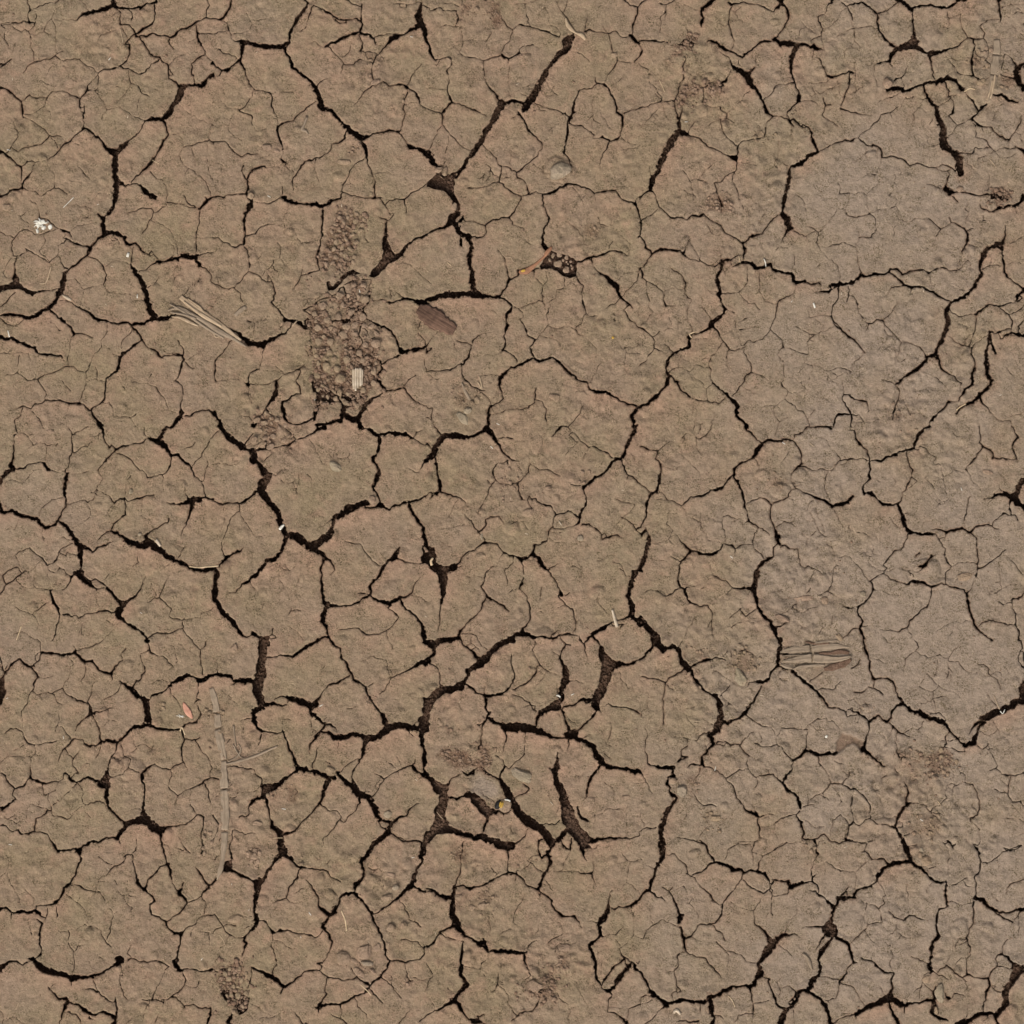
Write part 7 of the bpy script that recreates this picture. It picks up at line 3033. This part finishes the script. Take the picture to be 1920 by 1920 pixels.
# ---- single clods and stones: x, y, rx, ry, h, rot, material, angular, label
C1, C2 = mat_clod, mat_pale
STONES = [
 (1050, 322, 23, 17, 8, 25, C2, .75, 'large pale wedge shaped stone on the crust right of the long diagonal crack'),
 (628, 875, 14, 8.5, 5, -32, C2, .35, 'oblong pale pebble lying alone on the big plate left of centre'),
 (979, 1453, 23, 13, 6, -22, C2, 1.0, 'large flat angular clod with reddish face in the lower middle'),
 (1007, 835, 12, 19, 4, -12, C1, .3, 'oval flat clod with purple streak on lumpy crust at centre'),
 (645, 304, 14, 5.5, 4, -4, C1, .3, 'lens shaped clod pressed into a plate upper left of centre'),
 (704, 154, 9, 5, 3.5, 20, C1, .4, 'small smooth oblong clod above the wide crack near the top'),
 (500, 277, 11, 7, 5, 10, C1, .7, 'flat pinkish clod on the crumbled rim left of the upper middle'),
 (519, 283, 7, 4, 3, -15, C1, .7, 'thin clod flake beside the crumbled rim in the upper left'),
 (1508, 1122, 21, 7, 4, 4, C1, .9, 'long rectangular clod lying flat above the split bark'),
 (1466, 1160, 15, 6.5, 5, -24, C1, .6, 'elongated rounded clod left of the split bark and above the crack'),
 (1546, 1127, 8, 8, 5, 0, C1, .6, 'rounded clod just right of the long rectangular clod'),
 (1574, 1195, 11, 5, 4, -52, C1, .8, 'narrow flake of mud above the right end of the split bark'),
 (1387, 1270, 10, 21, 6, 28, C2, .6, 'bullet shaped clod standing proud between two cracks lower right'),
 (1277, 1484, 11, 13, 7, 10, C2, .5, 'round pale clod at the head of the long crack lower right'),
 (1262, 1464, 8, 6, 5, 0, C1, .6, 'clod wedged in the crack above the round pale clod'),
 (1341, 1534, 11, 7, 3.5, 5, C1, .5, 'low flat clod on the crust lower right of the round pale clod'),
 (1810, 1081, 17, 8, 4, 14, C1, .9, 'wedge shaped orange brown clod near the right edge'),
 (1618, 1114, 6, 6, 3, 0, C2, .25, 'small round pale pebble in the grey silt at right'),
 (1088, 1009, 6, 6, 4, 0, C2, .3, 'whitish pebble alone on the smooth plate right of centre'),
 (990, 962, 13, 8, 4, 12, C1, .9, 'triangular mud chip on the lumpy crust near centre'),
 (1665, 156, 10, 11, 7, 0, C1, .9, 'angular clod at the left end of the torn crack upper right'),
 (1800, 355, 7, 6, 4, 0, C1, .6, 'clod at the right edge above the small crumb pit'),
 (1839, 155, 10, 7, 5, 20, C1, .7, 'low clod beside the wide straw stalk upper right'),
 (683, 1785, 17, 16, 6, 40, C1, .95, 'diamond shaped slab on top of the flake cluster at bottom'),
 (687, 1806, 13, 6, 5, -10, C2, .6, 'rounded bar of mud below the diamond slab'),
 (642, 1796, 15, 13, 5, 0, C1, .6, 'domed pinkish clod left of the diamond slab'),
 (663, 1802, 9, 5, 4, -30, C1, .9, 'dark edged flake between the domed clod and the mud bar'),
 (700, 1822, 9, 4, 4, -50, C1, .9, 'narrow flake standing on edge below the mud bar'),
 (708, 1777, 8, 8, 4, 20, C1, .8, 'broad clod just right of the diamond slab'),
 (672, 1824, 14, 7, 3, -35, C1, .9, 'flat slab sloping away under the mud bar'),
 (733, 1641, 11, 6, 4, -20, C1, .4, 'oblong clod on the plate left of the triangular pit'),
 (742, 1664, 7, 6, 4, 0, C2, .4, 'pale bean shaped pebble beside the crack lower middle'),
 (726, 1683, 12, 6, 4, 15, C1, .5, 'low clod under the pale bean shaped pebble'),
 (733, 1740, 9, 8, 6, 0, C1, .3, 'round ball of mud right of the long steep crack at bottom'),
 (757, 1735, 7, 7, 4, 0, C1, .4, 'small round clod beside the ball of mud'),
 (442, 1723, 15, 8, 5, 18, C1, .5, 'oblong swelling clod left of the wide crack at bottom left'),
 (483, 1545, 10, 6, 3, 0, C1, .7, 'flat clod right of the lying stalk lower left'),
 (476, 1605, 8, 8, 4, 0, C1, .7, 'round clod in the pebbly hollow right of the stalk'),
 (481, 1617, 5, 6, 4, 20, C1, .8, 'clod at the lower rim of the pebbly hollow'),
 (466, 1600, 6, 5, 4, -20, C1, .8, 'clod at the upper rim of the pebbly hollow'),
 (727, 1527, 8, 7, 4, 0, C2, .5, 'pale clod plugging the crack lower middle'),
 (619, 1444, 10, 8, 4, 0, C1, .7, 'pinkish clod bridging the crack left of the lower middle'),
 (1104, 1508, 11, 16, 4, -14, C1, .5, 'crumbly oval clod in the curved hollow lower middle'),
 (1172, 1495, 10, 6, 3, 12, C1, .4, 'smooth oblong clod on the plate right of the oval clod'),
 (1060, 1777, 14, 7, 4, 3, C1, .5, 'oblong pink clod among the lumps at bottom right of centre'),
 (1004, 1849, 17, 13, 5, 0, C1, .6, 'broad round clod at bottom right of centre'),
 (1009, 1832, 5, 4, 4, 0, C1, .7, 'small clod touching the top of the broad round clod'),
 (905, 1698, 9, 8, 5, 0, C1, .4, 'knobbly clod at the dark hollow on the big lower plate'),
 (884, 1702, 8, 6, 3, 20, C1, .5, 'reddish clod left of the dark hollow on the big lower plate'),
 (860, 1682, 8, 7, 4, 0, C1, .5, 'clod beside the crack junction left of the big lower plate'),
 (1762, 1862, 10, 19, 5, 0, C2, .7, 'thumb shaped pale flake at the bottom right corner'),
 (1755, 1895, 4, 9, 8, 0, C1, .8, 'wedge of mud stuck in the crack below the thumb shaped flake'),
 (1738, 1835, 9, 9, 4, 0, C1, .4, 'half buried round clod above the thumb shaped flake'),
 (1737, 1615, 12, 10, 4, 0, C1, .7, 'dark rimmed clod beside the crack lower right'),
 (1725, 1603, 5, 6, 4, 0, C1, .7, 'small cracked clod left of the bark coloured hollow lower right'),
 (1728, 1594, 5, 5, 3, 0, C2, .5, 'small pale clod above the knot of clods lower right'),
 (1852, 886, 10, 5, 3, -20, C1, .5, 'low clod near the right edge below the wide star crack'),
 (846, 172, 0.1, 0.1, .1, 0, C1, .5, ''),
 (823, 318, 9, 6, 8, 40, C1, .8, 'clod hanging in the junction of the long diagonal crack'),
 (834, 322, 7, 9, 8, 0, C1, .8, 'brown clod inside the junction of the long diagonal crack'),
 (852, 388, 7, 8, 9, 0, C1, .8, 'brown clod jammed in the crack below the junction'),
 (841, 117, 8, 10, 5, 0, C1, .7, 'chipped clod at the end of the tapering crack near the top'),
 (894, 17, 6, 6, 5, 0, C1, .7, 'clod at the left rim of the broken patch on the top edge'),
 (470, 367, 7, 8, 9, 0, C1, .6, 'reddish clod bridging the crack upper left'),
 (575, 800 - 30, .1, .1, .1, 0, C1, .5, ''),
 (698, 938, 8, 9, 7, 10, C1, .9, 'pointed clod filling the crack junction left of centre'),
 (508, 972, 4, 3.5, 3, 0, C1, .8, 'tiny clod above the wide crack left of centre'),
 (245, 922, 5, 5, 3.5, 0, C2, .6, 'small pinkish pebble in the left part above the curved cracks'),
 (903, 1006, 3.5, 7, 3, 0, C2, .6, 'small grey sliver lying beside a thin crack near centre'),
 (900, 1042, 11, 5, 4, 8, C1, .5, 'oblong clod above the crack at the centre'),
 (1028, 915, 8, 4, 3, 0, C1, .4, 'small oblong clod below the oval clod at centre'),
 (868, 785, 15, 9, 5, -35, C2, .6, 'pale oblong clod in the lumpy ground left of centre'),
 (877, 770, 8, 6, 5, 20, C2, .5, 'small pale clod touching the pale oblong clod'),
 (1040, 745, 12, 8, 5, -30, C1, .5, 'rounded clod on the plate above centre'),
 (908, 80, .1, .1, .1, 0, C1, .5, ''),
 (1152, 103, 7, 6, 4, 0, C1, .4, 'round clod with a hollow beside a thin crack near the top'),
 (1370, 290, .1, .1, .1, 0, C1, .5, ''),
 (1210, 1004, 8, 5, 6, 60, C1, .9, 'reddish flake wedged in the crack right of centre'),
 (1618, 1384, .1, .1, .1, 0, C1, .5, ''),
 (94, 410 + 0, .1, .1, .1, 0, C1, .5, ''),
 (12, 388, 9, 8, 3, 0, C1, .8, 'low angular flake at the left edge near the top'),
 (93, 809, 10, 5, 3, -20, C1, .8, 'pale wedge shaped flake at the left'),
 (132, 156, 12, 10, 2, 0, C1, .8, 'low flat flake pressed into the crust upper left'),
 (163, 1437, 6, 8, 3, 0, C1, .9, 'small triangular clod on the crust lower left'),
 (440, 1215, 9, 9, 5, 0, C1, .6, 'rounded clod below the wide vertical crack lower left'),
]
for k, (x, y, rx, ry, h, rot, mat, ang, label) in enumerate(STONES):
    if not label: continue
    rock('mud_clod' if mat is C1 else 'pebble', x, y, rx, ry, h * 0.85, rot, mat, ang, 3, k, label=label, cat='clod' if mat is C1 else 'stone')

# rounded clods in the crumb heaps: alike, so they share a label in each heap
def heap(poly, n, lo, hi, label, group, seed, extra=(), zk=0.45):
    hi = hi * 1.25; n = int(n * 1.0)
    r = np.random.default_rng(seed); a = np.array(poly); b0, b1 = a.min(0), a.max(0); placed = []
    protos = []
    for x, y, s in extra: placed.append((x, y, s))
    tries = 0
    while len(placed) < n + len(extra) and tries < 4000:
        tries += 1
        x, y = r.uniform(b0, b1); s = r.uniform(lo, hi)
        if not inpoly(poly, x, y) or any(math.hypot(x - p[0], y - p[1]) < (s + p[2]) * 0.95 for p in placed): continue
        placed.append((x, y, s))
    for i, (x, y, s) in enumerate(placed):
        if i < 4:
            o = rock('mud_clod', x, y, 1, r.uniform(.7, 1), .42, 0, mat_clod, 1.0, 2, seed + i, label=label, cat='clod', group=group)
            protos.append(o)
        else:
            o = protos[i % 4].copy(); COL.objects.link(o)
        o.location = W(x, y, float(surf(x, y)) + s * zk); o.scale = (s, s, s); o.rotation_euler = (0, 0, r.uniform(0, 6.28))
heap(RUBBLE[0][0], 30, 3.0, 6.0, 'small rounded clod in the upper crumb patch left of centre', 'clods of the upper crumb patch', 3, ((645, 417, 5), (649, 449, 6), (640, 476, 5), (628, 420, 5), (622, 435, 5), (636, 432, 5), (683, 412, 6), (652, 408, 4.5)))
heap(RUBBLE[1][0], 60, 3.4, 8, 'rounded clod in the reddish crumb heap left of centre', 'clods of the reddish crumb heap', 4, ((673, 556, 6), (643, 629, 9), (632, 692, 9), (680, 676, 7), (708, 668, 0.1 + 5), (672, 560, 3), (620, 615, 6), (579, 644, 6), (637, 735, 8)))
heap(RUBBLE[2][0], 20, 3, 6.5, 'angular clod in the small crumb patch below the reddish heap', 'clods of the small crumb patch', 5, ((478, 826, 8),))
heap([(1024, 478), (1045, 474), (1075, 488), (1078, 505), (1062, 512), (1045, 504)], 5, 2, 3, 'pebble in the dark pit above centre', 'pebbles in the dark pit above centre', 6, ((1047, 495, 9), (1062, 506, 8), (1037, 480, 5.5), (1049, 478, 6), (1062, 483, 5), (1056, 488, 3.5), (1031, 488, 4)), -0.2)
heap(RUBBLE[9][0], 16, 3, 5.5, 'clod at the rim of the two pits on the bottom edge', 'clods of the bottom edge pits', 8, ((453, 1838, 6), (438, 1850, 5)))
heap([(465, 1590), (490, 1595), (488, 1625), (462, 1625)], 9, 3, 5, 'clod inside the pebbly hollow right of the lying stalk', 'clods of the pebbly hollow', 9)
heap([(1830, 90), (1860, 85), (1855, 130), (1832, 120)], 8, 3, 6, 'clod in the broken corner left of the wide stalk', 'clods left of the wide stalk', 10)
heap([(382, 1540), (402, 1540), (400, 1600), (380, 1600)], 9, 3, 6, 'clod in the broken strip left of the lying stalk', 'clods left of the lying stalk', 11)
heap(RUBBLE[7][0], 24, 2.5, 5, 'clod in the scuffed patch at the right', 'clods of the scuffed patch', 12)
heap([(1690, 395), (1860, 395), (1870, 340), (1860, 330)], 0, 3, 5, 'x', 'x', 13)

# ---- plant litter
t = empty('straw_clump', 385, 605, 'frayed clump of dry straw lying across the crack in the upper left', 'straw')
for k, P in enumerate([
    [(338, 557, 9), (362, 575, 11), (388, 592, 10), (405, 603, 9), (430, 622, 9), (452, 638, 4)],
    [(315, 582, 3), (335, 578, 7), (360, 590, 8), (385, 604, 8), (412, 622, 10), (440, 636, 6)],
    [(322, 594, 2), (338, 596, 5), (360, 606, 5), (372, 611, 3)],
    [(318, 570, 2), (340, 582, 5), (365, 600, 5), (392, 618, 5), (420, 634, 4)],
    [(345, 565, 3), (370, 585, 6), (395, 600, 7), (415, 612, 5)],
    [(320, 586, 2), (345, 590, 4), (368, 598, 4)],
    [(400, 620, 3), (405, 632, 3), (420, 628, 3), (436, 634, 4)],
    [(403, 628, 2), (410, 622, 3), (425, 627, 4), (450, 643, 5), (462, 650, 2)],
    [(352, 560, 2), (372, 574, 4), (380, 582, 3)]]):
    blade('straw_blade', P, 2.2, 1.2 + 0.5 * k % 3, mat_straw if k % 2 == 0 else mat_dstraw, .6, .35, t, seed=k)
t2 = empty('wood_splinters', 671, 711, 'small bundle of pale split wood standing on the crumb heap', 'wood')
for k, (x0, x1, y0, y1, w) in enumerate([(663, 663, 692, 730, 5), (668, 667, 690, 733, 5), (672, 671, 691, 728, 4), (676, 676, 690, 724, 5), (680, 679, 693, 722, 3)]):
    blade('splinter', [(x0, y0, w), ((x0 + x1) / 2, (y0 + y1) / 2, w), (x1, y1, w * .8)], 4, 2 + k % 2, mat_wood, .4, .5, t2, seed=k)
blade('bark_piece', [(784, 578, 16), (797, 586, 32), (818, 600, 36), (838, 612, 30), (853, 620, 14)], 4, .1, mat_bark, .3, 1.6, seed=9, ragged=.17, label='dark weathered piece of bark below the crack left of the upper middle', cat='bark')
t3 = empty('straw_stalk', 1862, 130, 'wide flattened pale stalk lying upright near the top right corner', 'stalk')
for k, P in enumerate([[(1869, 74, 12), (1869, 88, 17), (1868, 102, 16)], [(1868, 104, 16), (1866, 125, 16), (1864, 140, 14)], [(1864, 142, 13), (1860, 160, 11), (1856, 176, 8), (1852, 188, 2)]]):
    blade('sheath', P, 3.2, -.3, mat_dstraw, .45, .8, t3, seed=3 + k, ragged=.12)
blade('straw_blade', [(1861, 150, 3), (1857, 170, 4), (1850, 188, 2)], 2, 2.5, mat_straw, .5, .2, t3, seed=4)
blade('straw_blade', [(1866, 140, 3), (1862, 165, 4), (1857, 185, 2)], 2, 2.8, mat_straw, .5, .2, t3, seed=5)
t4 = empty('reed_stalk', 418, 1480, 'long dusty stalk lying upright at the lower left', 'stalk')
for k, P in enumerate([
    [(408, 1368, 13), (413, 1388, 16), (418, 1410, 12), (420, 1424, 11)],
    [(420, 1427, 10), (420, 1452, 14), (421, 1478, 15)],
    [(421, 1481, 15), (422, 1510, 16), (422, 1538, 15), (421, 1556, 14)],
    [(421, 1560, 14), (420, 1585, 11), (418, 1604, 8), (414, 1628, 9), (407, 1650, 2)],
    [(396, 1290, 7), (402, 1310, 12), (406, 1335, 13)], [(407, 1339, 12), (408, 1352, 13), (409, 1364, 11)]]):
    blade('stem', P, 2.4, -.7, mat_dstraw, .45, .7, t4, seed=6 + k, ragged=.12)
for k, (P, l) in enumerate([
    ([(424, 1433, 4), (455, 1425, 5), (485, 1415, 5), (520, 1399, 4)], 'thin dusty twig reaching right from the lying stalk'),
    ([(428, 1428, 2), (445, 1418, 3), (452, 1405, 3), (447, 1395, 2)], 'curled rootlet at the middle of the lying stalk'),
    ([(437, 1395, 3), (445, 1410, 3), (452, 1420, 2), (460, 1422, 1.5)], 'forked rootlet above the dusty twig'),
    ([(438, 1360, 4), (440, 1380, 3), (443, 1400, 2)], 'short straight rootlet above the forked rootlet')]):
    blade('twig' if k == 0 else 'rootlet', P, 2, .6, mat_dstraw, .6, 0, label=l, cat='twig' if k == 0 else 'root', seed=k)
t5 = empty('split_bark', 1535, 1230, 'layered strips of split bark half buried in mud at the right', 'bark')
for k, (P, th, lf) in enumerate([
    ([(1463, 1223, 3), (1480, 1219, 10), (1500, 1217, 14), (1519, 1216, 13)], 3, -.6),
    ([(1522, 1217, 12), (1545, 1214, 14), (1568, 1212, 9), (1592, 1213, 2)], 2.6, -.3),
    ([(1468, 1240, 3), (1486, 1238, 9), (1505, 1235, 14), (1522, 1234, 17)], 4, -.2),
    ([(1525, 1234, 16), (1548, 1236, 15), (1572, 1236, 11), (1596, 1231, 3)], 3.6, 0),
    ([(1486, 1255, 2), (1500, 1251, 6), (1522, 1248, 5), (1546, 1247, 3)], 3.6, .6),
    ([(1464, 1246, 4), (1476, 1250, 8), (1486, 1253, 4)], 3, 0),
    ([(1466, 1230, 2), (1490, 1229, 3), (1515, 1230, 1)], 1.6, 1.8),
    ([(1528, 1206, 3), (1548, 1203, 5), (1570, 1200, 2)], 2, -.2)]):
    blade('bark_strip', P, th, lf, mat_dstraw, .25, .8, t5, seed=20 + k, ragged=.13)
for k, (P, m) in enumerate([([(1535, 1226, 5), (1555, 1225, 7), (1575, 1222, 10), (1592, 1224, 5)], mat_redsoil), ([(1545, 1255, 7), (1565, 1250, 14), (1585, 1243, 12), (1596, 1236, 5)], mat_redsoil), ([(1510, 1203, 3), (1530, 1207, 5), (1555, 1206, 3)], mat_redsoil)]):
    o = blade('red_dirt', P, 2.6, .2, m, .5, .4, t5, seed=30 + k, ragged=.15)

def leaf(name, P, mat, label, cat='leaf', thick=1.2, **k):
    return blade(name, P, thick, k.pop('lift', 1.5), mat, k.pop('arch', .8), k.pop('ridges', .15), label=label, cat=cat, **k)
leaf('dry_leaf', [(344, 1317, 2), (347, 1325, 9), (352, 1334, 11), (357, 1342, 8), (361, 1347, 2)], mat_leaf, 'small pink dry leaf lying on the crust lower left')
leaf('dry_leaf', [(973, 509, 4), (978, 510, 9), (988, 508, 11), (998, 501, 8), (1010, 491, 5), (1022, 480, 4), (1031, 471, 2)], mat_oleaf, 'orange torn strip of dry leaf left of the dark pit', lift=1.0)
rock('yellow_fleck', 981, 508, 4.5, 2.5, 1.5, 15, mat_yellow, .3, 2, 5, z=float(surf(981, 508)) + 5.0, label='small yellow fleck on the orange leaf strip', cat='fleck')
leaf('dry_husk', [(1022, 480, 4), (1026, 473, 8), (1032, 467, 6), (1034, 462, 2)], mat_oleaf, 'brown curled husk at the top of the dark pit above centre', 'husk')
leaf('dry_husk', [(1061, 34, 3), (1064, 46, 7), (1072, 56, 7), (1080, 62, 4), (1090, 66, 8), (1098, 74, 5)], mat_straw, 'pale pink curled plant husk at the upper end of the diagonal crack', 'husk', thick=2.2, lift=2)
leaf('dry_husk', [(576, 219, 4), (573, 226, 6), (570, 235, 4), (566, 243, 7), (574, 246, 5), (578, 252, 2)], mat_dstraw, 'small forked pale husk lying on a plate upper left', 'husk', thick=2.2)
leaf('dry_husk', [(1505, 1788, 4), (1513, 1795, 6), (1518, 1806, 7), (1522, 1818, 3)], mat_dstraw, 'pale tangled plant scrap near the bottom right', 'husk', thick=3)
leaf('dry_husk', [(1263, 1900, 3), (1268, 1894, 7), (1276, 1902, 4)], mat_wood, 'white curled husk on the bottom edge right of centre', 'husk', thick=3)

def sliver(P, mat, label, cat='straw', thick=1.6, name='straw_fibre'):
    return blade(name, P, thick, .8, mat, .6, 0, label=label, cat=cat)
sliver([(1148, 1143, 5), (1152, 1158, 6), (1157, 1176, 5)], mat_wood, 'short pale yellow straw beside the crack junction right of centre', thick=3)
sliver([(441, 592, 7), (450, 583, 9), (461, 575, 7)], mat_dstraw, 'dusty chip of wood on the plate above the straw clump', thick=2)
sliver([(548, 612, 3), (557, 601, 3)], mat_straw, 'short straw across the crack right of the straw clump')
sliver([(117, 554, 2), (125, 558, 6), (134, 563, 4)], mat_wood, 'pale chip beside the wide crack at the left', 'chip')
sliver([(239, 482, 5), (241, 474, 5)], mat_white, 'faint whitish chip at the upper left above the sunken crack', 'chip')
sliver([(293, 1012, 6), (297, 1018, 7), (301, 1024, 5)], mat_wood, 'yellowish chip beside the wide sloping crack at left', 'chip', 3)
sliver([(524, 993, 5), (529, 987, 6), (533, 984, 3)], mat_white, 'white chip caught in the wide crack left of centre', 'chip', 3)
sliver([(946, 1499, 2), (952, 1500, 4), (957, 1502, 3)], mat_white, 'white chip beside the black and yellow shell', 'chip', 2)
sliver([(1043, 1304, 2), (1047, 1304, 4), (1051, 1307, 3)], mat_white, 'white chip in the brown crack below centre', 'chip', 3)
sliver([(1525, 568, 3), (1528, 577, 4)], mat_white, 'tiny white chip on the grey silt right of the upper middle', 'chip')
sliver([(866, 718, 3), (872, 733, 6), (881, 750, 5)], mat_dstraw, 'slender buried stem on the lumpy crust left of centre', thick=2)
sliver([(899, 705, 2), (902, 718, 3), (904, 728, 2)], mat_straw, 'straight arm of a small straw fork left of centre')
sliver([(895, 715, 2), (899, 722, 3), (903, 730, 2)], mat_straw, 'slanting arm of a small straw fork left of centre')
sliver([(1432, 485, 1.5), (1435, 492, 2.5), (1436, 500, 1.5)], mat_white, 'thin white feather-like fibre across the crack right of centre top')
sliver([(1048, 977, 2), (1053, 985, 2)], mat_wood, 'tiny yellow straw bit near the crack right of centre')
sliver([(810, 1060, 5), (808, 1052, 5), (812, 1046, 4)], mat_root, 'yellow brown root stub inside the wide crack at centre', 'root', 3)
sliver([(1032, 1503, 2), (1037, 1509, 2)], mat_wood, 'thin pale fibre on the plate right of the flat angular clod')
for k, (P, w, l) in enumerate([
    ([(938, 468), (943, 478), (950, 483), (958, 483), (962, 490), (966, 492)], 1.4, 'curly pale root hair on a plate above centre'),
    ([(838, 492), (846, 498)], 1.3, 'short pale root hair left of the curly one'),
    ([(355, 1062), (370, 1064), (385, 1063), (400, 1062), (410, 1061)], 2.2, 'fine arched fibre bridging the crack at left'),
    ([(225, 53), (228, 65), (231, 80)], 1.5, 'straight pale fibre crossing a crack upper left'),
    ([(285, 300), (300, 308)], 1.2, 'fine fibre beside the narrow crack upper left'),
    ([(119, 389), (128, 380), (138, 370)], 1.3, 'fine bent fibre on the crust above the white fluff'),
    ([(96, 500), (92, 515), (86, 530), (75, 532)], 2.0, 'curved pale root in the round plate at left'),
    ([(15, 620), (18, 632)], 2.2, 'short white fibre on the jagged crack at the left edge'),
    ([(1365, 1867), (1373, 1876), (1378, 1888)], 1.4, 'looped pale fibre on the round plate at bottom right'),
    ([(1855, 298), (1862, 306), (1868, 315)], 1.6, 'pale bent fibre near the right edge'),
    ([(1808, 172), (1818, 166), (1828, 168)], 1.8, 'arched pale straw left of the wide stalk'),
    ([(1236, 150), (1241, 160), (1246, 172)], 1.2, 'straight fine fibre on a plate right of the upper middle'),
    ([(411, 1753), (418, 1762), (422, 1771)], 1.4, 'bent pale fibre at the lower left'),
    ([(677, 1847), (688, 1857), (696, 1866)], 2.0, 'pale straw crossing the crack at the bottom'),
    ([(640, 1707), (647, 1725), (650, 1745)], 2.4, 'buried curved rootlet on the plate at bottom'),
    ([(819, 1522), (825, 1530), (831, 1536)], 1.3, 'fine fibre across the triangular pit lower middle'),
    ([(1297, 633), (1293, 627), (1303, 622)], 2.2, 'golden straw bit lying in the brown crack right of centre'),
    ([(1793, 769), (1800, 763), (1811, 757)], 2.4, 'golden straw bit in the crack at right'),
    ([(1864, 1305), (1868, 1316), (1874, 1330)], 1.5, 'fine fibre above the crack at the right edge'),
    ([(1875, 1333), (1880, 1338), (1884, 1330)], 1.8, 'white frayed fibre over the crack at the right edge'),
    ([(1758, 1502), (1764, 1510)], 1.2, 'short fibre in the scuffed right part'),
    ([(1518, 831), (1526, 837)], 1.4, 'pale straw bit on crust at the right'),
    ([(338, 1371), (341, 1364), (347, 1378)], 2.2, 'pale straw bits at the end of a crack lower left'),
    ([(1385, 480), (1388, 492)], 1.2, 'thin fibre crossing the crack near the upper plate'),
    ([(30, 1893), (35, 1880)], 1.2, 'short fibre at the lower left corner'),
    ([(31, 1200), (40, 1174)], 1.6, 'straight buried fibre at the left edge'),
    ([(512, 1571), (530, 1571)], 1.2, 'horizontal hair over the wide crack lower left'),
    ([(1340, 1445), (1342, 1437)], 1.2, 'white sliver on the crack lower right'),
    ]):
    blade('root_hair', [(x, y, w) for x, y in P], 1.0, .6, mat_white if 'white' in l else mat_root if k % 3 else mat_straw, .5, 0, label=l, cat='fibre', step=2)

# white cottony fluff
fl = empty('white_fluff', 77, 419, 'white cottony tuft beside a crack at the upper left', 'fluff')
rf = np.random.default_rng(3)
for k in range(13):
    a = rf.uniform(0, 6.28); d = abs(rf.normal()) * 6
    child_rock(fl, 'tuft', 77 + math.cos(a) * d * 1.3, 419 + math.sin(a) * d * .9, rf.uniform(3, 6), rf.uniform(2.5, 5), rf.uniform(2, 4), rf.uniform(0, 180), mat_white, .6, 2, k + 70)
for k in range(22):
    a = rf.uniform(0, 6.28); d0, d1 = rf.uniform(2, 6), rf.uniform(9, 17)
    blade('strand', [(77 + math.cos(a) * d0, 419 + math.sin(a) * d0 * .8, 1.4, 2), (77 + math.cos(a + .3) * (d0 + d1) / 2, 419 + math.sin(a + .3) * (d0 + d1) / 2 * .8, 1.3, 2.5), (77 + math.cos(a + .1) * d1, 419 + math.sin(a + .1) * d1 * .8, .8, .5)], .9, .5, mat_white, .5, 0, fl, seed=k)
f2 = empty('white_fluff', 339, 1343, 'small white web of fluff left of the pink leaf', 'fluff')
for k in range(9):
    a = rf.uniform(0, 6.28); d1 = rf.uniform(4, 9)
    blade('strand', [(339, 1343, 1.3, 1), (339 + math.cos(a) * d1, 1343 + math.sin(a) * d1 * .5, .9)], .7, .4, mat_white, .5, 0, f2, seed=k)
rock('white_pebble', 1549, 1381, 2.5, 3, 2, 0, mat_white, .4, 2, 1, label='tiny white pebble on the grey crust lower right', cat='stone')
rock('seed', 262, 1002, 4, 3, 2.5, 20, mat_pale, .2, 2, 2, label='grey seed above the wide sloping crack at left', cat='seed')
rock('yellow_grain', 1149, 633, 2.6, 2.6, 2, 0, mat_yellow, .2, 2, 2, label='bright yellow grain alone on the smooth plate right of centre', cat='grain')
# the small round shell in black and yellow
sh = empty('round_shell', 943, 1507, 'small round disc shell with black and yellow side in the crack lower middle', 'shell')
child_rock(sh, 'disc', 947, 1511, 13, 12, 4, 0, mat_clod, .15, 3, 8)
child_rock(sh, 'dark_side', 934, 1509, 6, 9.5, 5, -25, mat_black, .15, 3, 9, z=float(surf(934, 1509)) + 3.5)
child_rock(sh, 'yellow_spot', 940, 1508, 4.2, 6.5, 4, -15, mat_yellow, .15, 3, 10, z=float(surf(940, 1508)) + 5.2)
for k, (x, y) in enumerate(((941, 1504), (939, 1511))):
    child_rock(sh, 'dot', x, y, 1.2, 1.2, 1.2, 0, mat_black, .1, 1, k, z=float(surf(x, y)) + 9.4)

# pale flecks of chaff: alike
prot = []
rc = np.random.default_rng(12)
for k in range(90):
    x, y = rc.random(2) * 1900 + 10
    if float(sample(S, np.float32(x), np.float32(y), -M, H)) < 2: continue
    if len(prot) < 5:
        L = rc.uniform(3, 6); o = blade('chaff', [(x, y, 1.3), (x + L, y + rc.uniform(-2, 2), .9)], .8, .3, mat_white if k % 2 else mat_wood, .4, 0, label='tiny pale fleck of chaff on the crust', cat='chaff', group='flecks of chaff scattered on the crust')
        o.data.transform(__import__('mathutils').Matrix.Translation((0, 0, -float(surf(x, y)) * U)))
        prot.append(o)
    else:
        o = prot[k % 5].copy(); COL.objects.link(o)
    o.location = W(x, y, float(surf(x, y))); o.rotation_euler = (0, 0, rc.uniform(0, 6.28))
    s = rc.uniform(.6, 1.3); o.scale = (s, s, s)
for o in list(COL.objects):
    if o.get('category') and ('0.1' in str(o.get('label'))): bpy.data.objects.remove(o)
